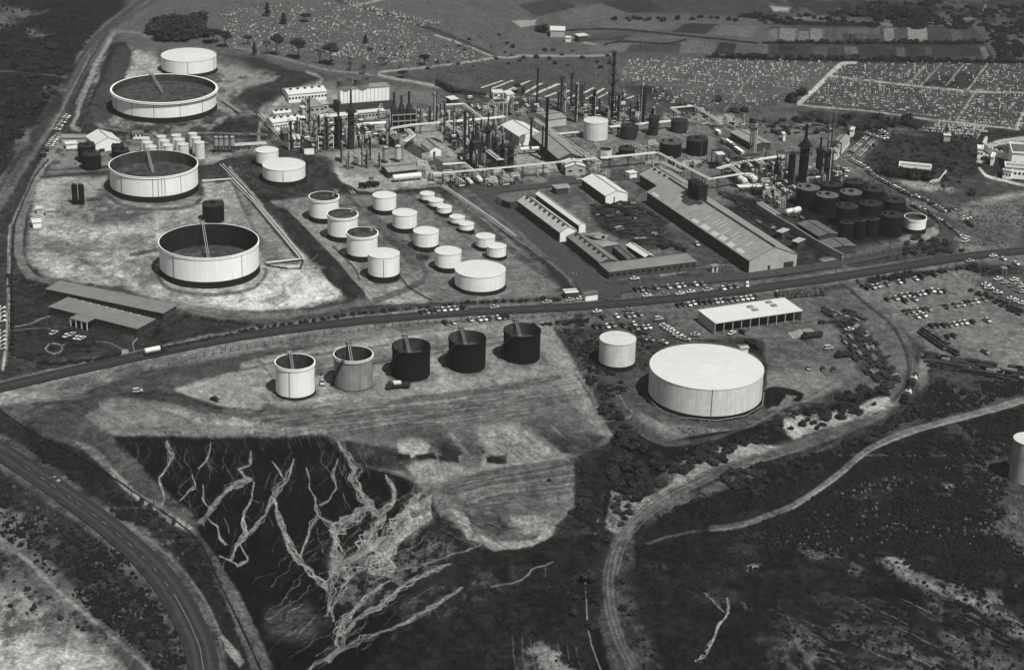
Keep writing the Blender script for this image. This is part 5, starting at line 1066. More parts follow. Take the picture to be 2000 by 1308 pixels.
for k, w_ in (('M3', 'middle one'), ('M4', 'second from the right'), ('M5', 'right end')):
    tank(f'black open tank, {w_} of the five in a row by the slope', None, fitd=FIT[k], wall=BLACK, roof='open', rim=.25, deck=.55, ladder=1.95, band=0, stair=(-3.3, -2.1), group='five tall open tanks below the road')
tank('tall cream closed tank left of the largest white tank', None, fitd=FIT['N'], wall=WALLC, band=1.1)
tank('largest white closed tank in the scene, standing in its own earth bund', None, fitd=FIT['O'], wall=WALLC, roofmat=ROOFW, band=1.1, lines=(-1.55, -.1))
tank('pale cream tank raised on a dark mound among the process units', None, fitd=FIT['P'], wall=WALLC, roofmat=ROOFC, band=0)
tank('white ribbed open tank below the cream tank on its mound', (1168.5, 1195.3, 286.7, 312.5), wall=WALLC, roof='open', deck=.5, lines=(-1.7, -1.4), band=.4)
tank('rusty tank with plate seams, left one behind the paired black tanks', (1212.4, 1244.2, 239, 273), wall=RUST, stair=(-.9, .3), band=0)
tank('narrow tall rusty tank with a diagonal stair, between two squat rusty tanks', (1267.5, 1287.5, 224, 265), wall=RUST, stair=(-2.9, -.2), band=0)
tank('squat rusty tank with a patch on its wall, rear right of the rusty group', (1311, 1341.7, 229.3, 260), wall=RUST, stair=(-.8, .6), band=0)
tank('black tank with a dusty roof, left of the closely paired black tanks', (1289, 1332, 269, 309), wall=BLACK, roofmat=mat('grey dusty roof', a=.07, rough=.9, var=.3), band=0)
tank('black tank with a thin pale pipe on its wall, right of the paired black tanks', (1341, 1383.4, 263, 305), wall=BLACK, lines=(-1.2,), band=0)
tank('low domed black tank behind the overhead white pipe', (1208.5, 1241, 281, 307), wall=BLACK, roof='dome', band=0)
BT = [((1556, 1601.6, 357, 406), 1, 'with a pale dusty roof, leftmost'), ((1595, 1638, 372, 421), 1, 'with a pale dusty roof, second in from the left'), ((1604, 1644.5, 351.6, 398), 0, 'with a dark roof, at the back left'),
      ((1649, 1689.5, 346.5, 394), 0, 'with a dark roof, at the back behind the pale roofed ones'), ((1641.5, 1684, 366.6, 415), 1, 'with a pale dusty roof, rightmost of the pale roofed'), ((1686.4, 1728.4, 360.5, 407), 0, 'with a central hatch, next to the line of parked cars'),
      ((1727.7, 1769.7, 382, 431), 0, 'with a paler patch on its wall, right hand side'), ((1680.3, 1723, 388.3, 438), 0, 'in the middle of the cluster'), ((1633.6, 1676.5, 393.4, 445), 0, 'left of the cluster middle with a dull roof'),
      ((1721.6, 1765, 410.2, 463.7), 0, 'nearest large one, beside the small white open tank'), ((1640.5, 1668.8, 427.8, 470.6), 0, 'slim, left of three abreast'), ((1667, 1693, 424, 466.8), 0, 'slim, middle of three abreast'), ((1690, 1717.4, 421, 462), 0, 'slim, right of three abreast')]
for l, d, t_ in BT: tank('black bitumen tank '+t_, l, wall=BLACK, roofmat=DUSTR if d else BLACKR, band=0, group='cluster of black bitumen tanks')
tank('small white open tank with a dark splash on its wall, right of the black cluster', (1766.7, 1810.2, 416, 457), roof='open', deck=.6, rim=.2, band=1.4)
tank('pale water reservoir on a tall rim, cut off by the right edge of the picture', (1980, 2042, 842, 948), wall=mat('weathered grey render wall', a=.34, rough=.85, var=.3, sc=4, streak=.3), roofmat=ROOFC, rim=False, band=0)
# small round tanks in the north-west
for i, (l, t_) in enumerate([((151.4, 185.4, 277, 319), 'rear left of the black group by the white shed'), ((159.4, 196.3, 290.5, 333), 'domed, in front of the black group by the white shed'), ((217, 242, 279.5, 309), 'behind the rim of the open tank, left one'), ((223, 252, 288, 318), 'behind the rim of the open tank, right one')]):
    tank('black tank '+t_, l, wall=BLACK, roof='dome' if i == 1 else 'cone', band=0)
rows = [[(1082, 1160, 1055), (1105, 1183, 1088), (1130, 1212, 1120)], [(1213, 1286, 1042), (1240, 1312, 1075), (1265, 1340, 1110)], [(1325, 1402, 1032), (1350, 1432, 1065), (1378, 1460, 1100)], [(1457, 1527, 1020), (1483, 1553, 1052), (1505, 1584, 1088)]]
for i, rw in enumerate(rows):
    for j, (a, b, c) in enumerate(rw):
        tank(f'small upright cream tank, {["back", "middle", "front"][j]} one of the {ORD[i]} column from the left', (a/3.964, b/3.964, c/3.964, c/3.964+36+j*.8), wall=WALLC, band=0, group='twelve small cream tanks in four columns')
def legged(label, lim, yb, wall=PALE, group=None, n=16):
    x, y, r, h = fit_cyl(lim[0], lim[1], lim[2], yb)
    frac = (yb-lim[3])/(yb-lim[2]); zl = h*frac
    t = thing('silo', label, 'silo', (x, y, 0), 0, group)
    MB().lathe([(r*.3, zl*.6), (r, zl), (r, h-.6), (r*.5, h)], n).build('shell', wall, t, smooth=False)
    MB().lathe([(r+.3, h-.75), (r+.3, h-.6), (r*.7, h-.5)], n).build('top_platform', STEEL, t)
    for k in range(4):
        a = math.pi/4+k*math.pi/2; MB().tube((r*.9*math.cos(a), r*.9*math.sin(a), 0), (r*.9*math.cos(a), r*.9*math.sin(a), zl+.3), .15, 5).build('leg', STEEL, t)
for i, x in enumerate((416.8, 426, 436.5, 448.5)):
    legged(f'grey cylindrical silo on legs, {ORD[i]} from the left beside the twelve cream tanks', (x, x+9.5, 264.5, 284), 299, CONC, 'four grey silos on legs')
legged('pale silo on short legs, left of the pair south of the process unit', (747, 759.5, 283.5, 313), 319, PALE, 'pair of pale silos', 24)
legged('ribbed pale silo on short legs, right of the pair south of the process unit', (771.3, 784, 281.5, 311), 317, CONCL, 'pair of pale silos', 24)
legged('small white silo on legs in the open sand yard', (690.5, 699.5, 301, 318), 323, PALE)
# ================================================================ buildings
def bldg(label, A, B, Cc, h, ridge=0, roof=ROOFW, wall=MIDST, name='industrial_building', cat='building', over=.35, win=0, door=0, vents=0, rib=1, parapet=0,
         winmat=None, hip=False, ends=None, openside=False, group=None, windows_ab=None, z0=0, wing=None, gable=None):
    a = at(*A, h+z0); b = at(*B, h+z0); c = at(*Cc, h+z0)
    u = (b-a); Lx = u.length; u.normalize(); v = Vector((-u.y, u.x, 0)); wd = (c-a).dot(v)
    if wd < 0: sgn = -1; wd = -wd
    else: sgn = 1
    t = thing(name, label, cat, (a.x, a.y, z0), math.atan2(u.y, u.x), group)
    def T(x, y, z): return (x, y*sgn, z)
    # walls
    m = MB(); V = [T(over, over, -.3), T(Lx-over, over, -.3), T(Lx-over, wd-over, -.3), T(over, wd-over, -.3), T(over, over, h-.05), T(Lx-over, over, h-.05), T(Lx-over, wd-over, h-.05), T(over, wd-over, h-.05)]
    fs = [(0, 1, 5, 4), (1, 2, 6, 5), (2, 3, 7, 6), (3, 0, 4, 7)]
    if openside: fs = fs[1:]
    if ridge and not hip:
        V += [T(over, wd/2, h+ridge-.08), T(Lx-over, wd/2, h+ridge-.08)]; fs += [(5, 6, 9), (7, 4, 8)]
    m.add(V, fs if sgn > 0 else [f[::-1] for f in fs]); m.build('wall', wall, t)
    if gable:  # end panels in the lit tone; the long walls have shade painted in
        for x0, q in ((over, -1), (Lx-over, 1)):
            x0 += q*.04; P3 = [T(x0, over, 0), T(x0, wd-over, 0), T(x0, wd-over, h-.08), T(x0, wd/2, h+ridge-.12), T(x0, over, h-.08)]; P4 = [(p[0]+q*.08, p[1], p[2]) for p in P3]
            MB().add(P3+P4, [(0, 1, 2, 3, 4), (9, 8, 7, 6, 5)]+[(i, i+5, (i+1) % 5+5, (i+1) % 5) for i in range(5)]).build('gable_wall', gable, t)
    # roof with thickness
    m = MB(); e = .18
    if ridge:
        r0 = wd/2 if hip else 0
        P_ = [T(0, 0, h), T(Lx, 0, h), T(Lx-r0, wd/2, h+ridge), T(r0, wd/2, h+ridge), T(Lx, wd, h), T(0, wd, h)]
        Q_ = [(p[0], p[1], p[2]+e) for p in P_]
        fs = [(6, 7, 8, 9), (9, 8, 10, 11), (0, 3, 2, 1), (3, 5, 4, 2), (0, 1, 7, 6), (4, 5, 11, 10)]
        if hip: fs += [(7, 10, 8), (11, 6, 9)]
        else: fs += [(1, 2, 8, 7), (2, 4, 10, 8), (5, 3, 9, 11), (3, 0, 6, 9)]
        m.add(P_+Q_, fs if sgn > 0 else [f[::-1] for f in fs])
    else:
        P_ = [T(0, 0, h), T(Lx, 0, h), T(Lx, wd, h), T(0, wd, h)]; Q_ = [(p[0], p[1], p[2]+.3) for p in P_]
        fs = [(4, 5, 6, 7), (3, 2, 1, 0), (0, 1, 5, 4), (1, 2, 6, 5), (2, 3, 7, 6), (3, 0, 4, 7)]
        m.add(P_+Q_, fs if sgn > 0 else [f[::-1] for f in fs])
    rf = m.build('roof', roof, t)
    if ridge and not hip:
        MB().box(0, wd/2*sgn-.25, h+ridge+.12, Lx, wd/2*sgn+.25, h+ridge+.32).build('ridge_cap', STEEL if roof is not ROOFW else MIDST, rf)
    if parapet:
        m = MB()
        for x0, y0, x1, y1 in ((0, 0, Lx, .35), (0, wd-.35, Lx, wd), (0, .35, .35, wd-.35), (Lx-.35, .35, Lx, wd-.35)):
            m.box(x0, min(y0*sgn, y1*sgn), h+.31, x1, max(y0*sgn, y1*sgn), h+.31+parapet)
        m.build('parapet', wall, t)
    if vents:
        for k in range(vents):
            x = Lx*(k+.7)/(vents+.4); m = MB(); y = wd*.5*sgn if vents < 0 else wd*.38*sgn
            zz = h+ridge*(.76 if ridge and not hip else .9 if ridge else 0)+.1
            m.box(x-.55, y-.45, zz, x+.55, y+.45, zz+.75); m.box(x-.7, y-.6, zz+.76, x+.7, y+.6, zz+.9); m.build('roof_vent', STEEL, t)
    wfr = wall if wall in (BRICK, WDARK) else CONCL
    def win_row(side, n, zz=None, hh=1.0, ww=None):
        for k in range(n):
            zb = h*.42 if zz is None else zz
            if side in 'ab':
                w_ = ww or min(1.8, Lx/n*.55); x = Lx*(k+.5)/n; y = over if side == 'a' else wd-over; s_ = -1 if side == 'a' else 1
                y0, y1 = sorted(((y+s_*.03)*sgn, (y+s_*.12)*sgn)); m = MB().box(x-w_/2-.12, y0, zb-.12, x+w_/2+.12, y1, zb+hh+.12); fr = m.build('window', wfr, t)
                y0, y1 = sorted(((y+s_*.121)*sgn, (y+s_*.16)*sgn)); MB().box(x-w_/2, y0, zb, x+w_/2, y1, zb+hh).build('pane', GLASS, fr)
            else:
                w_ = ww or min(1.8, wd/n*.5); y = wd*(k+.5)/n*sgn; x = over if side == 'l' else Lx-over; s_ = -1 if side == 'l' else 1
                x0, x1 = sorted((x+s_*.03, x+s_*.12)); fr = MB().box(x0, y-w_/2-.12, zb-.12, x1, y+w_/2+.12, zb+hh+.12).build('window', wfr, t)
                x0, x1 = sorted((x+s_*.121, x+s_*.16)); MB().box(x0, y-w_/2, zb, x1, y+w_/2, zb+hh).build('pane', GLASS, fr)
    for s_, n in (win or {}).items() if isinstance(win, dict) else []: win_row(s_, n)
    for s_, pos, dw, dh in (door or []):
        if s_ == 'l' or s_ == 'r':
            x = over if s_ == 'l' else Lx-over; q = -1 if s_ == 'l' else 1; x0, x1 = sorted((x+q*.03, x+q*.2)); y = wd*pos*sgn
            MB().box(x0, y-dw/2, 0, x1, y+dw/2, dh).build('door', STEEL, t)
        else:
            y = over if s_ == 'a' else wd-over; q = -1 if s_ == 'a' else 1; y0, y1 = sorted(((y+q*.03)*sgn, (y+q*.14)*sgn)); x = Lx*pos
            MB().box(x-dw/2, y0, 0, x+dw/2, y1, dh).build('door', STEEL, t)
    return t, Lx, wd, sgn
RG = lambda n, a, **k: mat(n, a=a, rough=.85, **k)
ASB = RG('grey asbestos sheet roof', .235, var=.2, sc=6, sheet=.13); ASBD = RG('dark sheet roof', .11, var=.3, sc=5, sheet=.16); ASBL = RG('pale sheet roof', .36, var=.2, sc=5, sheet=.12)
BROWN = RG('tarred felt roof', .16, var=.2, sc=6)
WCLAD = mat('pale wall cladding', a=.86, rough=.8, var=.08, sc=3, streak=.06); WGREY = mat('grey wall cladding', a=.42, rough=.8, var=.2, sc=3, streak=.15); WDARK = mat('dark wall and painted shade', a=.055, rough=.9, var=.3, sc=2)  # WDARK: dark walls; on warehouse and workshop long sides it paints in the shade
# the long central warehouse
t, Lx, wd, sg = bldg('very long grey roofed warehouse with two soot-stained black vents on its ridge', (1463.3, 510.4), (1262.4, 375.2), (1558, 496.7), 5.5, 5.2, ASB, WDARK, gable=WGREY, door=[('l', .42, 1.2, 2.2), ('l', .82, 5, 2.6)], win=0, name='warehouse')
m = MB()
for k in range(16):
    x = Lx*(.04+.92*rnd.random()); y = wd*.5*rnd.uniform(.05, .5); l = rnd.uniform(.6, 1.1)
SKYL = mat('pale translucent sheet', a=.42, rough=.6, var=.1)
sk = 0
for x, y, dx, dy in [(.08, .03, 6, 2), (.17, .02, 5, 2.4), (.25, .03, 5, 2.6), (.32, .02, 5, 2.4), (.40, .03, 7, 2.2), (.50, .03, 6, 1.8), (.90, .03, 6, 1.3), (.12, .2, .8, 3.5), (.22, .15, .7, 4.5), (.25, .2, .7, 4), (.31, .12, .7, 5), (.37, .2, .7, 4.5), (.40, .22, .7, 5), (.43, .2, .7, 4), (.5, .2, .7, 3), (.78, .25, .8, 3.5), (.18, .5, .7, 3)]:
    z = lambda yy: 5.5+.18+5.2*min(1, yy/(wd/2))+.03
    x0 = x*Lx; y0 = y*wd; y1 = min(y0+dy, wd*.48)
    MB().add([(x0, y0*sg, z(y0)), (x0+dx, y0*sg, z(y0)), (x0+dx, y1*sg, z(y1)), (x0, y1*sg, z(y1))], [(0, 1, 2, 3) if sg > 0 else (3, 2, 1, 0)]).build('roof_light', SKYL, t)
SOOT = mat('sooted vent brick', a=.018, rough=.95, var=.4)
for x in (.52, .585):
    m = MB().box(Lx*(x+.185)-2.6, wd/2*sg-3.0, 7.0, Lx*(x+.185)+1.6, wd/2*sg+1.8, 17); m.box(Lx*(x+.185)-2.9, wd/2*sg-3.3, 17, Lx*(x+.185)+1.9, wd/2*sg+2.1, 17.5); m.build('vent_tower', SOOT, t)
MB().box(0, wd/2*sg-.5, 10.75, Lx, wd/2*sg+.5, 11.15).build('ridge_ventilator', STEEL, t)
STAIN = mat('soot on sheet roof', a=.05, rough=.95, var=.6, sc=3)
for q in range(26):
    x0 = Lx*(.70+rnd.gauss(0, .035)); y0 = wd*rnd.uniform(.2, .47); dx = rnd.uniform(2, 8); dy = rnd.uniform(1, 4); y1 = min(y0+dy, wd*.49); z = lambda yy: 5.5+.18+5.2*min(1, yy/(wd/2))+.02+.002*q
    MB().add([(x0, y0*sg, z(y0)), (x0+dx, (y0+.3)*sg, z(y0+.3)), (x0+dx*.8, y1*sg, z(y1)), (x0-1, (y1-.3)*sg, z(y1-.3))], [(0, 1, 2, 3) if sg > 0 else (3, 2, 1, 0)]).build('soot_stain', STAIN, t)
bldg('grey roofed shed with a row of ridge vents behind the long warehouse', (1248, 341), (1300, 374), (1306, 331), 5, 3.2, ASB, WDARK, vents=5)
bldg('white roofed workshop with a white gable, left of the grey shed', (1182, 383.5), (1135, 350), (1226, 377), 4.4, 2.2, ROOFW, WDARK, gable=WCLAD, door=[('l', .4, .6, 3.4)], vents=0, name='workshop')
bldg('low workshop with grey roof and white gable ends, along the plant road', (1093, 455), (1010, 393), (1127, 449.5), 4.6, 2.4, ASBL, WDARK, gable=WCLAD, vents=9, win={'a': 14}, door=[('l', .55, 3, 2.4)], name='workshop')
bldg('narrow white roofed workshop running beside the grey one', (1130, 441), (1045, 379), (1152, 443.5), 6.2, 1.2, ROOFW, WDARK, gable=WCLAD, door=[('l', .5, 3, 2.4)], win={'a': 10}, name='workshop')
bldg('dark flat shed at the road corner, left of the workshops', (981, 392), (1016, 387), (974, 382), 3, 0, ASBD, WGREY, name='shed')
bldg('dark brown flat shed touching the workshop gable', (997, 397), (1027, 388), (988, 387), 3.2, 0, ASBD, WDARK, name='shed')
bldg('small hipped grey building north of the workshops', (1086, 369.5), (1111, 367), (1074, 362), 2.8, 1.0, ASB, WDARK, hip=True, name='shed')
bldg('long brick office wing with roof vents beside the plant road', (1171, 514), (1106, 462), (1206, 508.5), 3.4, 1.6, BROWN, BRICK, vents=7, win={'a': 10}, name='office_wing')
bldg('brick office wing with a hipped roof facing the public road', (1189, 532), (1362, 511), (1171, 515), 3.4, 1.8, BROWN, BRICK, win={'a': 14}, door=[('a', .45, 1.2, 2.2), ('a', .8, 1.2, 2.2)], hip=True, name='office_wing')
bldg('square grey hipped hall in the yard behind the brick office', (1176, 483), (1210, 477), (1146, 458), 3.8, 1.6, ASB, BRICK, hip=True, vents=1, name='hall')
bldg('narrow dark roofed link building in the office courtyard', (1226, 507), (1197, 483), (1242, 503), 2.8, .6, ASBD, BRICK, name='shed')
bldg('small white roofed store beside the office courtyard', (1259, 503), (1222, 479), (1274, 498), 3.2, 1.0, ROOFW, WDARK, name='store')
bldg('tiny gatehouse beside the yard entrance', (1391, 522), (1405, 520), (1389, 517), 2.4, 0, ASB, CONCL, door=[('a', .5, 1, 2)], name='gatehouse')
t, Lx, wd, sg = bldg('long open fronted garage with a bright white roof and two roof hatches', (1397, 632.5), (1568.2, 607.5), (1368.3, 605.2), 4.4, 0, ROOFW, WGREY, openside=True, name='garage')
for k in range(10): MB().box(Lx*(k+.05)/10-.15, (.4)*sg-.15, 0, Lx*(k+.05)/10+.15, (.4)*sg+.15, 4.35).build('post', WGREY, t)
MB().box(.4, min(5*sg, 5.3*sg), 0, Lx-.4, max(5*sg, 5.3*sg), 4.3).build('back_partition', WDARK, t)
for x, y in ((.54, .45), (.78, .55), (.535, .68), (.775, .8)): m = MB().box(Lx*x-1.2, wd*y*sg-1, 4.71, Lx*x+1.2, wd*y*sg+1, 5.2); m.build('roof_hatch', MIDST, t)
t, Lx, wd, sg = bldg('long flat roofed office block farther from the road, with a lower clerestory gap', (88.3, 565), (319, 613), (118.6, 549.2), 3.4, 0, BROWN, WDARK, win={'a': 26}, name='office_block')
t, Lx, wd, sg = bldg('flat roofed office block with an entrance porch, nearer the garden cars', (94.6, 599.6), (268, 643.3), (131, 580.7), 3.4, 0, BROWN, WDARK, win={'a': 20, 'r': 5}, name='office_block')
m = MB().box(Lx*.33, min(0, -5*sg), 3.3, Lx*.33+9, max(0, -5*sg), 3.6); pr = m.build('porch_roof', BROWN, t)
for k in range(4): MB().box(Lx*.33+.2+k*2.8, -4.8*sg-.2, 0, Lx*.33+.6+k*2.8, -4.8*sg+.2, 3.28).build('porch_column', CONCL, pr)
for k in range(9):
    q = thing('bollard_light', 'pale roof ventilator, one of the row along the near office roof', 'ventilator', group='roof ventilators of the near office')
    bpy.data.objects.remove(q); MB().box(Lx*(.1+.09*k), wd*.9*sg-.25, 3.71, Lx*(.1+.09*k)+.7, wd*.9*sg+.25, 4.2).build('roof_vent', CONCL, t)
bldg('white gabled shed beside the black tanks in the north-west', (185.4, 283), (166.5, 266.5), (242, 280), 4.2, 3.0, ROOFW, WGREY, gable=WCLAD, door=[('l', .25, 3, 1.6)], name='shed')
bldg('long low grey shed by the road fence in the north-west', (118, 270), (166, 270), (120, 263), 2.6, 0, ASB, WGREY, name='shed')
bldg('bright low white store in front of the north-west shed', (128, 283), (152, 281), (138, 276), 2.2, 0, ROOFW, WCLAD, name='store')
bldg('small dark roofed pump house below the widest open tank', (258, 262), (281, 261), (260, 254), 2.6, .8, ASBD, WCLAD, win={'a': 3}, name='pump_house')
bldg('pale cabin by the western site road', (70, 409), (84, 408), (72, 403), 2.2, 0, ROOFC, WGREY, name='cabin')
bldg('long pale cabin beside the small one on the western road', (87, 413), (108, 412), (86, 408), 2.0, 0, ASBL, WGREY, name='cabin')
bldg('white gabled hut nearest the perimeter on the western road', (63, 436), (82, 434), (61, 426), 2.4, .8, ROOFW, WCLAD, name='hut')
bldg('long white roofed control building at the top of the process area', (563, 186), (639, 179), (556, 173), 4.5, 1.6, ROOFW, WCLAD, win={'a': 12}, vents=5, name='control_building')
bldg('small white roofed building left of the process units, farther one', (535, 223), (570, 220), (534, 215.5), 3, .8, ROOFW, WCLAD, win={'a': 5}, vents=3, name='substation')
bldg('white roofed building left of the process units, nearer one', (532, 241), (591, 234), (527, 229), 4.2, 1.4, ROOFW, WCLAD, win={'a': 12}, vents=4, name='substation')
bldg('pale roofed compressor house behind the steel columns', (622, 231), (700, 224), (612, 224), 4, 1, ROOFC, WGREY, win={'a': 8}, name='compressor_house')
bldg('long pale roofed pump house below the cooling tower', (700, 222), (752, 217), (697, 215), 3.6, .8, ROOFC, WGREY, win={'a': 8}, name='pump_house')
bldg('dark roofed switch house with small openings, left of the cooling tower', (606, 210), (634, 207), (589, 195), 3.6, 0, ASB, WGREY, win={'a': 3}, name='switch_house')
bldg('block-like brown building right of the switch house', (629, 205), (643, 203), (623, 197), 4, 0, ASBL, WGREY, win={'a': 1}, name='block_house')
bldg('small block house with a pale roof in front of the switch house', (590, 212), (599, 211), (588, 207), 3.2, 0, ROOFC, WGREY, name='block_house')
bldg('barrel roofed exchanger shelter in the middle of the process unit', (714, 247), (744, 245), (710, 236), 4.5, 1.0, ASBD, WDARK, name='shelter')
bldg('dark roofed pump shelter at the front left of the process unit', (593, 289), (615, 288), (583, 279), 3.5, 0, BLACKR, WCLAD, name='shelter')
bldg('dark low shelter at the left of the process unit', (553, 262), (570, 261), (546, 250), 3.5, 0, ASBD, WDARK, name='shelter')
bldg('curved top shelter at the right of the first process unit', (770, 274), (782, 272), (762, 264), 4, 1.0, ASBD, WDARK, name='shelter')
bldg('grey gabled building beside the diagonal plant road', (839, 294), (820, 278.5), (863, 291.5), 3.2, 1.8, ASB, WCLAD, door=[('l', .4, 1.2, 2.2)], name='locker_house')
bldg('low grey roofed laboratory south of the pale silos', (758, 337), (816, 331), (750, 322), 3, .8, ASB, WDARK, win={'a': 5}, name='laboratory')
bldg('small square grey hut standing alone on the sand yard', (721, 347), (731, 346.5), (719, 343), 3.0, 0, ASB, MIDST, name='hut')
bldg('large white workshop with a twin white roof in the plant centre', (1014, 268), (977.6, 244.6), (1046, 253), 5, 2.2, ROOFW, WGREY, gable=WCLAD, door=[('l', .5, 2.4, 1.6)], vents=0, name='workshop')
bldg('long grey roofed boiler house behind the tall twin stacks', (1090, 311), (1038, 266), (1134, 303), 5.2, 2.6, ASB, WDARK, name='boiler_house')
bldg('pale roofed front section of the boiler house with a brick wall', (1104, 328), (1094, 315), (1141, 321), 4, 1.6, ROOFC, WGREY, win={'l': 2}, name='boiler_annex')
bldg('flat roofed grey hall behind the stacks in the plant centre', (1070, 235), (1108, 230), (1045, 221), 4, .8, ASB, CONCL, name='hall')
bldg('grey roofed store building right of the black tanks', (1472, 284), (1425.6, 258.5), (1502, 277), 3.2, 1.0, ASB, WDARK, name='store_building')
bldg('grey roofed canteen with white window wall beside the NE parked cars', (1636, 299), (1662, 268), (1615, 292), 3.6, 1.4, ASB, WCLAD, win={'a': 8}, name='canteen')
bldg('white pavilion house with a flat centre behind dark hedges on the right', (1755, 327), (1818, 333), (1759, 319), 3.6, 0, ASB, WCLAD, win={'a': 9}, parapet=.8, name='pavilion')
t, Lx, wd, sg = bldg('white crematorium block with small windows at the right edge of the picture', (1963, 327), (2040, 333), (1962, 318), 5.5, 0, ASB, WCLAD, win={'a': 9}, parapet=.5, name='chapel')
bldg('tall white hall behind the crematorium block at the right edge', (1976, 300), (2050, 305), (1984, 282), 9, 0, ASBD, WCLAD, parapet=.8, win={'a': 5}, name='chapel_hall')
MB_ = MB(); g0 = at(1975, 300); cw = thing('curved_wall', 'curved white colonnade wall around the crematorium forecourt', 'wall', g0)
for k in range(15):
    a = math.radians(150+k*9); R_ = 21; x, y = R_*math.cos(a)+8, R_*math.sin(a)+6
    MB().box(-1.9, -.25, 0, 1.9, .25, 3.4, a+math.pi/2, (x, y, 0)).build('wall_panel', WCLAD, cw)
    MB().box(-.45, -.5, 3.42, .45, .5, 4.0, a+math.pi/2, (x, y, 0)).build('coping_block', ROOFC, cw)
bldg('low flat chapel wing with a dark roof beside the crematorium block', (1958, 333), (1976, 336), (1955, 318), 4, 0, ASBD, WCLAD, parapet=.5, win={'a': 3}, name='chapel_wing')
bldg('small white colonnade pavilion left of the crematorium', (1934, 308), (1942, 309), (1938, 300), 4, 0, ROOFC, WCLAD, parapet=.5, name='colonnade')
bldg('white ornamental gate lodge on the curved drive', (1909, 292), (1921, 293), (1911, 286), 4.5, 0, ROOFC, WCLAD, parapet=.6, win={'a': 2}, name='gate_lodge')
bldg('white garden wall pavilion above the gate lodge on the curved drive', (1918, 279), (1925, 272), (1922, 280), 4, 0, ROOFC, WCLAD, name='garden_pavilion')
bldg('small stone hut at the foot of the cemetery', (1843, 265), (1858, 266), (1845, 261), 3, 0, ROOFC, WGREY, name='hut')
bldg('small white roofed open shelter at the works entrance', (1104, 573), (1131, 571), (1103, 565), 2.4, .1, ROOFW, WDARK, name='shelter')
bldg('small brown roofed gate office at the works entrance', (1143, 577), (1170, 573.5), (1142, 570), 2.6, 0, ASBD, WCLAD, name='gate_office')
bldg('weathered farmhouse with a light roof on the hill beyond the stacks', (1074, 60), (1104, 61), (1081, 51), 4, 1.5, ROOFC, WGREY, name='farmhouse')
bldg('open farm shed with a pale roof beside the field track', (1130, 72), (1150, 70), (1137, 66), 3.5, 0, ROOFC, WDARK, name='farm_shed')
bldg('tiny white outhouse below the farmhouse', (1103, 74), (1114, 75), (1105, 71), 2.5, 0, ROOFW, WCLAD, name='outhouse')
bldg('white canopy over the railway siding, upper one', (1528, 456), (1543, 449), (1520, 450), 3.2, .0, ASBL, WDARK, name='canopy')
bldg('white canopy over the railway siding, lower one', (1559, 475), (1574, 468), (1550, 469), 3.2, .0, ASBL, WDARK, name='canopy')
bldg('patched low roof of a loading shed beside the bitumen tanks, upper part', (1556, 436), (1598, 462), (1577, 420), 3.2, .8, ASBD, WDARK, name='loading_shed')
bldg('patched low roof of a loading shed beside the bitumen tanks, lower part', (1600, 470), (1622, 486), (1638, 456), 3.2, .8, ASBD, WDARK, name='loading_shed')
bldg('small grey roof on the brown store in the yard north of the office', (1230, 340), (1246, 337), (1232, 333), 2.6, 0, ROOFW, WCLAD, name='store')
bldg('white flat roofed cabin at the edge of the cemetery plots', (963, 183), (986, 182), (960, 176), 3, 0, ROOFC, WCLAD, win={'a': 2}, name='cabin')
bldg('second white cabin at the edge of the cemetery plots', (990, 186), (1006, 185), (992, 178), 3, 0, ROOFW, WCLAD, door=[('a', .7, 1.2, 2)], name='cabin')
bldg('small white roofed guard hut below the farm track', (880, 196), (897, 194), (874, 189), 3, 0, ROOFW, WDARK, name='hut')
bldg('shabby pale store by the NE scrapyard', (1529, 263), (1536, 263), (1529, 258), 3.5, 0, ROOFC, WCLAD, name='store')
bldg('white shed near the NE car park', (1659, 254), (1668, 255), (1661, 248), 3.5, 0, ROOFC, WCLAD, name='shed')
bldg('dark corner blockhouse of the fenced lot on the right', (1958, 526), (1969, 526), (1958, 521), 2.4, 0, BROWN, CONC, door=[('a', .5, 1.2, 1.8)], name='blockhouse')
bldg('small pale roofed hut beside the largest white tank', (1447, 682), (1464, 680), (1441, 674), 2.4, .6, ASBL, WCLAD, name='hut')
# cooling tower
t, Lx, wd, sg = bldg('large white clad cooling tower with round fan stacks on top', (664, 176), (761.6, 169), (652.6, 169), 12.5, 0, ASB, WCLAD, name='cooling_tower', cat='cooling tower')
MB().box(-1.5, -.5*sg-.3, 0, Lx+1.5, (wd+1)*sg, 4.6).build('basin', WDARK, t)
for x in (.12, .46): MB().lathe([(4.6, 12.8), (3.9, 14.2), (4.3, 17.0)], 20, (Lx*x, wd*.5*sg, 0), cap1=False).build('fan_stack', mat('weathered timber', a=.12, var=.4), t)
for k in range(14): MB().box(Lx*k/13-.07, -.12*sg if sg > 0 else 0, 4.7, Lx*k/13+.07, 0 if sg > 0 else .12, 12.4).build('cladding_batten', ROOFC, t)
# concrete blast wall along the siding
def wall_obj(label, pts, h, th, m, name='wall', cat='wall', z=0):
    W = [at(*p) for p in pts]; mb = MB()
    for a, b in zip(W[:-1], W[1:]):
        d = b-a; mb.box(0, -th/2, -.5, d.length, th/2, h, math.atan2(d.y, d.x), a)
    return tag(mb.build(name, m), label, cat)
wall_obj('long pale concrete wall beside the railway siding', [(1478, 412), (1510, 432), (1545, 452), (1590, 481), (1625, 500), (1645, 510)], 3.6, .5, CONC)
wall_obj('low white wall along the drive at the white pavilion', [(1815, 355), (1835, 352), (1848, 335)], .8, .6, CONCL)
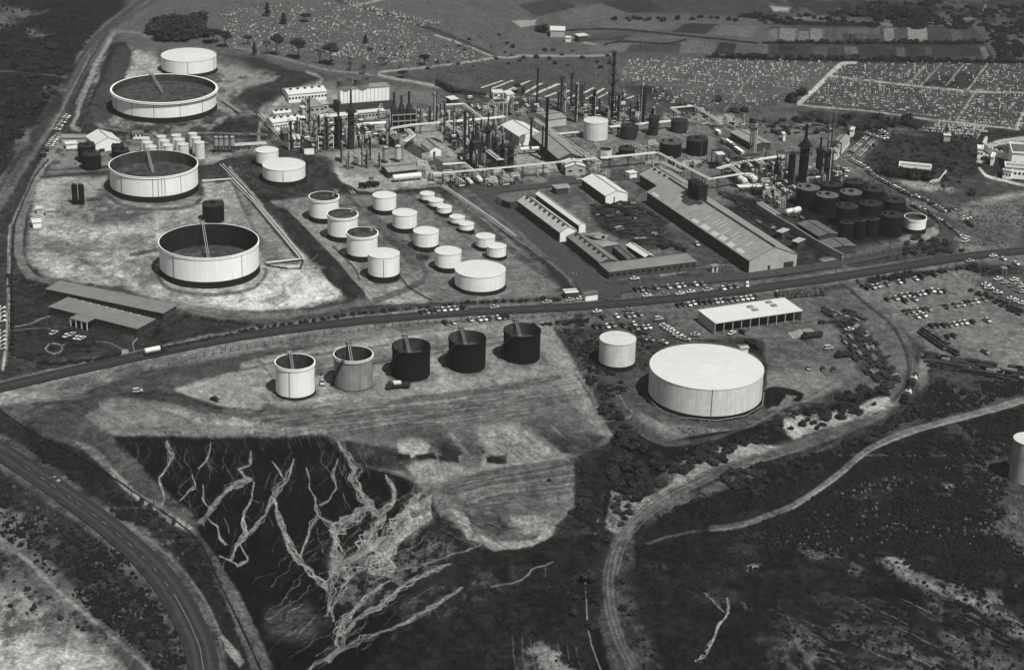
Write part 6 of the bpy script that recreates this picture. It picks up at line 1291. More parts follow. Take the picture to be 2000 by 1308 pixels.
# poles and fences
def pole(px, py, ytop, label, group='power poles'):
    h = height_of(px, py, ytop); g = at(px, py); t = thing('utility_pole', label, 'pole', g, 0, group)
    MB().tube((0, 0, -.3), (0, 0, h), .16, 6, .11).build('pole', BARK, t); MB().box(-.9, -.07, h-.7, .9, .07, h-.55).build('crossarm', BARK, t)
for i, (x, y, yt) in enumerate([(604, 626, 600), (764, 614, 587), (928, 597, 573), (441, 683, 640), (370, 655, 632), (93, 638, 617), (278, 688, 648), (1213, 582, 560), (1418, 534, 503), (1340, 560, 530), (1515, 556, 530), (1630, 550, 520), (1737, 505, 480)]):
    pole(x, y, yt, f'thin timber pole, {ORD[i]} listed along the public road verge' if False else ['pole left of the two open sand patches', 'pole on the verge below the white tank with a front pipe', 'pole on the verge below the wide white tank', 'pole at the office lawn corner', 'pole where the office hedge begins', 'flagpole on the lawn left of the office porch', 'pole behind the tanker lorry', 'pole in the hedge by the works entrance', 'pole in the yard entrance beside the long warehouse', 'pole on the strip between the two car rows', 'pole right of the strip of parked cars', 'pole on the bank below the bitumen tanks', 'pole beside the loop road'][i], 'timber poles along the public road')
for i, (x, y, yt) in enumerate([(1697, 360, 340), (1738, 381, 358), (1777, 397, 377), (1818, 424, 400), (1846, 448, 407), (1880, 492, 465), (1735, 500, 470)]):
    pole(x, y, yt, f'{ORD[i]} pole from the far end along the curving car-lined road', 'poles along the curving road')
for i, (x, y, yt) in enumerate([(258, 988, 940), (386, 1055, 1020), (285, 1120, 1080), (334, 1162, 1130), (441, 1180, 1150), (1440, 940, 915), (1775, 820, 780)]):
    pole(x, y, yt, ['pole on the pale bank above the lower road', 'pole at the bend of the pale bank', 'pole at the verge of the lower road, farther', 'pole at the verge of the lower road, nearer', 'pole below the pale bank', 'pole beside the railway curve', 'pole beside the tank wagons'][i], 'poles in the scrub')
def fence(label, pts, h=1.8, gap=3.5, m=STEEL, rail=True):
    W = [at(*p) for p in pts]; t = thing('fence', label, 'fence', W[0]); mb = MB(); o = W[0]; k = 0
    wr = MB()
    for a, b in zip(W[:-1], W[1:]):
        d = (b-a); n = max(1, int(d.length/gap))
        for i in range(n): p = a+d*(i/n)-o; mb.box(p.x-.1, p.y-.1, -.3, p.x+.1, p.y+.1, h)
        if rail:
            for z in (.5, h-.1): wr.tube(a-o+Vector((0, 0, z)), b-o+Vector((0, 0, z)), .035, 3)
    mb.build('post', m, t)['kind'] = 'stuff'; 
    if rail: wr.build('wire', m, t)
fence('post and wire fence between the public road and the five open tanks', [(295, 722), (400, 695), (500, 677), (600, 659), (700, 645), (800, 634), (900, 626), (1000, 622), (1080, 618), (1150, 614)])
fence('fence with dark weeds along the left side of the fenced lot on the right', [(1850, 522), (1890, 545), (1930, 570), (1975, 598), (2010, 618)], h=2)
fence('perimeter fence along the western road', [(215, 60), (180, 110), (145, 180), (110, 250), (60, 330), (24, 420), (18, 500), (16, 600), (18, 700)], gap=8)
fence('fence along the top of the burnt slope down to the lower road', [(5, 805), (80, 850), (180, 905), (300, 985), (385, 1050), (430, 1140), (480, 1240), (520, 1320)], gap=7)
fence('fence between the office hedge and the public road', [(20, 700), (80, 712), (200, 700), (270, 688), (440, 660), (620, 625), (900, 596), (1100, 583)], gap=5)
fence('fence south of the bitumen tanks along the loop road', [(1650, 510), (1740, 493), (1830, 476)], gap=4)
fence('low white rail behind the third row of parked cars', [(1745, 618), (1790, 608), (1850, 602), (1905, 594), (1942, 588)], h=.9, gap=5, m=CONCL)
fence('fence dropping along the edge of the made ground', [(1085, 640), (1110, 690), (1140, 740), (1175, 800), (1200, 850)], gap=5)
# ================================================================ process plant
def column(px, ytop, ybase, wpx, label, m=RUST, plats=2, base=None, name='process_column', cat='process column', group='tall process columns and stacks', top='dome', pipe=True, n=14, legs=0):
    g = at(px, ybase); D = math.sqrt(g.x**2+g.y**2+CH**2); h = height_of(px, ybase, ytop); r = wpx/2*D/F_
    t = thing(name, label, cat, g, 0, group)
    z0 = legs*h
    if top == 'dome': pr = [(r, z0), (r, h-r), (r*.8, h-r*.4), (r*.35, h)]
    elif top == 'bottle':   # stack on a drum furnace
        hb = h*.62; pr = [(r, z0), (r, hb), (r*1.25, hb+.05), (r*1.25, hb+1.2), (r, hb+1.25), (r*.35, hb+h*.14), (r*.3, h), (r*.24, h)]
    else: pr = [(r*1.05, z0), (r*.9, h), (r*.7, h)]
    MB().lathe(pr, n).build('shell', m, t)
    if legs:
        for k in range(4): a = math.pi/4+k*math.pi/2; MB().tube((r*1.1*math.cos(a), r*1.1*math.sin(a), 0), (r*.9*math.cos(a), r*.9*math.sin(a), z0+1), .22, 4).build('leg', PALE if m is PALE else STEEL, t)
    for k in range(plats):
        z = h*(.97-k*.9/max(1, plats)) if top != 'bottle' else h*.62-k*4; q = r if top != 'bottle' else r*1.2
        p = MB(); p.lathe([(q+.1, z-.1), (q+1.0, z-.1), (q+1.0, z+.0)], n, cap0=False, cap1=False)
        for i in range(8):
            a = math.pi*2*i/8; p.tube(((q+1)*math.cos(a), (q+1)*math.sin(a), z), ((q+1)*math.cos(a), (q+1)*math.sin(a), z+1.1), .05, 3)
        p.lathe([(q+1.0, z+1.0), (q+1.0, z+1.12)], n, cap0=False, cap1=False); p.build('platform', STEEL, t)
    if pipe:
        a = rnd.choice([-1.2, -.6, -2.2]); q = r+.45; c, s_ = math.cos(a), math.sin(a)
        MB().path([(0, 0, h-.3), (0, 0, h+.9), (q*c, q*s_, h+.9), (q*c, q*s_, .3)], .22, 5).build('overhead_pipe', LIGHTP if rnd.random() < .5 else MIDST, t)
        a += 1.4; MB().box(q*math.cos(a)-.25, q*math.sin(a)-.06, .2, q*math.cos(a)+.25, q*math.sin(a)+.06, h-.5).build('ladder', STEEL, t)
    return t, g, r, h
CL = [  # x, ytop, ybase, width, label, material, platforms, top, legs
 (567.7, 236, 294, 4.2, 'slim dark column with a wide head platform, leftmost in the first unit', RUST, 3, 'dome', 0),
 (602.5, 191, 262, 5.5, 'grey column with a crown platform below the white control building', MIDST, 3, 'dome', 0),
 (615, 232, 297, 4.5, 'pale-streaked column third from the left in the first unit', MIDST, 4, 'dome', 0),
 (637.5, 228, 292, 4.5, 'dark latticed column left of the black box furnace', RUST, 5, 'dome', 0),
 (661.7, 198, 290, 4.4, 'plain black stack in front of the box furnace', RUST, 1, 'stack', 0),
 (757.5, 221, 282, 5.2, 'pale streaked column right of the barrel roofed shelter', PALE, 2, 'dome', 0),
 (738, 187, 208, 5, 'short black vessel against the white cooling tower wall', BLACK, 0, 'dome', 0),
 (848, 184, 240, 3.6, 'thin rusty column on the slope right of the triple heater', RUST, 1, 'dome', 0),
 (787, 286, 312, 3, 'thin pale column right of the ribbed silo', PALE, 0, 'dome', 0),
 (708, 262, 288, 5, 'small white vessel on splayed legs in the first unit', LIGHTP, 0, 'dome', .35),
 (700, 262, 285, 5.5, 'small dark bottle-shaped heater in the first unit', RUST, 0, 'bottle', 0),
 (865.5, 221, 278, 4.4, 'pale lagged column at the left of the second unit', PALE, 3, 'dome', 0),
 (886.3, 224, 277, 4.6, 'pale lagged column second from left in the second unit', PALE, 3, 'dome', 0),
 (892, 276, 292, 4, 'short pale vessel between the lagged columns', LIGHTP, 0, 'dome', 0),
 (906.5, 216, 298, 4.2, 'tall black column in the second unit', RUST, 3, 'dome', 0),
 (912.3, 225, 272, 5.2, 'white column beside the tall black one', LIGHTP, 1, 'dome', 0),
 (920, 254, 317, 3.6, 'pale ladder-like column left of the square steel frame', PALE, 4, 'dome', 0),
 (930.5, 293, 326, 2.2, 'slender white standpipe before the square steel frame', LIGHTP, 0, 'stack', 0),
 (952.5, 223, 300, 9, 'dark cylindrical furnace with a thin stack behind the frame', RUST, 1, 'bottle', 0),
 (966.8, 253, 311, 9, 'bottle-shaped furnace, left one of three', RUST, 2, 'bottle', 0),
 (980.5, 267, 321, 9.5, 'bottle-shaped furnace, middle and shortest of three', BLACK, 1, 'bottle', 0),
 (996.5, 259, 334, 13, 'bottle-shaped furnace, right and largest of three', RUST, 2, 'bottle', 0),
 (1036.5, 230, 292, 5, 'dark stack in front of the white twin-roof workshop', RUST, 1, 'stack', 0),
 (1058.5, 246, 312, 3.6, 'thinner black stack of the close pair', BLACK, 0, 'stack', 0),
 (1065.5, 190, 313, 6.2, 'tall thick black stack of the close pair', BLACK, 0, 'stack', 0),
 (1048.7, 134, 208, 4.4, 'tall dark stack leftmost against the cemetery plots', RUST, 1, 'stack', 0),
 (1090, 179, 216, 3.2, 'short dark column, left of the slim triplet', RUST, 1, 'dome', 0),
 (1095.6, 150, 213, 4, 'slim dark stack, left of the triplet', RUST, 2, 'stack', 0),
 (1101, 167, 219, 4.2, 'slim grey column, right of the triplet', MIDST, 2, 'dome', 0),
 (1115, 143, 212, 4.4, 'dark stack with a pale top right of the triplet', RUST, 1, 'stack', 0),
 (1123.5, 165, 238, 4.6, 'dark column with a bushy platform head', RUST, 5, 'dome', 0),
 (1136, 163, 218, 3.4, 'lattice-like column with many small platforms', MIDST, 8, 'dome', 0),
 (1152.5, 191, 212, 4, 'stubby dark vessel behind the cream tank, left', RUST, 1, 'dome', 0),
 (1158, 178, 213, 3, 'stubby dark vessel behind the cream tank, right', RUST, 1, 'dome', 0),
 (1193, 99, 228, 7, 'tallest column of the works, dark with banded platforms near its top', RUST, 6, 'dome', 0),
 (1206.5, 184, 232, 5, 'dark column standing right beside the tallest one', RUST, 2, 'dome', 0),
 (1254, 166, 243, 6, 'column ringed by many close platforms', STEEL, 10, 'dome', 0),
 (1273.7, 212, 236, 6, 'black vessel with a smudged head behind the rusty tanks', BLACK, 1, 'dome', 0),
 (1463.5, 247, 320, 5, 'left half of the twin grey riser with a wide flare platform', MIDST, 2, 'dome', 0),
 (1470.5, 246, 318, 5, 'right half of the twin grey riser with a wide flare platform', PALE, 1, 'dome', 0),
 (1491, 292, 318, 5, 'short grey vessel right of the twin risers', MIDST, 0, 'dome', .3),
 (1543, 297, 362, 13, 'broad black still with a tilted cap, left of the black group', BLACK, 1, 'dome', 0),
 (1567, 243, 353, 18, 'massive black bottle-shaped furnace with a tall neck', BLACK, 2, 'bottle', 0),
 (1598, 269, 342, 13, 'narrow black bottle-shaped furnace right of the massive one', BLACK, 0, 'bottle', 0),
 (1618, 250, 296, 7, 'pale dome-headed column with a hooped pipe above the black drum', PALE, 1, 'dome', 0),
 (1614, 292, 358, 15, 'black drum tower with steelwork around its head', RUST, 2, 'dome', 0),
 (1514, 303, 364, 9, 'conical hood on slim legs left of the black still', BLACK, 0, 'bottle', .4),
 (958, 168, 200, 2.2, 'thin vent stack beside the buried long tanks', RUST, 0, 'stack', 0),
 (877, 215, 240, 3, 'short white stack at the second unit rear', LIGHTP, 0, 'dome', 0),
]
for (x, yt, yb, w_, lab, m_, pl, tp, lg) in CL: column(x, yt, yb, w_, lab, m_, pl, top=tp, legs=lg, pipe=(w_ > 3.5 and tp == 'dome'))
def lattice(px, ytop, yb, wpx, label, guys=0):
    g = at(px, yb); h = height_of(px, yb, ytop); r = wpx*.26/2*.9; t = thing('lattice_mast', label, 'mast', g); m = MB()
    n = max(6, int(h/4))
    for k in range(3):
        a = 2.1*k; m.tube((r*1.4*math.cos(a), r*1.4*math.sin(a), 0), (r*.5*math.cos(a), r*.5*math.sin(a), h), .09, 4)
    b = MB()
    for i in range(n):
        for k in range(3):
            a, a2 = 2.1*k, 2.1*(k+1); f0 = r*(1.4-.9*i/n); f1 = r*(1.4-.9*(i+1)/n)
            b.tube((f0*math.cos(a), f0*math.sin(a), h*i/n), (f1*math.cos(a2), f1*math.sin(a2), h*(i+1)/n), .06, 3)
    m.build('leg', MIDST, t)['kind'] = 'stuff'; b.build('bracing', MIDST, t)
for x, yt, yb, w_, l in [(1621, 178, 249, 5, 'left of two slim pale lattice masts rising over the north-east canteen'), (1631, 141, 249, 4, 'taller right one of two slim pale lattice masts over the north-east canteen'), (1393, 122, 238, 6, 'dark lattice mast standing in front of the cemetery'), (1624, 240, 300, 3, 'short mast behind the black drum tower')]: lattice(x, yt, yb, w_, l)
def drum(px, py, dx, dy, L_, r, z, label, m=PALE, group='horizontal drums in the plant'):
    g = at(px, py); a = heading(px, py, dx, dy); t = thing('pressure_drum', label, 'drum', g, a, group)
    M_ = MB().lathe([(r*.3, -L_/2-r*.45), (r*.8, -L_/2-r*.25), (r, -L_/2), (r, L_/2), (r*.8, L_/2+r*.25), (r*.3, L_/2+r*.45)], 12)
    M_.v = [(v[2], v[0], v[1]+z) for v in M_.v]; M_.build('shell', m, t)
    for s_ in (-1, 1):
        MB().box(s_*L_*.3-.25, -r*.8, 0, s_*L_*.3+.25, r*.8, z-r*.6).build('saddle', CONC, t)
D_ = [(872, 174, 1, .45, 20, 1.6, 2.2, 'long dark buried-looking tank on the bank, upper one', RUST), (912, 184, 1, .16, 24, 1.1, 1.6, 'long dark tank lying below the cemetery plots', RUST),
      (1040, 299, 1, -.06, 13, 1.0, 2.5, 'white horizontal drum left of the twin stacks', LIGHTP), (795, 352, 1, -.1, 14, 1.5, 2, 'white horizontal drum in the sand yard south of the laboratory', LIGHTP),
      (712, 367, 1, -.03, 5, 1.2, 1.6, 'black drum on the sand beside the pipe track, left', BLACK), (729, 365, 1, -.03, 5, 1.2, 1.6, 'black drum on the sand beside the pipe track, right', BLACK),
      (917, 361, .6, .6, 6, 1.0, 2, 'white drum below the overhead pipe, left', LIGHTP), (935, 358, .6, .6, 6, 1.2, 2.6, 'white drum below the overhead pipe, right', LIGHTP),
      (1449, 366, .8, .5, 5, 1.6, 4, 'fat white drum on steelwork, left of the pair before the black tanks', LIGHTP), (1469, 362, .8, .5, 5, 1.6, 4, 'fat white drum on steelwork, right of the pair before the black tanks', LIGHTP),
      (1479, 332, .7, .5, 6, .9, 4, 'slim pale drum under the pipe bridge, left', PALE), (1486, 331, .7, .5, 6, .9, 4, 'slim pale drum under the pipe bridge, right', PALE),
      (1555, 418, .9, -.3, 4, 1.5, 2, 'white valve drum by the concrete wall', LIGHTP), (1541, 420, .9, -.3, 4, 1.2, 2, 'white curled vessel by the concrete wall', LIGHTP), (1107, 373, .5, .4, 3, 1.2, 2.2, 'pale boiler drum in the workshop yard', PALE),
      (588, 252, 1, -.1, 4, 1.2, 6, 'white drum on a portal frame in the first unit, left', LIGHTP), (574, 287, .3, .5, 5, .8, 5, 'white slanting drum pair at the left of the first unit, left', LIGHTP), (583, 286, .3, .5, 5, .8, 5, 'white slanting drum pair at the left of the first unit, right', LIGHTP),
      (642, 278, .3, .5, 5, .8, 6, 'white tilted drum right of the latticed column, left', LIGHTP), (650, 277, .3, .5, 5, .8, 6, 'white tilted drum right of the latticed column, right', LIGHTP), (733, 259, 1, -.06, 20, .9, 5, 'long white exchanger below the barrel roofed shelter', LIGHTP),
      (640, 256, 1, -.06, 6, 1.2, 4, 'white drum in the middle of the first unit', LIGHTP), (623, 262, 1, .1, 5, 1.1, 3, 'low pale drum among the first unit columns', PALE)]
for x, y, dx, dy, l, r, z, lab, m_ in D_: drum(x, y, dx, dy, l, r, z, lab, m_)
# triple heater box, box furnace, portal frames
t, Lx, wd, sg = bldg('dark heater box carrying three short stacks over a two-storey steel grid', (766, 222), (813, 219), (764, 217), 11, 0, RUST, RUST, name='fired_heater', cat='furnace')
for k in (.12, .43, .75): MB().lathe([(1.9, 11.2), (1.9, 13.0), (.7, 16), (.62, 22 if k < .4 or k > .7 else 20)], 12, (Lx*k, wd*.5*sg, 0)).build('stack', RUST, t)
for z in (3, 6.5, 10): MB().box(-.3, -.9*sg if sg > 0 else .1, z, Lx+.3, -.1*sg if sg > 0 else .9, z+.3).build('gallery', PALE, t)
for k in range(5): MB().box(Lx*k/4-.12, -.9 if sg > 0 else .6, 0, Lx*k/4+.12, -.6 if sg > 0 else .9, 11).build('gallery_post', PALE, t)
t, Lx, wd, sg = bldg('black box furnace crowded by pipes behind the plain black stack', (656, 236), (670, 235), (653, 230), 15, 0, BLACK, BLACK, name='box_furnace', cat='furnace')
column(686, 175, 289, 12.5, 'large dark furnace cylinder with a long thin neck in the first unit', RUST, 2, top='bottle', pipe=False)
t, Lx, wd, sg = bldg('black square furnace hood on steel legs with two thin stacks', (925, 281), (943, 278), (921, 275), 12, 1.0, RUST, RUST, name='furnace_hood', cat='furnace')
MB().lathe([(.9, 12.5), (.8, 21)], 10, (Lx*.55, wd*.5*sg, 0)).build('stack', RUST, t)
def frame(px, py, w_, d_, h, nf, label, m=MIDST, rz=None, brace=True, group='open steel frames in the plant', deck=True):
    g = at(px, py); a = rz if rz is not None else GRID; t = thing('steel_frame', label, 'steel frame', g, a, group); c = MB()
    for x in (0, w_):
        for y in (0, d_): c.box(x-.2, y-.2, 0, x+.2, y+.2, h)
    for k in range(1, nf+1):
        z = h*k/nf
        for y in (0, d_): c.box(.2, y-.15, z-.3, w_-.2, y+.15, z)
        for x in (0, w_): c.box(x-.15, .2, z-.3, x+.15, d_-.2, z)
        if brace: c.tube((0, 0, z-h/nf), (w_, 0, z-.2), .1, 4); c.tube((w_, 0, z-h/nf), (0, 0, z-.2), .1, 4)
    c.build('frame', m, t)
    if deck:
        for k in range(1, nf+1): MB().box(.3, .3, h*k/nf-.12, w_-.3, d_-.3, h*k/nf-.02).build('deck', STEEL, t)
GRID = heading(1014, 268, 100, -9)
frame(966, 246, 7, 6, 13, 1, 'tall white concrete portal frame behind the white workshop', CONCL, GRID, False, deck=True)
frame(958, 243, 3, 5, 9, 1, 'lower white concrete portal beside the tall one', CONCL, GRID, False)
frame(937, 300, 8, 6, 11, 1, 'square braced steel frame in the second unit', PALE)
frame(1399, 328, 7, 6, 8, 1, 'dark loading gantry with a small white roof', STEEL); t_ = bldg('small white roof on the loading gantry', (1402, 303), (1417, 302), (1406, 297), .3, 0, ROOFW, WCLAD, name='canopy', z0=8.1)
frame(1625, 306, 5, 5, 7, 2, 'small steelwork stand beside the NE canteen', STEEL)
frame(622, 292, 8, 6, 7, 2, 'white painted pump frame at the front of the first unit', LIGHTP)
frame(588, 262, 6, 5, 7, 1, 'white portal carrying a drum in the first unit', LIGHTP)
frame(1455, 330, 10, 6, 6, 1, 'pale frame below the twin risers', MIDST)
# pipe bridges
def rack(label, pts, n=3, h=5, r=.2, gap=.75, bents=9, m=LIGHTP, wide=None, group='pipe bridges', ms=STEEL):
    r *= .62; W = [at(*p) for p in pts]; t = thing('pipe_bridge', label, 'pipe bridge', W[0], 0, group); o = W[0]; wdt = wide or (n-1)*gap+.8; n += (n > 1)
    for k in range(n):
        off = (k-(n-1)/2)*gap; P_ = []
        for i, p in enumerate(W):
            q0 = W[max(0, i-1)]; q1 = W[min(len(W)-1, i+1)]; d = (q1-q0); d.z = 0; d.normalize(); P_.append(p-o+Vector((-d.y, d.x, 0))*off+Vector((0, 0, h)))
        MB().path(P_, r*rnd.choice([.7, 1, 1.2]), 6).build('pipe', m if k % 3 != 1 else MIDST, t)
    bt = MB(); k = 0
    for a, b in zip(W[:-1], W[1:]):
        d = b-a; l = d.length; c = max(1, int(l/bents)); ang = math.atan2(d.y, d.x)
        for i in range(c):
            p = a+d*((i+.5)/c)-o; B_ = MB()
            for s_ in (-1, 1): B_.box(-.15, s_*wdt/2-.15, 0, .15, s_*wdt/2+.15, h-r*1.3, ang, p)
            B_.box(-.15, -wdt/2+.15, h-r*1.3-.4, .15, wdt/2-.15, h-r*1.3, ang, p); B_.build('trestle', ms, t); k += 1
    return t
rack('overhead white pipe running past the furnaces to the boiler house', [(845, 364), (1000, 350), (1160, 333)], 2, 6.5, .5)
rack('overhead white pipe in front of the white ribbed tank', [(1172, 331), (1280, 320)], 2, 6, .45)
rack('white pipe bridge zigzagging over the shed by the long warehouse', [(1282, 319), (1384, 372), (1452, 361)], 2, 6, .45)
rack('white pipe bridge climbing left of the white ribbed tank', [(1160, 333), (1120, 304), (1085, 279)], 4, 5, .3)
rack('broad pipe bridge running back along the boiler house', [(1085, 279), (1058, 260), (1040, 248)], 4, 5, .3)
rack('pipe track beside the road right of the small white tanks', [(862, 366), (905, 394), (960, 432), (1005, 466)], 3, 1.2, .22, bents=14)
rack('light pipe bridge from the cooling tower road into the second unit', [(745, 272), (800, 262), (880, 255)], 3, 5, .3)
rack('long white pipe crossing behind the second unit to the white workshop', [(880, 257), (960, 250), (985, 247)], 3, 5.5, .5)
rack('bent pale pipe bridge right of the curved shelter', [(795, 268), (809, 280), (790, 293)], 4, 4.5, .35)
rack('pipe bridge behind the rusty tanks, left', [(1040, 283), (1068, 272), (1135, 266)], 2, 2.5, .4)
rack('pipe bridge behind the rusty tanks, right', [(1190, 262), (1260, 255), (1312, 250)], 3, 4, .45)
rack('white pipe bend at the far edge of the plant', [(1310, 228), (1355, 224), (1385, 243), (1405, 258)], 2, 5, .4)
rack('small pipe bridge at the far edge running to the rusty tanks', [(1310, 228), (1325, 238)], 2, 5, .35)
rack('pipe bridge across the yard to the black stills', [(1400, 348), (1450, 334), (1530, 322)], 3, 5, .4)
rack('pale pipe elbow leaving the twin risers', [(1470, 322), (1478, 330), (1516, 325)], 2, 5, .4)
rack('pipe bridge between the pale frame and the warehouse road', [(1425, 342), (1447, 360)], 3, 5, .35)
rack('pipe rack behind the black bitumen tanks', [(1571, 335), (1590, 346), (1606, 357)], 4, 4, .35)
rack('pipe bridge in front of the second unit', [(865, 340), (905, 337), (930, 358)], 3, 5, .3)
rack('thick pale pipe bridge in the middle of the second unit', [(952, 315), (975, 333), (985, 332)], 4, 6, .35)
rack('white pipe dipping to the ground near the overhead pipe', [(975, 345), (1000, 365)], 2, 3, .4)
rack('pipe bridge under the lagged columns', [(860, 250), (905, 282), (918, 300)], 4, 5, .35)
rack('pipe bridge at the rear of the second unit', [(868, 222), (905, 220), (925, 236), (960, 262)], 4, 5, .3)
rack('pale pipes along the left edge of the first unit', [(508, 228), (545, 268)], 3, 1.5, .35)
rack('pipes leaving the widest open tank toward the plant', [(418, 187), (470, 222)], 2, 1, .25)
rack('pipe line across the sand from the tank with scaffold ladders', [(395, 356), (452, 352), (500, 400), (590, 508), (520, 516)], 2, .8, .22, bents=16)
rack('pipe line down the grass bank to the tank rows', [(432, 323), (480, 372), (590, 505)], 2, .8, .22, bents=16)
rack('pipe line along the three diagonal open tanks', [(610, 315), (660, 350), (692, 382)], 2, .8, .25, bents=12)
rack('pipe line behind the five tanks by the slope', [(600, 737), (655, 726), (760, 708), (870, 690), (985, 670)], 1, .8, .3, bents=14, m=STEEL)
rack('dark pipe ring in front of the largest white tank', [(1262, 778), (1290, 804), (1330, 818), (1400, 824), (1455, 815), (1488, 795), (1492, 770)], 1, .7, .2, bents=10, m=MIDST)
rack('pale pipe run by the twelve cream tanks', [(300, 262), (365, 315)], 2, 1, .25)
rack('pale pipe run between the silo row and the road', [(455, 292), (520, 288)], 5, 2.5, .25, bents=5)
rack('low pipes crossing the yard below the black paired tanks', [(1290, 330), (1330, 350)], 3, 4, .3)
rack('pipes on the siding wall', [(1483, 404), (1520, 428)], 4, 2.5, .3)
rack('pale fan of pipes between the siding and the pale roofed tanks', [(1440, 375), (1500, 372)], 5, 3, .35, bents=5)
# crowded small equipment, grown in the zones where the photograph shows dense pipework
def small_kinds():
    out = []
    m = MB(); t = thing('pump_set', '', 'pump set'); MB().box(-1.2, -.5, 0, 1.2, .5, .4).build('base', CONC, t)
    b = MB().lathe([(.45, -.5), (.5, -.3), (.5, .5), (.3, .7)], 8); b.v = [(v[2], v[0], v[1]+.9) for v in b.v]; b.build('motor', MIDST, t); MB().tube((.9, 0, .4), (.9, 0, 3.2), .14, 5).build('riser', LIGHTP, t); out.append(t)
    t = thing('heat_exchanger', '', 'heat exchanger'); b = MB().lathe([(.3, -3), (.75, -2.8), (.75, -2.4), (.6, -2.3), (.6, 2.3), (.75, 2.4), (.75, 2.8), (.3, 3)], 10); b.v = [(v[2], v[0], v[1]+2.2) for v in b.v]; b.build('shell', RUST, t)
    for s_ in (-1, 1): MB().box(s_*1.6-.2, -.6, 0, s_*1.6+.2, .6, 1.7).build('saddle', CONC, t)
    MB().path([(0, 0, 2.8), (0, 0, 4.6), (0, 3, 4.6)], .16, 5).build('nozzle_pipe', LIGHTP, t); out.append(t)
    t = thing('upright_vessel', '', 'vessel'); MB().lathe([(.5, 1.2), (1.0, 1.6), (1.0, 6.2), (.5, 6.8)], 10).build('shell', MIDST, t)
    for k in range(3): MB().tube((math.cos(2.1*k)*.8, math.sin(2.1*k)*.8, 0), (math.cos(2.1*k)*.8, math.sin(2.1*k)*.8, 1.7), .1, 4).build('leg', STEEL, t)
    MB().path([(0, 0, 6.7), (0, 0, 7.8), (1.6, 0, 7.8), (1.6, 0, .4)], .15, 5).build('pipe', LIGHTP, t); out.append(t)
    t = thing('pipe_manifold', '', 'manifold'); b = MB()
    for k in range(4): b.path([(-3+.2*k, -1.5+k, .3), (-3+.2*k, -1.5+k, 2.6+.5*k), (3, -1.5+k, 2.6+.5*k), (3, -1.5+k, .3)], .16, 5)
    b.tube((-3.2, -2.2, 1.1), (-3.2, 2.2, 1.1), .25, 6); b.build('pipework', LIGHTP, t); MB().box(-3.3, -2.2, 2.2, -3.1, 2.2, 2.4).build('support', STEEL, t); out.append(t)
    t = thing('steel_frame', '', 'steel frame'); b = MB()
    for x in (-2.5, 2.5):
        for y in (-2, 2): b.box(x-.13, y-.13, 0, x+.13, y+.13, 7)
        b.box(x-.1, -1.87, 3.3, x+.1, 1.87, 3.6); b.box(x-.1, -1.87, 6.7, x+.1, 1.87, 7)
    for y in (-2, 2): b.box(-2.37, y-.1, 3.3, 2.37, y+.1, 3.6); b.box(-2.37, y-.1, 6.7, 2.37, y+.1, 7); b.tube((-2.5, y, 0), (2.5, y, 3.4), .08, 4)
    b.build('frame', STEEL, t); MB().box(-2.3, -1.8, 3.45, 2.3, 1.8, 3.55).build('deck', STEEL, t); c = MB().lathe([(.6, -1.8), (.9, -1.5), (.9, 1.5), (.6, 1.8)], 10); c.v = [(v[2], v[0], v[1]+4.6) for v in c.v]; c.build('drum', LIGHTP, t); out.append(t)
    t = thing('vent_column', '', 'column'); MB().lathe([(.75, 0), (.75, 13), (.4, 13.6)], 10).build('shell', RUST, t); MB().lathe([(.8, 9), (1.7, 9), (1.7, 9.1)], 10, cap0=False, cap1=False).build('platform', STEEL, t); MB().path([(1.1, 0, .3), (1.1, 0, 14.2), (0, 0, 14.2), (0, 0, 13.5)], .14, 5).build('pipe', LIGHTP, t); out.append(t)
    t = thing('valve_skid', '', 'skid'); MB().box(-2.2, -1.2, 0, 2.2, 1.2, .25).build('base', STEEL, t)
    b = MB()
    for k in range(5): b.tube((-1.9+.9*k, -1, .5), (-1.9+.9*k, 1, .5), .13, 5); b.tube((-1.9+.9*k, 0, .5), (-1.9+.9*k, 0, 1.7), .09, 4)
    b.tube((-2.2, 0, 1.2), (2.2, 0, 1.2), .18, 5); b.build('pipework', MIDST, t); MB().box(-.5, -.5, .3, .5, .5, 2.0).build('box', CONC, t); out.append(t)
    return out
KINDS = small_kinds(); KK = [[(c, children(c)) for c in children(t)] for t in KINDS]
DIRS = [heading(900, 280, 10, -1), heading(1100, 280, 7, 5)]
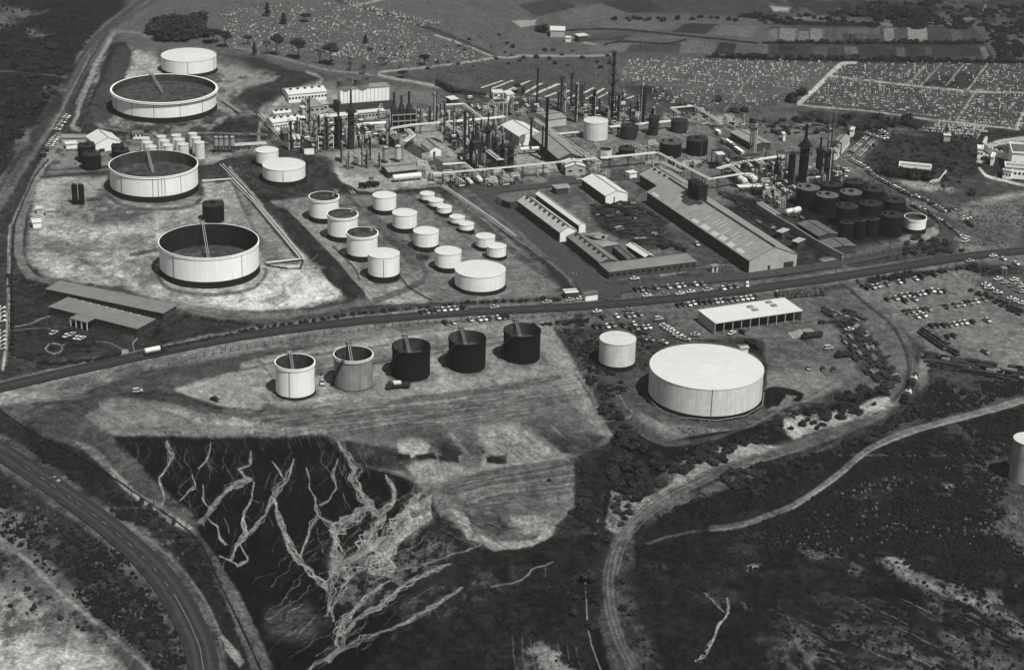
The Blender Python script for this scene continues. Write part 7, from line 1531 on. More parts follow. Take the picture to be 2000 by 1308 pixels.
ZN = [([(548, 262), (690, 248), (700, 285), (600, 300), (545, 280)], 46, 'first process unit', [0, 1, 2, 3, 4, 3, 6, 5]),
      ([(600, 235), (760, 222), (775, 270), (700, 285), (590, 262)], 40, 'rear of the first process unit', [1, 3, 4, 2, 6, 0]),
      ([(690, 262), (770, 258), (775, 280), (690, 288)], 20, 'front of the first process unit', [0, 1, 3, 4]),
      ([(785, 232), (870, 226), (880, 246), (800, 250)], 22, 'strip right of the triple heater', [3, 4, 2, 5]),
      ([(860, 228), (905, 226), (930, 300), (900, 322), (880, 280)], 34, 'left half of the second process unit', [0, 1, 2, 3, 4, 6]),
      ([(905, 255), (985, 255), (990, 335), (920, 335)], 40, 'right half of the second process unit', [1, 3, 4, 5, 2]),
      ([(835, 345), (960, 338), (1010, 350), (1000, 366), (880, 366)], 30, 'pipe yard before the overhead pipe', [0, 1, 3, 6]),
      ([(640, 312), (730, 306), (745, 330), (660, 335)], 14, 'sand yard west of the laboratory', [0, 2, 6, 5]),
      ([(800, 318), (840, 312), (880, 350), (850, 360)], 16, 'pipe yard east of the laboratory', [3, 6, 0]),
      ([(900, 205), (1040, 200), (1060, 222), (940, 232)], 28, 'outer yard behind the portal frame', [3, 4, 6, 2]),
      ([(1085, 208), (1240, 215), (1270, 238), (1140, 236)], 42, 'distillation area around the tallest column', [2, 3, 4, 5, 1]),
      ([(1140, 238), (1215, 240), (1215, 262), (1190, 262)], 12, 'pipework left of the rusty tanks', [3, 1, 6]),
      ([(1215, 285), (1290, 280), (1290, 315), (1240, 318)], 14, 'yard left of the paired black tanks', [3, 6, 0]),
      ([(1240, 325), (1390, 312), (1400, 330), (1300, 345)], 22, 'yard below the paired black tanks', [0, 6, 3, 1]),
      ([(1410, 325), (1530, 320), (1545, 360), (1490, 390), (1430, 360)], 46, 'pump yard left of the black stills', [1, 3, 4, 2, 0, 6]),
      ([(1480, 365), (1545, 360), (1560, 400), (1510, 415)], 22, 'yard left of the bitumen tanks', [3, 6, 4]),
      ([(1560, 340), (1640, 345), (1640, 365), (1580, 360)], 14, 'steelwork between the stills and bitumen tanks', [3, 4, 2]),
      ([(1040, 335), (1150, 326), (1200, 340), (1180, 350), (1050, 350)], 10, 'strip below the boiler house', [0, 6, 3]),
      ([(1140, 300), (1170, 297), (1165, 325), (1140, 318)], 10, 'corner right of the boiler house', [2, 3, 1]),
      ([(1300, 215), (1420, 232), (1470, 245), (1410, 258)], 18, 'far pipe yard behind the rusty tanks', [3, 6, 4, 2])]
def inpoly(x, y, pts):
    c = False
    for a, b in zip(pts, pts[1:]+pts[:1]):
        if (a[1] > y) != (b[1] > y) and x < (b[0]-a[0])*(y-a[1])/(b[1]-a[1])+a[0]: c = not c
    return c
KL = ['pump set with a pale riser', 'dark heat exchanger on saddles', 'upright vessel with a looped pipe', 'pale pipe manifold', 'dark steel frame with a pale drum', 'slender dark column', 'low valve skid']
for k in KINDS: k.location = (0, 0, -4000)
first = [True]*7
for pts, n, zname, ks in ZN:
    xs = [p[0] for p in pts]; ys = [p[1] for p in pts]; c = 0
    n = int(n*1.45)
    while c < n:
        x, y = rnd.uniform(min(xs), max(xs)), rnd.uniform(min(ys), max(ys))
        if not inpoly(x, y, pts): continue
        c += 1; k = rnd.choice(ks); g = at(x, y); s_ = rnd.uniform(.5, .9)
        spawn(KINDS[k], KK[k], g, rnd.choice(DIRS)+rnd.choice([0, math.pi/2]), f'{KL[k]} in the {zname}', f'{KL[k]}s in the {zname}', (s_, s_, s_*rnd.uniform(.9, 1.3)))
for t, kk in zip(KINDS, KK):
    for c, gk in kk: bpy.data.objects.remove(c)
    bpy.data.objects.remove(t)
# ================================================================ cars
CM = {'w': mat('white car paint', a=.66, rough=.35, var=.04), 'c': mat('cream car paint', a=.42, rough=.35, var=.05), 'g': mat('grey car paint', a=.2, rough=.35, var=.05), 'd': mat('dark car paint', a=.025, rough=.3, var=.05)}
TYRE = mat('tyre rubber', a=.02, rough=.9); CHR = mat('chrome', a=.6, rough=.25)
def extr(prof, y0, y1, yt0=None, yt1=None):
    m = MB(); n = len(prof); V = [(x, y0, z) for x, z in prof]+[(x, y1, z) for x, z in prof]
    m.add(V, [tuple(range(n))[::1], tuple(range(2*n-1, n-1, -1))]+[(i, i+n, (i+1) % n+n, (i+1) % n) for i in range(n)]); return m
def make_car(kind='sedan'):
    t = thing('parked_car', '', 'car'); W_ = .88
    if kind == 'sedan':
        m = extr([(-2.25, .35), (-2.3, .62), (-2.2, .86), (-1.25, .93), (1.0, .93), (2.05, .84), (2.25, .66), (2.25, .35)], -W_, W_)
        gl = [(-1.75, .93), (-1.2, 1.46), (.35, 1.46), (1.15, .93)]; rf = [(-1.05, 1.46), (-.95, 1.54), (.12, 1.54), (.2, 1.46)]
    elif kind == 'van':
        m = extr([(-2.2, .35), (-2.2, 1.15), (1.2, 1.15), (1.9, 1.05), (2.2, .8), (2.25, .35)], -W_, W_)
        gl = [(-2.15, 1.15), (-2.1, 1.7), (.7, 1.7), (1.25, 1.15)]; rf = [(-2.12, 1.7), (-2.05, 1.95), (.6, 1.95), (.72, 1.7)]
    b = m.build('body', CM['w'], t)
    g = extr(gl, -W_*.9, W_*.9).build('window_band', GLASS, t)
    r = extr(rf, -W_*.72, W_*.72).build('roof', CM['w'], t)
    for x in (-1.35, 1.35):
        for y in (-W_+.02, W_-.02):
            a = MB().lathe([(.34, -.12), (.34, .12)], 10); a.v = [(v[0]+x, v[2]+y, v[1]+.34) for v in a.v]; a.build('wheel', TYRE, t)
    for x in (-2.33, 2.27): MB().box(x-.03, -W_*.9, .42, x+.05, W_*.9, .56).build('bumper', CHR, t)
    return t
cars = {}
for kd in ('sedan', 'van'):
    p = make_car(kd); ks = [(c, []) for c in children(p)]
    for cc in 'wcgd':
        sw = {}
        for c, _ in ks:
            if c.name.split('.')[0] in ('body', 'roof'):
                me = c.data.copy(); me.materials.clear(); me.materials.append(CM[cc]); sw[c] = me
        cars[kd, cc] = (p, ks, sw)
TON = {'w': 'white', 'c': 'cream', 'g': 'grey', 'd': 'dark'}
def carrow(where, pts, hd, group=None, kind='sedan'):
    """pts: (x, y, tone)"""
    pts = sorted(pts, key=lambda q: q[0])
    for i, q in enumerate(pts):
        x, y = q[0], q[1]; cc = q[2] if len(q) > 2 else rnd.choice('wwwcg'); h_ = q[3] if len(q) > 3 else hd
        if cc == 'w' and rnd.random() < .28: cc = 'c'
        elif cc == 'c' and rnd.random() < .3: cc = 'g'
        p, ks, sw = cars[kind, cc]; g = at(x, y)
        sh = {'sedan': ['saloon', 'car'], 'van': ['van', 'van']}[kind][0]
        od = f'{ORD[min(i, 29)]} from left ' if len(pts) > 1 else ''
        o = spawn(p, ks, g, heading(x, y, *h_)+rnd.uniform(-.06, .06), f'{TON[cc]} {sh} {od}{where}', group or 'cars parked '+where, None, sw)
        o['category'] = 'van' if kind == 'van' else 'car'; s_ = rnd.uniform(.80, .93); o.scale = (s_*1.02, s_, s_*1.02)
H1 = (8, 4.5)
carrow('in the top row of the big right lot', [(1693.7, 564, 'd'), (1704.6, 562, 'c'), (1713.9, 560, 'w'), (1732.4, 556, 'c'), (1756, 552, 'w'), (1765, 551, 'd'), (1787.9, 546, 'w'), (1825.4, 539, 'd')], H1)
carrow('beside the dark van in the top row of the big right lot', [(1800, 543, 'd')], H1, kind='van')
carrow('in the second row of the big right lot', [(1733, 586, 'd'), (1749, 584, 'w'), (1761, 579, 'c'), (1767, 589.5, 'd'), (1772, 577.5, 'w'), (1781, 577, 'd'), (1786, 586, 'w'), (1793, 575.5, 'w'), (1802.7, 574, 'w'), (1813.6, 571.5, 'd'), (1820.4, 569, 'w'), (1832.5, 570, 'w'), (1843.6, 570, 'd')], H1)
carrow('along the white rail of the big right lot', [(1768.5, 611, 'd'), (1779.5, 609, 'g'), (1791, 619.5, 'w'), (1792, 608, 'w'), (1801.9, 607, 'd'), (1803.5, 617, 'w'), (1812.8, 605, 'g'), (1848, 600.5, 'd'), (1865.8, 597, 'g'), (1879.2, 596, 'w'), (1886.8, 593, 'd'), (1895.2, 591.5, 'g'), (1906.5, 590, 'w'), (1921.6, 587, 'g')], H1)
carrow('in the bottom row of the big right lot', [(1819.5, 638, 'd'), (1830.5, 637, 'd'), (1843, 637, 'd'), (1854, 636, 'g'), (1864, 634, 'w'), (1874.2, 632, 'w'), (1884.3, 631, 'w'), (1899.8, 630, 'd'), (1928, 627, 'c')], H1)
carrow('in the pair beside the stacked drums on the right', [(1850.6, 659, 'd'), (1862.4, 657, 'd')], H1)
carrow('standing alone low in the big right lot', [(1923.8, 688, 'g')], H1)
carrow('in the upper right corner lot', [(1949.9, 546, 'w'), (1963.3, 553, 'w'), (1976, 558.5, 'g'), (1981, 547.5, 'w'), (1988.6, 553.5, 'c'), (1989, 567.5, 'c'), (1997, 560, 'w'), (1998, 571, 'c')], (10, -2))
carrow('nosed to the weedy fence of the corner lot', [(1926.3, 557.5, 'w'), (1932, 564, 'w'), (1949, 572.5, 'w'), (1976, 584.5, 'w'), (1988.6, 590, 'w'), (1998, 594, 'w')], (10, .8))
carrow('beside the blockhouse of the corner lot', [(1958.3, 506.5, 'w'), (1983.5, 516, 'w')], (9, 4))
carrow('driving on the public road past the big right lot', [(1895, 511, 'w'), (1940, 501, 'w')], (10, -1))
carrow('in the front strip facing the brick office', [(1241.6, 567, 'd'), (1252.8, 566.5, 'c'), (1262, 565.5, 'd'), (1281, 563, 'c'), (1305, 562, 'w'), (1323, 560, 'w'), (1333.8, 558.5, 'w'), (1357.8, 556.5, 'w'), (1371.8, 556.5, 'g'), (1411.8, 564.5, 'w'), (1424.6, 562, 'g'), (1437.4, 560.5, 'c')], (8, 5.5))
carrow('parked end-on in the strip facing the brick office', [(1459.8, 558.5, 'w')], (.5, 8), kind='van')
carrow('on the road side of the office strip', [(1264, 578.5, 'w'), (1298.2, 577, 'g'), (1329, 574.5, 'w'), (1349.4, 571, 'w'), (1382.4, 567.5, 'w')], (10, -1.4))
carrow('drawn up against the brick office', [(1240, 545.5, 'w')], (10, -.8))
carrow('on the verge left of the works entrance', [(966.4, 601, 'w'), (1068.8, 591.5, 'w'), (1086.4, 587, 'd'), (1113.6, 587, 'w'), (1134.4, 584, 'w')], (10, -1.8))
carrow('on the road shoulder above the tall cream tank', [(1166.4, 609.5, 'w')], (10, -1.2))
carrow('in the row behind the open fronted garage', [(1324.8, 598, 'd'), (1334, 596.5, 'd'), (1345, 596, 'w'), (1355, 593.5, 'w'), (1366.4, 593, 'd'), (1377.6, 592, 'd'), (1388.8, 591, 'd'), (1398.4, 590.5, 'w'), (1407.4, 589.5, 'w'), (1416, 588.5, 'd'), (1425.6, 587.5, 'g'), (1436.8, 586, 'g'), (1448, 585, 'w'), (1457.6, 583.7, 'w'), (1466.6, 582.5, 'w'), (1475, 582, 'd')], (7.5, 5.5))
carrow('alone on the road side above the garage roof', [(1519, 573.5, 'w')], (8, 5))
carrow('in the back row above the tall cream tank', [(1177.8, 621.5, 'd'), (1204, 619, 'w'), (1225.4, 618, 'g'), (1235.6, 617, 'w'), (1249, 615, 'g')], (8, 6))
carrow('alone at the road fence above the back row of cars', [(1226.5, 606, 'c')], (10, -1))
carrow('in the middle row above the tall cream tank', [(1161.6, 639, 'd'), (1174.4, 638.5, 'd'), (1185.4, 638.5, 'w'), (1197.3, 636.5, 'g'), (1216.9, 637, 'd'), (1233.9, 644.5, 'd'), (1238, 634, 'w'), (1243, 642, 'g'), (1256.8, 641, 'w'), (1267, 640, 'w')], (8, 6.5))
carrow('beside the lot fence near the garage', [(1286.6, 624.5, 'c')], (10, -1.2), kind='van')
carrow('in the slanting column behind the largest tank', [(1297.6, 637.5, 'w'), (1302, 640.5, 'c'), (1306, 643.5, 'w'), (1311, 647, 'w'), (1317.5, 651, 'w'), (1324, 656, 'w'), (1330, 661, 'c'), (1339, 663.5, 'w')], (10, 1.6))
carrow('tucked just behind the largest tank roof', [(1256.8, 662.5, 'g'), (1269.6, 664.5, 'c'), (1296, 670, 'w')], (8, 3))
carrow('alone right of the slanting column of cars', [(1358, 655, 'w')], (10, .3))
carrow('in front of the open fronted garage', [(1429.7, 652, 'w'), (1450.4, 649.5, 'd', (8, 4))], (9, -5))
carrow('in the lorry yard right of the garage', [(1659.7, 645, 'w')], (10, -1))
carrow('standing open in the lorry yard', [(1618, 681, 'w')], (10, -1.5), kind='van')
carrow('end-on above the bund of the largest tank', [(1579, 720, 'g'), (1607, 722, 'd'), (1627, 723, 'd')], (.5, 9))
carrow('on the verge above the road left of the works', [(823.6, 612.5, 'd'), (833.7, 610.5, 'c'), (843.8, 610, 'd'), (852.6, 606.5, 'c'), (865.2, 606, 'w'), (877.4, 605, 'w'), (888.7, 604, 'w'), (905.6, 602.5, 'd')], (8, 6))
carrow('below the public road above the black tanks', [(869.8, 632, 'd'), (884.9, 631.5, 'c'), (918.2, 626, 'w'), (935.9, 625, 'w'), (946, 624, 'w'), (956, 624, 'd'), (972.5, 621.5, 'w'), (982.5, 621, 'd'), (991.4, 620, 'd')], (8, 6))
carrow('on the office forecourt beside the round bed', [(105.4, 651.5, 'w'), (131, 657, 'w'), (141, 654, 'w'), (151, 661, 'w'), (160, 662, 'w')], (9, -5))
carrow('parked at the far left edge by the office', [(2, y, 'w') for y in (603, 611, 619, 628, 650, 658, 666, 674, 682)], (10, -.5))
carrow('driving on the lower road at the left', [(108, 938, 'c')], (8, 4))
carrow('parked between the white and the grey open tank', [(629.5, 748.5, 'c')], (1, 8))
carrow('alone on the pale earth bank above the burnt slope', [(269, 765, 'w')], (10, -1), kind='van')
carrow('alone on the pale pad left of the white open tank', [(420, 781, 'd')], (8, 3))
carrow('in the upper road group near the widest tank', [(131, 228, 'w'), (128, 231, 'w'), (125, 235, 'c'), (122, 240, 'w'), (117, 246, 'w'), (115, 250, 'c'), (112, 254, 'w')], (9, 1))
carrow('in the road group near the north-west shed', [(108, 270, 'c'), (105, 274, 'w'), (102, 278, 'w'), (99, 282, 'c'), (97, 286, 'w'), (93, 290, 'g'), (90, 295, 'd'), (87, 300, 'g'), (84, 305, 'd')], (9, 1))
def along(p, q, n, tones='wwccgd'): return [(p[0]+(q[0]-p[0])*i/(n-1)+rnd.uniform(-.5, .5), p[1]+(q[1]-p[1])*i/(n-1), rnd.choice(tones)) for i in range(n)]
carrow('in the upper row behind the canteen road', along((1654, 306), (1690, 271), 13), (9, -2))
carrow('in the lower row behind the canteen road', along((1674, 309), (1703, 278), 11), (9, -2))
carrow('clustered at the far end of the canteen road', [(1723, 258, 'w'), (1728, 262, 'w'), (1726, 266, 'd'), (1722, 271, 'w'), (1729, 270, 'w'), (1708, 267, 'c'), (1694, 262, 'c')], (9, 2))
carrow('on the outer curve behind the bitumen tanks', along((1664, 314), (1690, 328), 8)+along((1694, 333), (1715, 350), 6), (9, 2.5))
carrow('beside steelwork where the curving road starts', [(1648, 333, 'w'), (1654, 334, 'w'), (1642, 340, 'w'), (1650, 344, 'c')], (6, 5))
carrow('on the outer side of the curving road, middle', along((1719, 352), (1775, 381), 20), (9, 3))
carrow('on the outer side of the curving road, lower', [(1790, 385, 'w'), (1806, 391, 'g'), (1818.6, 400, 'd'), (1826, 402, 'd'), (1829, 405, 'w'), (1836, 408, 'c'), (1841, 412, 'w'), (1852, 411, 'd'), (1861, 409, 'c')], (9, 3))
carrow('on the inner curve behind the small white open tank', along((1783.5, 403), (1812, 416), 7)+along((1820, 423), (1845, 437), 6), (9, 4))
carrow('on the inner side of the curve near the loop', along((1849, 441), (1872, 459), 7), (9, 4))
carrow('at the end of the inner row by the loop road', [(1886, 465.5, 'w'), (1886, 472, 'w')], (9, -3))
carrow('in the group on the pale track beyond the loop', [(1884, 427, 'w'), (1890, 425, 'c'), (1882, 432, 'w'), (1890, 436, 'd'), (1896, 441, 'd')], (8, 2))
carrow('on the diagonal plant track behind the portal frame', [(978, 192, 'w')], (9, -2))
carrow('in the dark yard beside the long warehouse', [(1361, 478, 'w')], (5, 5))
carrow('beside the cemetery wall near the gate lodge', [(1921, 258, 'w')], (9, 0))
for kd in ('sedan', 'van'):
    p, ks, _ = cars[kd, 'w']
    for c, _ in ks: bpy.data.objects.remove(c)
    bpy.data.objects.remove(p)
# lorries, wagons
def lorry(px, py, hd, label, tank_=False, L_=8, cm=CM['g'], bm=STEEL, name='lorry'):
    g = at(px, py); t = thing(name, label, 'lorry', g, heading(px, py, *hd)); 
    extr([(L_/2-2, .5), (L_/2-2, 2.6), (L_/2-.9, 2.6), (L_/2-.6, 1.7), (L_/2+.2, 1.5), (L_/2+.3, .5)], -1.15, 1.15).build('cab', cm, t)
    MB().box(-L_/2, -1.0, .7, L_/2-2.05, 1.0, 1.0).build('chassis', STEEL, t)
    if tank_:
        b = MB().lathe([(.8, -L_/2+.2), (1.15, -L_/2+.4), (1.15, L_/2-2.6), (.8, L_/2-2.4)], 14); b.v = [(v[2], v[0], v[1]*.9+2.1) for v in b.v]; b.build('tank_body', bm, t)
    else:
        m = MB().box(-L_/2, -1.15, 1.0, L_/2-2.2, 1.15, 1.25)
        for a in ((-L_/2, -1.15, L_/2-2.2, -1.05), (-L_/2, 1.05, L_/2-2.2, 1.15), (-L_/2, -1.05, -L_/2+.1, 1.05)): m.box(a[0], a[1], 1.25, a[2], a[3], 2.0)
        m.build('cargo_bed', bm, t)
    for x in (-L_/2+1, -L_/2+2.1, L_/2-1):
        for y in (-1.02, 1.02): a = MB().lathe([(.5, -.15), (.5, .15)], 10); a.v = [(v[0]+x, v[2]+y, v[1]+.5) for v in a.v]; a.build('wheel', TYRE, t)
    return t
lorry(303, 691, (10, -2), 'white tanker lorry driving along the public road past the office', True, 9, CM['d'], LIGHTP, 'tanker_lorry')
lorry(778, 757, (-10, .8), 'mobile crane lorry with a white load beside the middle black open tank', False, 9, STEEL, STEEL, 'crane_lorry')
MB().box(-1, -1, 1.3, 2, 1, 2.6, 0, (0, 0, 0)).build('load', LIGHTP, bpy.data.objects['crane_lorry'])
lorry(1586, 659, (-10, 1.5), 'dark flatbed lorry beside the pale concrete slab', False, 9, CM['d'], STEEL)
lorry(1648, 696, (-9, 1), 'dark short lorry among the scrap pipes', False, 7, CM['d'], STEEL)
lorry(1470, 676, (8, 4), 'dark lorry parked behind the largest tank roof', False, 8, CM['d'], STEEL)
def wagon(px, py, hd, label):
    g = at(px, py); t = thing('tank_wagon', label, 'tank wagon', g, heading(px, py, *hd), 'railway tank wagons')
    b = MB().lathe([(.8, -4.6), (1.3, -4.3), (1.3, 4.3), (.8, 4.6)], 16); b.v = [(v[2], v[0], v[1]+2.6) for v in b.v]; b.build('barrel', RUST, t)
    b = MB().lathe([(1.34, -1.4), (1.34, 1.4)], 16, cap0=False, cap1=False); b.v = [(v[2], v[0], v[1]+2.6) for v in b.v]; b.build('pale_band', CONCL, t)
    MB().lathe([(.5, 3.8), (.5, 4.4)], 10).build('dome', RUST, t); MB().box(-5, -1.1, .9, 5, 1.1, 1.25).build('underframe', STEEL, t)
    for x in (-3.6, 3.6): MB().box(x-1.2, -.85, .1, x+1.2, .85, .88).build('bogie', STEEL, t)
wagon(1783, 752, (6, -16), 'dark tank wagon with a pale band, upper of two on the siding'); wagon(1772, 779, (7, -14), 'dark tank wagon with a pale band, lower of two on the siding')
# rails
for i, (off, pts) in enumerate([(0, [(1652, 556), (1692, 590), (1740, 630), (1770, 680), (1776, 730), (1756, 770), (1712, 803), (1640, 836), (1560, 864), (1470, 891), (1380, 923), (1300, 963), (1240, 1010), (1206, 1058), (1189, 1118), (1191, 1180), (1212, 1250), (1242, 1310), (1262, 1350)]), (1, [(1700, 583), (1757, 632), (1786, 690), (1790, 730), (1772, 778), (1745, 800)])]):
    for o2 in (-.75, .75): ribbon('rail_track', pts, (o2-.07, o2+.07), STEEL, .22)
# ================================================================ vegetation
def leafmesh(name, n, rx, rz, size, zc, m, flat=1.0, core=True, seed=1, lobes=5):
    R = random.Random(seed); b = MB(); cs = [(R.uniform(-.55, .55)*rx, R.uniform(-.55, .55)*rx, R.uniform(-.25, .35)*rz, R.uniform(.45, .7)) for _ in range(lobes)]
    if core:
        for c in cs: b.blob((c[0], c[1], zc+c[2]), rx*c[3]*.8, rx*c[3]*.8, rz*c[3]*.8, 7, 4, .25, R, -1)
    for i in range(n):
        c = R.choice(cs); th = R.uniform(0, 6.283); ph = math.asin(R.uniform(-.5, 1)); q = R.uniform(.75, 1.12)*c[3]
        p = Vector((c[0]+rx*q*math.cos(ph)*math.cos(th), c[1]+rx*q*math.cos(ph)*math.sin(th), zc+c[2]+rz*q*math.sin(ph)))
        u = Vector((R.gauss(0, 1), R.gauss(0, 1), R.gauss(0, .6))).normalized(); v = u.orthogonal().normalized(); s_ = size*R.uniform(.6, 1.3)
        b.add([p-u*s_, p+v*s_*.7, p+u*s_, p-v*s_*.7], [(0, 1, 2, 3)])
    me = bpy.data.meshes.new(name); me.from_pydata(b.v, [], b.f); me.materials.append(m); return me
BUSH = [leafmesh('bush', 130, 1, .75, .17, .3, LEAF, seed=k) for k in range(5)]
BUSH2 = [leafmesh('bush', 130, 1, .75, .17, .3, LEAF2, seed=k+20) for k in range(3)]
BQ = []
def bush(px, py, wpx, label, group, meshes=BUSH, h=None): BQ.append((wpx+rnd.uniform(0, .01), px, py, label, group, meshes, h))
def plant_bushes():
    BQ.sort(key=lambda q: -q[0]); V = []; Fc = []
    for i, (wpx, px, py, label, group, meshes, h) in enumerate(BQ):
        g = at(px, py); D = math.sqrt(g.x**2+g.y**2+CH**2); r = wpx/2*D/F_*1.1; me = rnd.choice(meshes); rz = rnd.uniform(0, 6.28)
        sx, sy, sz = r*rnd.uniform(.85, 1.15), r*rnd.uniform(.85, 1.15), (h or r*rnd.uniform(.8, 1.1))
        if i < 295:
            o = link('bush', me, None, (g.x, g.y, -.2), rz); o.scale = (sx, sy, sz); tag(o, label, 'bush', group)
        else:
            n = len(V); c, s_ = math.cos(rz), math.sin(rz)
            for v in me.vertices:
                x, y, z = v.co.x*sx, v.co.y*sy, v.co.z*sz; V.append((g.x+x*c-y*s_, g.y+x*s_+y*c, z-.2))
            Fc += [tuple(k+n for k in p.vertices) for p in me.polygons]
    me = bpy.data.meshes.new('bushes'); me.from_pydata(V, [], Fc); me.materials.append(LEAF); tag(link('bushes', me), kind='stuff')
TRK = [([(1660, 556), (1700, 590), (1750, 630), (1778, 680), (1782, 730), (1765, 770), (1720, 805), (1640, 840), (1560, 868), (1470, 895), (1380, 925), (1300, 965), (1240, 1012), (1205, 1060), (1188, 1120), (1190, 1180), (1210, 1250), (1240, 1310)], 15),
       ([(1270, 1055), (1350, 1035), (1450, 1022), (1550, 985), (1630, 930), (1690, 880), (1760, 845), (1850, 820), (1950, 792), (2020, 772)], 11), (low_pts, 32), (main_pts, 12),
       ([(0, 1052), (50, 1090), (90, 1130), (160, 1190), (300, 1310)], 12), ([(0, 30), (95, 25)], 6), ([(0, 140), (150, 155)], 5), ([(-30, 430), (0, 380), (50, 300), (115, 200), (170, 105), (210, 62), (255, 28)], 16)]
def offtrack(x, y):
    for pts, w_ in TRK:
        for a, b in zip(pts[:-1], pts[1:]):
            if min(a[0], b[0])-w_*1.5 < x < max(a[0], b[0])+w_*1.5 and min(a[1], b[1])-w_ < y < max(a[1], b[1])+w_:
                dx, dy = b[0]-a[0], b[1]-a[1]; t = max(0, min(1, ((x-a[0])*dx+(y-a[1])*dy)/(dx*dx+dy*dy)))
                if math.hypot(x-a[0]-t*dx, (y-a[1]-t*dy)*1.3) < w_: return False
    return True
def inpoly_pts(pts, n, mind=0):
    xs = [p[0] for p in pts]; ys = [p[1] for p in pts]; out = []; tries = 0
    while len(out) < n and tries < n*60:
        tries += 1; x, y = rnd.uniform(min(xs), max(xs)), rnd.uniform(min(ys), max(ys))
        if inpoly(x, y, pts) and (mind == 0 or offtrack(x, y)) and all(abs(x-a)+abs(y-b)*1.8 > mind for a, b in out): out.append((x, y))
    return out
for pts, n, w0, w1, lab, md in [
    ([(1203, 862), (1240, 848), (1290, 895), (1292, 955), (1245, 975), (1193, 955)], 44, 16, 30, 'dark bush in the dense thicket below the bund corner', 7),
    ([(1300, 905), (1345, 890), (1480, 840), (1560, 798), (1640, 775), (1700, 750), (1735, 768), (1700, 790), (1620, 800), (1540, 822), (1500, 875), (1470, 862), (1380, 905), (1310, 925)], 70, 12, 26, 'dark bush in the belt outside the largest tank bund', 7),
    ([(1140, 735), (1160, 735), (1250, 850), (1215, 868)], 22, 10, 20, 'dark bush along the fence between the bund and the made ground', 8),
    ([(1530, 838), (1600, 812), (1700, 785), (1725, 790), (1690, 806), (1600, 836)], 13, 10, 26, 'dark bush on the bright sand between bund and railway', 13),
    ([(1680, 862), (1780, 795), (1830, 790), (1720, 850)], 26, 14, 24, 'dark bush between the two tracks right of the siding', 8),
    ([(1420, 935), (1560, 888), (1680, 855), (1700, 862), (1620, 918), (1480, 975)], 26, 9, 20, 'dark bush below the curving railway', 10),
    ([(1740, 870), (1980, 830), (1990, 960), (1900, 1000), (1700, 930)], 40, 7, 18, 'low bush in the scrub left of the reservoir', 12),
    ([(1190, 955), (1240, 950), (1230, 1040), (1185, 1030)], 14, 12, 20, 'round bush on pale sand beside the railway curve', 14),
    ([(1390, 905), (1480, 880), (1490, 925), (1430, 960)], 18, 12, 24, 'bush on the slope between railway and lower track', 12),
    ([(20, 850), (360, 1040), (360, 1100), (40, 980)], 0, 8, 14, '', 10),
    ([(0, 1000), (300, 1090), (360, 1280), (200, 1250), (0, 1180)], 70, 6, 12, 'small bush on the rough ground left of the lower road', 12),
    ([(250, 960), (380, 1040), (440, 1160), (400, 1140), (330, 1050)], 26, 8, 18, 'bush on the bank above the lower road', 14),
    ([(150, 820), (300, 880), (480, 1150), (400, 1050)], 0, 8, 14, '', 10),
    ([(1700, 232), (1790, 218), (1790, 250), (1650, 252), (1630, 238)], 14, 12, 24, 'dark tree-like bush north of the canteen', 14),
    ([(1400, 240), (1640, 228), (1640, 262), (1500, 262)], 30, 8, 18, 'scrubby bush in the waste ground by the far plant edge', 10),
    ([(300, 45), (395, 35), (398, 72), (350, 86), (285, 70)], 34, 22, 36, 'dark crown in the grove beside the widest tank road', 9),
    ([(1810, 40), (1830, 5), (1660, 5), (1680, 35)], 24, 14, 26, 'dark bush in the far thicket beyond the vegetable fields', 12),
    ([(1380, 105), (1990, 118), (1990, 124), (1400, 112)], 70, 8, 16, 'dark bush in the hedge line between fields and cemetery', 7),
    ([(1500, 80), (1930, 80), (1930, 85), (1500, 85)], 50, 7, 12, 'low bush in the hedge between the vegetable strips', 7),
    ([(1080, 40), (1500, 28), (1700, 30), (1480, 42)], 30, 8, 16, 'dark bush along the upper edge of the fields', 10),
    ([(1000, 80), (1200, 110), (1180, 150), (1010, 130)], 16, 6, 14, 'small bush on the open slope behind the stacks', 14),
    ([(1780, 460), (1860, 470), (1880, 490), (1760, 505)], 26, 9, 18, 'bush on the bank below the loop road', 9),
    ([(1690, 545), (1780, 530), (1785, 536), (1700, 552)], 22, 7, 12, 'low bush along the top of the big right lot', 7),
    ([(1890, 515), (1980, 520), (1960, 540), (1880, 535)], 14, 7, 14, 'bush in the fenced corner by the blockhouse', 9),
    ([(1900, 560), (2005, 610), (2005, 622), (1895, 568)], 22, 8, 13, 'bush along the fence of the big right lot', 8),
    ([(1100, 620), (1160, 640), (1240, 720), (1170, 740), (1120, 690)], 34, 7, 14, 'small bush on the slope left of the tall cream tank', 10),
    ([(520, 610), (1090, 585), (1090, 589), (520, 617)], 0, 7, 9, '', 8),
    ([(10, 60), (160, 110), (100, 220), (0, 300)], 50, 9, 22, 'dark bush in the scrub left of the western road', 14),
    ([(600, 110), (1000, 60), (1000, 130), (700, 140)], 26, 5, 10, 'small dark bush on the stony hillside', 18),
    ([(1790, 280), (1990, 270), (1990, 330), (1860, 320)], 10, 10, 18, 'dark bush on the grass left of the curved drive', 14),
    ([(1040, 900), (1180, 880), (1190, 1000), (1140, 1040)], 16, 8, 16, 'bush at the foot of the ploughed bank', 14),
    ([(1120, 1060), (1240, 1080), (1240, 1200), (1110, 1240)], 8, 14, 26, 'dark bush beside the lower railway curve', 20)]:
    if n:
        for x, y in inpoly_pts(pts, n, md): bush(x, y, rnd.uniform(w0, w1), lab, lab.replace('dark bush', 'dark bushes')+' group', BUSH if 'dark' in lab else rnd.choice([BUSH, BUSH2]))
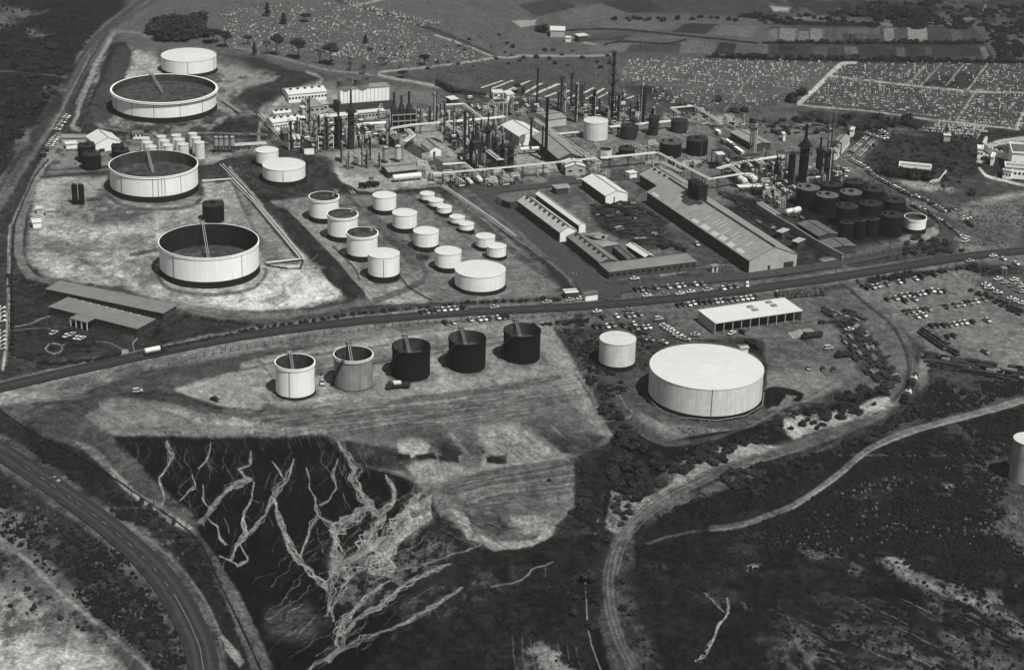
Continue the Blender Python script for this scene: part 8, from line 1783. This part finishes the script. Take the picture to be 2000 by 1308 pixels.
for x, y, w_, lab in [(1155, 1130, 36, 'large round dark bush beside the lower railway curve'), (1185, 1055, 20, 'dark bush where the lower track meets the railway'), (1720, 338, 26, 'round dark tree crown left of the white pavilion'),
                      (1548, 196, 34, 'large dark bush below the cemetery road corner'), (1565, 186, 26, 'dark bush behind the large one at the cemetery road corner'), (1405, 198, 20, 'dark round bush in front of the left cemetery'), (1436, 218, 20, 'dark round bush at the far plant fence, left'), (1453, 217, 18, 'dark round bush at the far plant fence, right'), (1775, 242, 22, 'tall dark bush at the cemetery path corner'),
                      (103, 678, 16, 'dark bush inside the round office bed'), (80, 690, 14, 'dark bush left of the round office bed'), (175, 686, 12, 'dark bush in the front office lawn'), (1058, 62, 26, 'dark tree left of the farmhouse'), (1900, 380, 22, 'dark bush at the end of the curved drive'), (1812, 340, 14, 'dark bush right of the white pavilion')]:
    bush(x, y, w_, lab, None)
for i in range(11): x, y = 1738+i*6.9, 342+i*.9; bush(x, y, 24, 'dark tall shrub in the thick hedge before the white pavilion', 'hedge before the white pavilion', h=5.2)
for x, y in inpoly_pts([(140, 662), (160, 662), (186, 668), (180, 678), (150, 672)], 9, 4): bush(x, y, 11, 'dark shrub in the hedge behind the forecourt cars', 'hedge behind the forecourt cars')
def hedge(pts, gap, w_, lab, jit=1.0):
    W = [np.array(p, float) for p in pts]; 
    for a, b in zip(W[:-1], W[1:]):
        n = max(1, int(np.hypot(*(b-a))/gap))
        for i in range(n):
            p = a+(b-a)*(i+rnd.uniform(-.25, .25))/n
            if rnd.random() < .92: bush(p[0], p[1]+rnd.uniform(-jit, jit), w_*rnd.uniform(.6, 1.25), lab, lab+' row')
hedge([(300, 686), (380, 668), (440, 656), (510, 640), (600, 628), (700, 612), (820, 601), (900, 592), (1000, 588), (1080, 582)], 14, 11.5, 'small round shrub in the row along the works side of the road')
hedge([(360, 615), (420, 625), (500, 635), (520, 640)], 11, 8, 'small shrub along the office lawn and sand pad')
hedge([(272, 655), (300, 640), (346, 612)], 6, 6, 'low shrub beside the office end wall')
hedge([(20, 540), (24, 620), (24, 690)], 6, 9, 'dark shrub in the hedge at the left office boundary', 2)
hedge([(24, 692), (100, 712), (200, 700), (240, 690)], 7, 10, 'dark shrub in the hedge along the office front boundary', 2)
hedge([(32, 545), (60, 550), (95, 560)], 7, 10, 'dark shrub in the hedge behind the office')
hedge([(200, 628), (215, 640), (265, 655)], 5, 7, 'dark shrub under the near office wall')
hedge([(1940, 268), (1975, 262), (2000, 260)], 5, 6, 'clipped shrub around the curved drive')
hedge([(1310, 478), (1330, 482), (1350, 478)], 9, 12, 'dark shrub in the works yard') if False else None
def tree(px, py, hpx, wpx, label, kind='umbrella', group='trees on the cemetery hill'):
    g = at(px, py); h = height_of(px, py, py-hpx); D = math.sqrt(g.x**2+g.y**2+CH**2); r = wpx/2*D/F_*1.2; t = thing('tree', label, 'tree', g, rnd.uniform(0, 6), group); R = rnd
    b = MB(); ht = h*(.5 if kind == 'umbrella' else .25 if kind == 'conifer' else .45)
    b.lathe([(.45, -.3), (.3, ht*.5), (.24, ht)], 7)
    n = 6 if kind != 'conifer' else 3
    for k in range(n):
        a = k*6.283/n+R.uniform(-.3, .3); q = r*R.uniform(.4, .75); b.tube((0, 0, ht*.9), (q*math.cos(a), q*math.sin(a), h*R.uniform(.7, .88)), .16, 5, .06)
        if kind == 'bare':
            for j in range(4): a2 = a+R.uniform(-.6, .6); b.tube((q*.7*math.cos(a), q*.7*math.sin(a), h*.72), (r*math.cos(a2)*R.uniform(.6, 1), r*math.sin(a2)*R.uniform(.6, 1), h*R.uniform(.8, 1)), .07, 4, .03)
    b.build('trunk', BARK, t)
    if kind == 'conifer':
        m = MB()
        for i in range(260):
            z = R.uniform(.12, 1)**.8; q = r*(1.05-z)*R.uniform(.6, 1.05); a = R.uniform(0, 6.283); p = Vector((q*math.cos(a), q*math.sin(a), z*h)); u = Vector((math.cos(a), math.sin(a), -.3)); v = Vector((-math.sin(a), math.cos(a), R.uniform(-.3, .3)))
            m.add([p-u*.5, p+v*.45, p+u*.5, p-v*.45], [(0, 1, 2, 3)])
        m.lathe([(r*.6, h*.15), (r*.05, h*.95)], 7); me = m.build('crown', LEAF, t)
    else:
        me = leafmesh('crown', 60 if kind == 'bare' else 330, r, h*.26, .55, h*.78, LEAF if kind != 'bare' else LEAF2, core=kind != 'bare', seed=R.randrange(9999), lobes=7)
        link('crown', me, t)
for a in [(417, 84, 26, 28, 'spreading dark tree right of the grove, upper'), (440, 92, 28, 24, 'spreading dark tree right of the grove, lower'), (484, 86, 16, 12, 'small round tree between grove and conifer'), (497, 108, 26, 11, 'narrow dark conifer left of the hillside trees', 'conifer'),
          (522, 31, 26, 15, 'dark conifer high on the hill', 'conifer'), (554, 46, 22, 15, 'dark conifer lower right of the high one', 'conifer'), (594, 43, 16, 20, 'round dark tree on the upper hill'), (540, 108, 40, 24, 'tall thin-trunked tree in the hillside row'),
          (521, 106, 28, 16, 'thin grey tree left of the tall thin-trunked one', 'bare'), (583, 115, 36, 31, 'umbrella-shaped tree in the middle of the hillside row'), (625, 124, 30, 22, 'bare branched tree in the hillside row', 'bare'), (646, 127, 42, 30, 'forked tree right of the bare one'),
          (714, 84, 16, 10, 'small conifer alone on the stony slope', 'conifer'), (829, 127, 20, 14, 'dark round tree above the white track'), (684, 137, 18, 8, 'thin bare tree above the cooling tower, left', 'bare'), (711, 145, 18, 8, 'thin bare tree above the cooling tower, right', 'bare'),
          (787, 152, 14, 14, 'dark tree beside the bend of the white track'), (748, 128, 16, 18, 'faint bare tree above the bend of the white track', 'bare'), (1734, 247, 20, 10, 'dark upright tree below the right cemetery, left', 'conifer'), (1746, 248, 20, 10, 'dark upright tree below the right cemetery, right', 'conifer'), (1650, 244, 22, 20, 'dark tree behind the lattice masts'),
          (1010, 180, 16, 12, 'small tree among the cemetery plot lines, left'), (1022, 182, 12, 8, 'small tree among the cemetery plot lines, right', 'conifer')]:
    tree(*a[:5], *(a[5:]))
# scrub nobody could count: low clumps over the rough ground
def scatter(polys, name, m, size, hgt, seed):
    R = np.random.RandomState(seed); Vs = []; Fs = []; k = 0
    for pts, n, sc in polys:
        xs = [p[0] for p in pts]; ys = [p[1] for p in pts]; c = 0
        while c < n:
            x, y = R.uniform(min(xs), max(xs)), R.uniform(min(ys), max(ys))
            if not inpoly(x, y, pts) or not offtrack(x, y): c += .02; continue
            g = at(x, y); nz = fbm(np.array([g.x]), np.array([g.y]), 16, 3, seed)[0]
            if nz < R.uniform(-.35, .3): c += .25; continue
            c += 1; r = (size[0]+(size[1]-size[0])*R.uniform()**2.2*1.6)*sc; h = r*R.uniform(*hgt); a0 = R.uniform(0, 6)
            j = 5; ring = [(g.x+r*math.cos(a0+6.283*i/j)*R.uniform(.7, 1.2), g.y+r*math.sin(a0+6.283*i/j)*R.uniform(.7, 1.2), -.3) for i in range(j)]
            r2 = [(g.x+(p[0]-g.x)*.7, g.y+(p[1]-g.y)*.7, h*R.uniform(.5, .9)) for p in ring]
            Vs += ring+r2+[(g.x+R.uniform(-.3, .3)*r, g.y+R.uniform(-.3, .3)*r, h)]
            for i in range(j):
                q = (i+1) % j; Fs.append((k+i, k+q, k+j+q, k+j+i)); Fs.append((k+j+i, k+j+q, k+2*j))
            k += 2*j+1
    me = bpy.data.meshes.new(name); me.from_pydata(Vs, [], Fs); me.materials.append(m)
    tag(link(name, me), kind='stuff')
scatter([([(1330, 1060), (1640, 950), (1740, 880), (2000, 860), (2000, 1120), (1900, 1150), (1700, 1080), (1500, 1060)], 6000, .55), ([(1230, 1060), (1500, 1060), (1700, 1080), (2000, 1180), (2000, 1308), (1230, 1308)], 1200, .4),
         ([(1800, 770), (1830, 740), (2000, 745), (2000, 765), (1760, 835), (1720, 835)], 900, .6), ([(1840, 835), (2000, 795), (2000, 900), (1760, 870)], 900, .6),
         ([(1280, 1010), (1500, 905), (1680, 870), (1600, 930), (1500, 990), (1300, 1030)], 800, .6), ([(0, 0), (160, 10), (200, 40), (120, 160), (0, 320)], 1500, .8),
         ([(60, 840), (300, 1000), (380, 1090), (300, 1060), (60, 880)], 350, .7), ([(0, 960), (300, 1110), (370, 1290), (300, 1308), (100, 1150), (0, 1060)], 1100, .5),
         ([(980, 1180), (1150, 1100), (1180, 1308), (900, 1308)], 350, .3), ([(1180, 880), (1210, 870), (1200, 1000), (1160, 1040), (1120, 1000)], 300, .8),
         ([(1460, 30), (2000, 10), (2000, 110), (1950, 115), (1930, 60), (1500, 45)], 900, 1.6), ([(1640, 235), (1900, 255), (1900, 330), (1850, 380), (1720, 330)], 260, .8),
         ([(1100, 640), (1160, 650), (1230, 760), (1180, 780)], 350, .6), ([(1660, 548), (1880, 520), (1880, 526), (1680, 560)], 200, .6), ([(1220, 640), (1260, 650), (1280, 700), (1240, 700)], 60, .6),
         ([(980, 640), (1150, 620), (1150, 632), (1000, 636)], 120, .5)], 'scrub', mat('dark heath scrub', a=.011, rough=.95, var=.5), (.6, 1.7), (.35, .7), 3)
scatter([([(1500, 1060), (1640, 950), (2000, 870), (2000, 1160), (1700, 1080)], 700, .5), ([(0, 860), (360, 1060), (360, 1300), (0, 1180)], 260, .5), ([(430, 0), (1000, 60), (960, 130), (640, 140), (430, 100)], 1100, .8), ([(860, 130), (1200, 130), (1240, 200), (900, 190)], 500, .8),
         ([(1190, 700), (1250, 720), (1500, 840), (1330, 880), (1230, 840)], 500, .45), ([(440, 250), (520, 260), (640, 330), (520, 400), (450, 330)], 400, .5), ([(1860, 400), (2000, 400), (2000, 480), (1900, 480)], 400, .7)], 'tussocks', mat('dry tussock grass', a=.085, rough=.95, var=.5), (.5, 1.2), (.35, .7), 5)
# ================================================================ cemeteries
STONE2 = mat('dull grey gravestone', a=.15, rough=.85, var=.3, sc=1)
STONE = mat('weathered white gravestone', a=.46, rough=.85, var=.3, sc=1)
def stone_vf(kind, c, a, s_):
    ca, sa = math.cos(a), math.sin(a)
    # kerb and headstone as one solid profile: x along the grave
    if kind == 0: pr = [(-1.1, -.4), (-1.1, .35), (.75, .3), (.75, 1.25), (.9, 1.4), (1.05, 1.25), (1.05, -.4)]; w_ = .5
    elif kind == 1: pr = [(-.15, -.4), (-.15, 1.1), (0, 1.4), (.15, 1.1), (.15, -.4)]; w_ = .45
    else: pr = [(-1.1, -.4), (-1.1, .5), (1.1, .5), (1.1, -.4)]; w_ = .55
    n = len(pr); V = [(c[0]+(x*ca-y*sa)*s_, c[1]+(x*sa+y*ca)*s_, z*s_) for y in (-w_, w_) for x, z in pr]
    F = [tuple(range(n)), tuple(range(2*n-1, n-1, -1))]+[(i, i+n, (i+1) % n+n, (i+1) % n) for i in range(n)]
    return V, F
CEM = [([(1565, 202), (1648, 127), (1690, 122), (2010, 126), (2010, 250), (1985, 250), (1815, 229), (1700, 213)], 2500, 'right cemetery', (1, .09)),
       ([(1210, 160), (1225, 118), (1300, 112), (1400, 116), (1630, 122), (1600, 150), (1555, 172), (1440, 170), (1330, 164)], 1250, 'left cemetery', (1, .03)),
       ([(1270, 168), (1400, 178), (1540, 182), (1520, 205), (1400, 210), (1280, 200)], 300, 'sparse front of the left cemetery', (1, .05)),
       ([(1800, 253), (1840, 234), (1925, 245), (1908, 269), (1860, 263)], 260, 'small lower cemetery', (1, .1)),
       ([(430, 20), (560, 10), (960, 110), (820, 128), (640, 110), (440, 90)], 1300, 'stony hillside graveyard', (1, .4)),
       ([(640, -10), (700, 5), (860, 45), (820, 52), (700, 20)], 420, 'dense strip of the hillside graveyard', (1, .4)),
       ([(560, 5), (660, 5), (850, 75), (800, 90), (620, 40)], 300, 'upper hillside graveyard', (1, .4)), ([(620, 85), (720, 95), (800, 120), (760, 130), (640, 105)], 220, 'lower hillside graveyard', (1, .4))]
BV = [[], []]; BF = [[], []]; cand = []
for ci, (pts, n, nm, dr) in enumerate(CEM):
    for x, y in inpoly_pts(pts, n, 0):
        if ci == 0 and (inpoly(x, y, [(1800, 168), (1850, 132), (1925, 128), (1893, 176)]) and rnd.random() < .85): continue
        g = at(x, y)
        if ci < 4:
            a_ = heading(x, y, 1, .09); ca, sa = math.cos(a_), math.sin(a_); u_ = g.x*ca+g.y*sa; v_ = -g.x*sa+g.y*ca
            v_ = round(v_/5.2)*5.2+rnd.uniform(-.7, .7); u_ = round(u_/1.7)*1.7; g.x = u_*ca-v_*sa; g.y = u_*sa+v_*ca
        cand.append((g.y, g, rnd.choice([0, 0, 1, 1, 2]), heading(x, y, *dr)+rnd.choice([0, math.pi/2])*(rnd.random() < .75)+rnd.uniform(-.1, .1), rnd.uniform(.25, .6)*(1.5 if rnd.random() < .12 else 1) if ci >= 4 else rnd.uniform(.28, .7)*(1.4 if rnd.random() < .1 else 1), nm))
cand.sort(key=lambda c: c[0])
protos = {}
for i, (_, g, kd, a, s_, nm) in enumerate(cand):
    if i < 300:
        if kd not in protos:
            V, F2 = stone_vf(kd, (0, 0), 0, 1); me = bpy.data.meshes.new('gravestone'); me.from_pydata(V, [], F2); me.materials.append(STONE); protos[kd] = me
        o = link('gravestone', protos[kd], None, (g.x, g.y, 0), a); o.scale = (s_, s_, s_)
        tag(o, f'{["pale kerbed gravestone", "slim white upright headstone", "low pale grave slab"][kd]} in the {nm}', 'gravestone', f'{["kerbed gravestones", "upright headstones", "grave slabs"][kd]} in the {nm}')
    else:
        V, F2 = stone_vf(kd, (g.x, g.y), a, s_); w_ = int(rnd.random() < .5); n = len(BV[w_]); BV[w_] += V; BF[w_] += [tuple(k+n for k in f) for f in F2]
for w_ in (0, 1): me = bpy.data.meshes.new('gravestones'); me.from_pydata(BV[w_], [], BF[w_]); me.materials.append([STONE, STONE2][w_]); tag(link('gravestones', me), kind='stuff')
# pale path strips of the empty plots behind the stacks
PATHM = mat('pale plot path', a=.42, rough=.9, var=.3)
for a, b, w_ in [((940, 172), (982, 158), 1.6), ((960, 174), (1003, 157), 1.6), ((985, 180), (1035, 158), 1.8), ((1022, 183), (1060, 162), 2), ((1040, 186), (1092, 164), 2.6), ((1065, 190), (1095, 178), 2), ((1098, 184), (1112, 177), 2), ((1105, 194), (1125, 186), 1.6), ((1135, 185), (1162, 171), 2), ((1145, 194), (1180, 173), 2), ((1168, 192), (1190, 180), 1.3), ((1200, 196), (1222, 184), 2), ((1222, 194), (1238, 188), 1.6), ((996, 180), (1012, 172), 1.4)]:
    ribbon('path', [a, b], w_, PATHM, .1)
# ================================================================ stacked goods in the yards
DRUM = mat('dark oil drum', a=.035, rough=.7, var=.5, sc=1)
dm = MB().lathe([(.3, -.44), (.3, -.15), (.32, -.14), (.32, -.1), (.3, -.09), (.3, .44)], 8); dm.v = [(v[2]*1.5, v[0]*1.7, v[1]*1.7) for v in dm.v]
me_ = bpy.data.meshes.new('oil_drum'); me_.from_pydata(dm.v, [], dm.f); me_.materials.append(DRUM)
me2_ = me_.copy(); me2_.materials.clear(); me2_.materials.append(mat('faded oil drum', a=.10, rough=.7, var=.4, sc=1))
def drums(p0, p1, nx, ny, nz, lab):
    a = at(*p0); b = at(*p1); d = b-a; L_ = d.length; d.normalize(); n_ = Vector((-d.y, d.x, 0)); ang = math.atan2(d.y, d.x)
    for k in range(nz):
        for i in range(nx-k):
            for j in range(ny-k):
                if 0 < j < ny-k-1 and 0 < i < nx-k-1 and k < nz-1: continue
                p = a+d*((i+.5+k*.5)*L_/nx)+n_*((j+k*.5)*1.35)
                o = link('oil_drum', rnd.choice([me_, me_, me2_]), None, (p.x, p.y, .5+k*.95), ang+math.pi/2+rnd.uniform(-.05, .05)); tag(o, 'dark drum in the '+lab, 'oil drum', 'drums in the '+lab)
drums((1793, 648), (1845, 684), 22, 4, 3, 'long stack at the left of the big right lot'); drums((1845, 680), (1870, 695), 10, 2, 2, 'short tail of the stack in the right lot')
drums((1520, 583), (1615, 575), 34, 4, 2, 'row north of the garage')
drums((1600, 632), (1655, 628), 9, 2, 1, 'group right of the garage')
def bundle(px, py, hd, L_, n, lab, m, group):
    g = at(px, py); t = thing('pipe_bundle', lab, 'pipe bundle', g, heading(px, py, *hd), group)
    for k in range(n):
        MB().tube((-L_/2+rnd.uniform(-.5, .5), (k % 4)*.4-.7, .25+.36*(k//4)), (L_/2+rnd.uniform(-.5, .5), (k % 4)*.4-.7, .25+.36*(k//4)), .19, 6).build('pipe', m, t)
JM = [STEEL, RUST, STEEL, DRUM, DRUM, MIDST]
for pts, n, lab, hd in [([(1640, 650), (1700, 650), (1760, 740), (1740, 765), (1680, 720)], 110, 'scrap pipes in the yard left of the railway', (8, 9)), ([(1150, 400), (1235, 395), (1290, 425), (1310, 465), (1240, 470), (1160, 430)], 90, 'stacked pipes in the workshop yard', (10, -1)), ([(1600, 600), (1680, 610), (1700, 650), (1650, 650)], 40, 'dark pipes right of the garage', (9, 5)),
                        ([(1440, 250), (1600, 240), (1620, 262), (1480, 262)], 30, 'scrap in the far waste ground', (10, 1)), ([(1540, 412), (1620, 445), (1650, 480), (1600, 470)], 22, 'lengths of pipe by the loading sheds', (8, 5)), ([(1400, 375), (1440, 390), (1560, 470), (1530, 470)], 34, 'sleepers and pipes along the siding behind the warehouse', (9, 6))]:
    for x, y in inpoly_pts(pts, n, 3): bundle(x, y, rnd.choice([(hd[0], hd[1]+rnd.uniform(-2, 2)), (hd[0], hd[1]+rnd.uniform(-1, 1)), (hd[1], -hd[0]*.4)]), rnd.uniform(1.8, 4.4), rnd.choice([3, 5, 8]), 'bundle of dark pipes among the '+lab, rnd.choice(JM), lab)
pm = MB()
for k in range(5): pm.box(-2.2, -1.2, .3*k*2, 2.2, 1.2, .3*k*2+.45); 
for i in range(34):
    t_ = i/34; x = 1818+t_*185; y = 706+t_*30+(i % 3)*7-6
    if i in (22, 27): continue
    g = at(x, y); t = thing('timber_stack', 'dark timber stack in the long row below the big right lot', 'timber stack', g, heading(x, y, 10, 1.6)+rnd.uniform(-.05, .05), 'timber stacks below the big right lot')
    hh = rnd.choice([3, 4, 5])
    for k in range(hh): MB().box(-2.9, -1.1, .55*k, 2.9, 1.1, .55*k+.42).build('timber_layer', rnd.choice([STEEL, RUST, DRUM, mat('grey timber', a=.14, var=.4)]), t)
for x, y, w_ in [(1172, 409, 8), (1186, 404, 9), (1200, 402, 8), (1212, 410, 9), (1225, 420, 10), (1240, 425, 10), (1180, 420, 9), (1290, 480, 12), (1300, 483, 12), (1312, 478, 10), (1325, 484, 12), (1338, 488, 9), (1210, 395, 9), (1225, 400, 9)]:
    bush(x, y, w_+6, 'dark heap of scrub growth in the workshop yard', 'dark growth in the workshop yard')
CONT = mat('pale caravan side', a=.5, rough=.7)
for i, (x, y, dk) in enumerate([(1413, 279, 1), (1421, 281, 0), (1427, 285, 0), (1432, 289, 1), (1440, 296, 0), (1447, 301, 0), (1402, 262, 0)]):
    g = at(x, y); t = thing('caravan', f'pale site van, {ORD[i]} in the parked line left of the grey store building', 'site van', g, heading(x, y, 8, 5), 'site vans left of the grey store')
    t.scale = (.75, .75, .75); MB().box(-3, -1.1, .6, 3, 1.1, 2.7).build('body', CONT if not dk else MIDST, t); MB().box(-3.1, -1.2, 2.71, 3.1, 1.2, 2.85).build('roof', WALLW if not dk else ASB, t); MB().box(-2.2, -1.16, 1.5, 2.2, -1.11, 2.1).build('window_band', GLASS, t)
    for xx in (-1.8, 1.8): a = MB().lathe([(.4, -1.15), (.4, 1.15)], 10); a.v = [(v[0]+xx, v[2], v[1]+.4) for v in a.v]; a.build('wheel', TYRE, t)
plant_bushes()
# people walking in the plant road
def person(px, py, lab, rz):
    g = at(px, py); V = [(0, 0, .95), (0, 0, 1.2), (0, 0, 1.42), (0, 0, 1.52), (0, .02, 1.7), (-.1, 0, .88), (-.11, .12, .48), (-.11, .02, .05), (-.11, .16, .03), (.1, 0, .88), (.11, -.1, .48), (.11, -.22, .07), (.11, -.08, .03), (-.2, 0, 1.4), (-.25, -.08, 1.12), (-.24, .05, .88), (.2, 0, 1.4), (.25, .08, 1.12), (.24, .16, .9)]
    Ed = [(0, 1), (1, 2), (2, 3), (3, 4), (0, 5), (5, 6), (6, 7), (7, 8), (0, 9), (9, 10), (10, 11), (11, 12), (2, 13), (13, 14), (14, 15), (2, 16), (16, 17), (17, 18)]
    Rr = [.15, .15, .15, .06, .11, .1, .075, .05, .045, .1, .075, .05, .045, .07, .05, .04, .07, .05, .04]
    me = bpy.data.meshes.new('person'); me.from_pydata(V, Ed, []); o = link('person', me, None, g, rz); sk = o.modifiers.new('skin', 'SKIN'); o.modifiers.new('sub', 'SUBSURF').levels = 1
    for i, r in enumerate(Rr): me.skin_vertices[0].data[i].radius = (r, r)
    me.skin_vertices[0].data[0].use_root = True; me.materials.append(mat('work clothes', a=.3)); tag(o, lab, 'person', 'people walking on the plant road')
person(1119, 537, 'person in pale clothes walking on the plant road, left one', .5); person(1126, 540, 'person walking on the plant road, right one', -.4)
hz = MB().box(-17000, -17000, -8, 17000, 17000, CH+6)
hm = bpy.data.materials.new('thin haze'); hm.use_nodes = True; hn = hm.node_tree.nodes; hn.remove(hn['Principled BSDF'])
pv = hn.new('ShaderNodeVolumePrincipled'); pv.inputs['Color'].default_value = (.93, .93, .92, 1); pv.inputs['Density'].default_value = HAZE; pv.inputs['Anisotropy'].default_value = .2
hm.node_tree.links.new(pv.outputs[0], hn['Material Output'].inputs['Volume'])
tag(hz.build('haze', hm), kind='stuff')
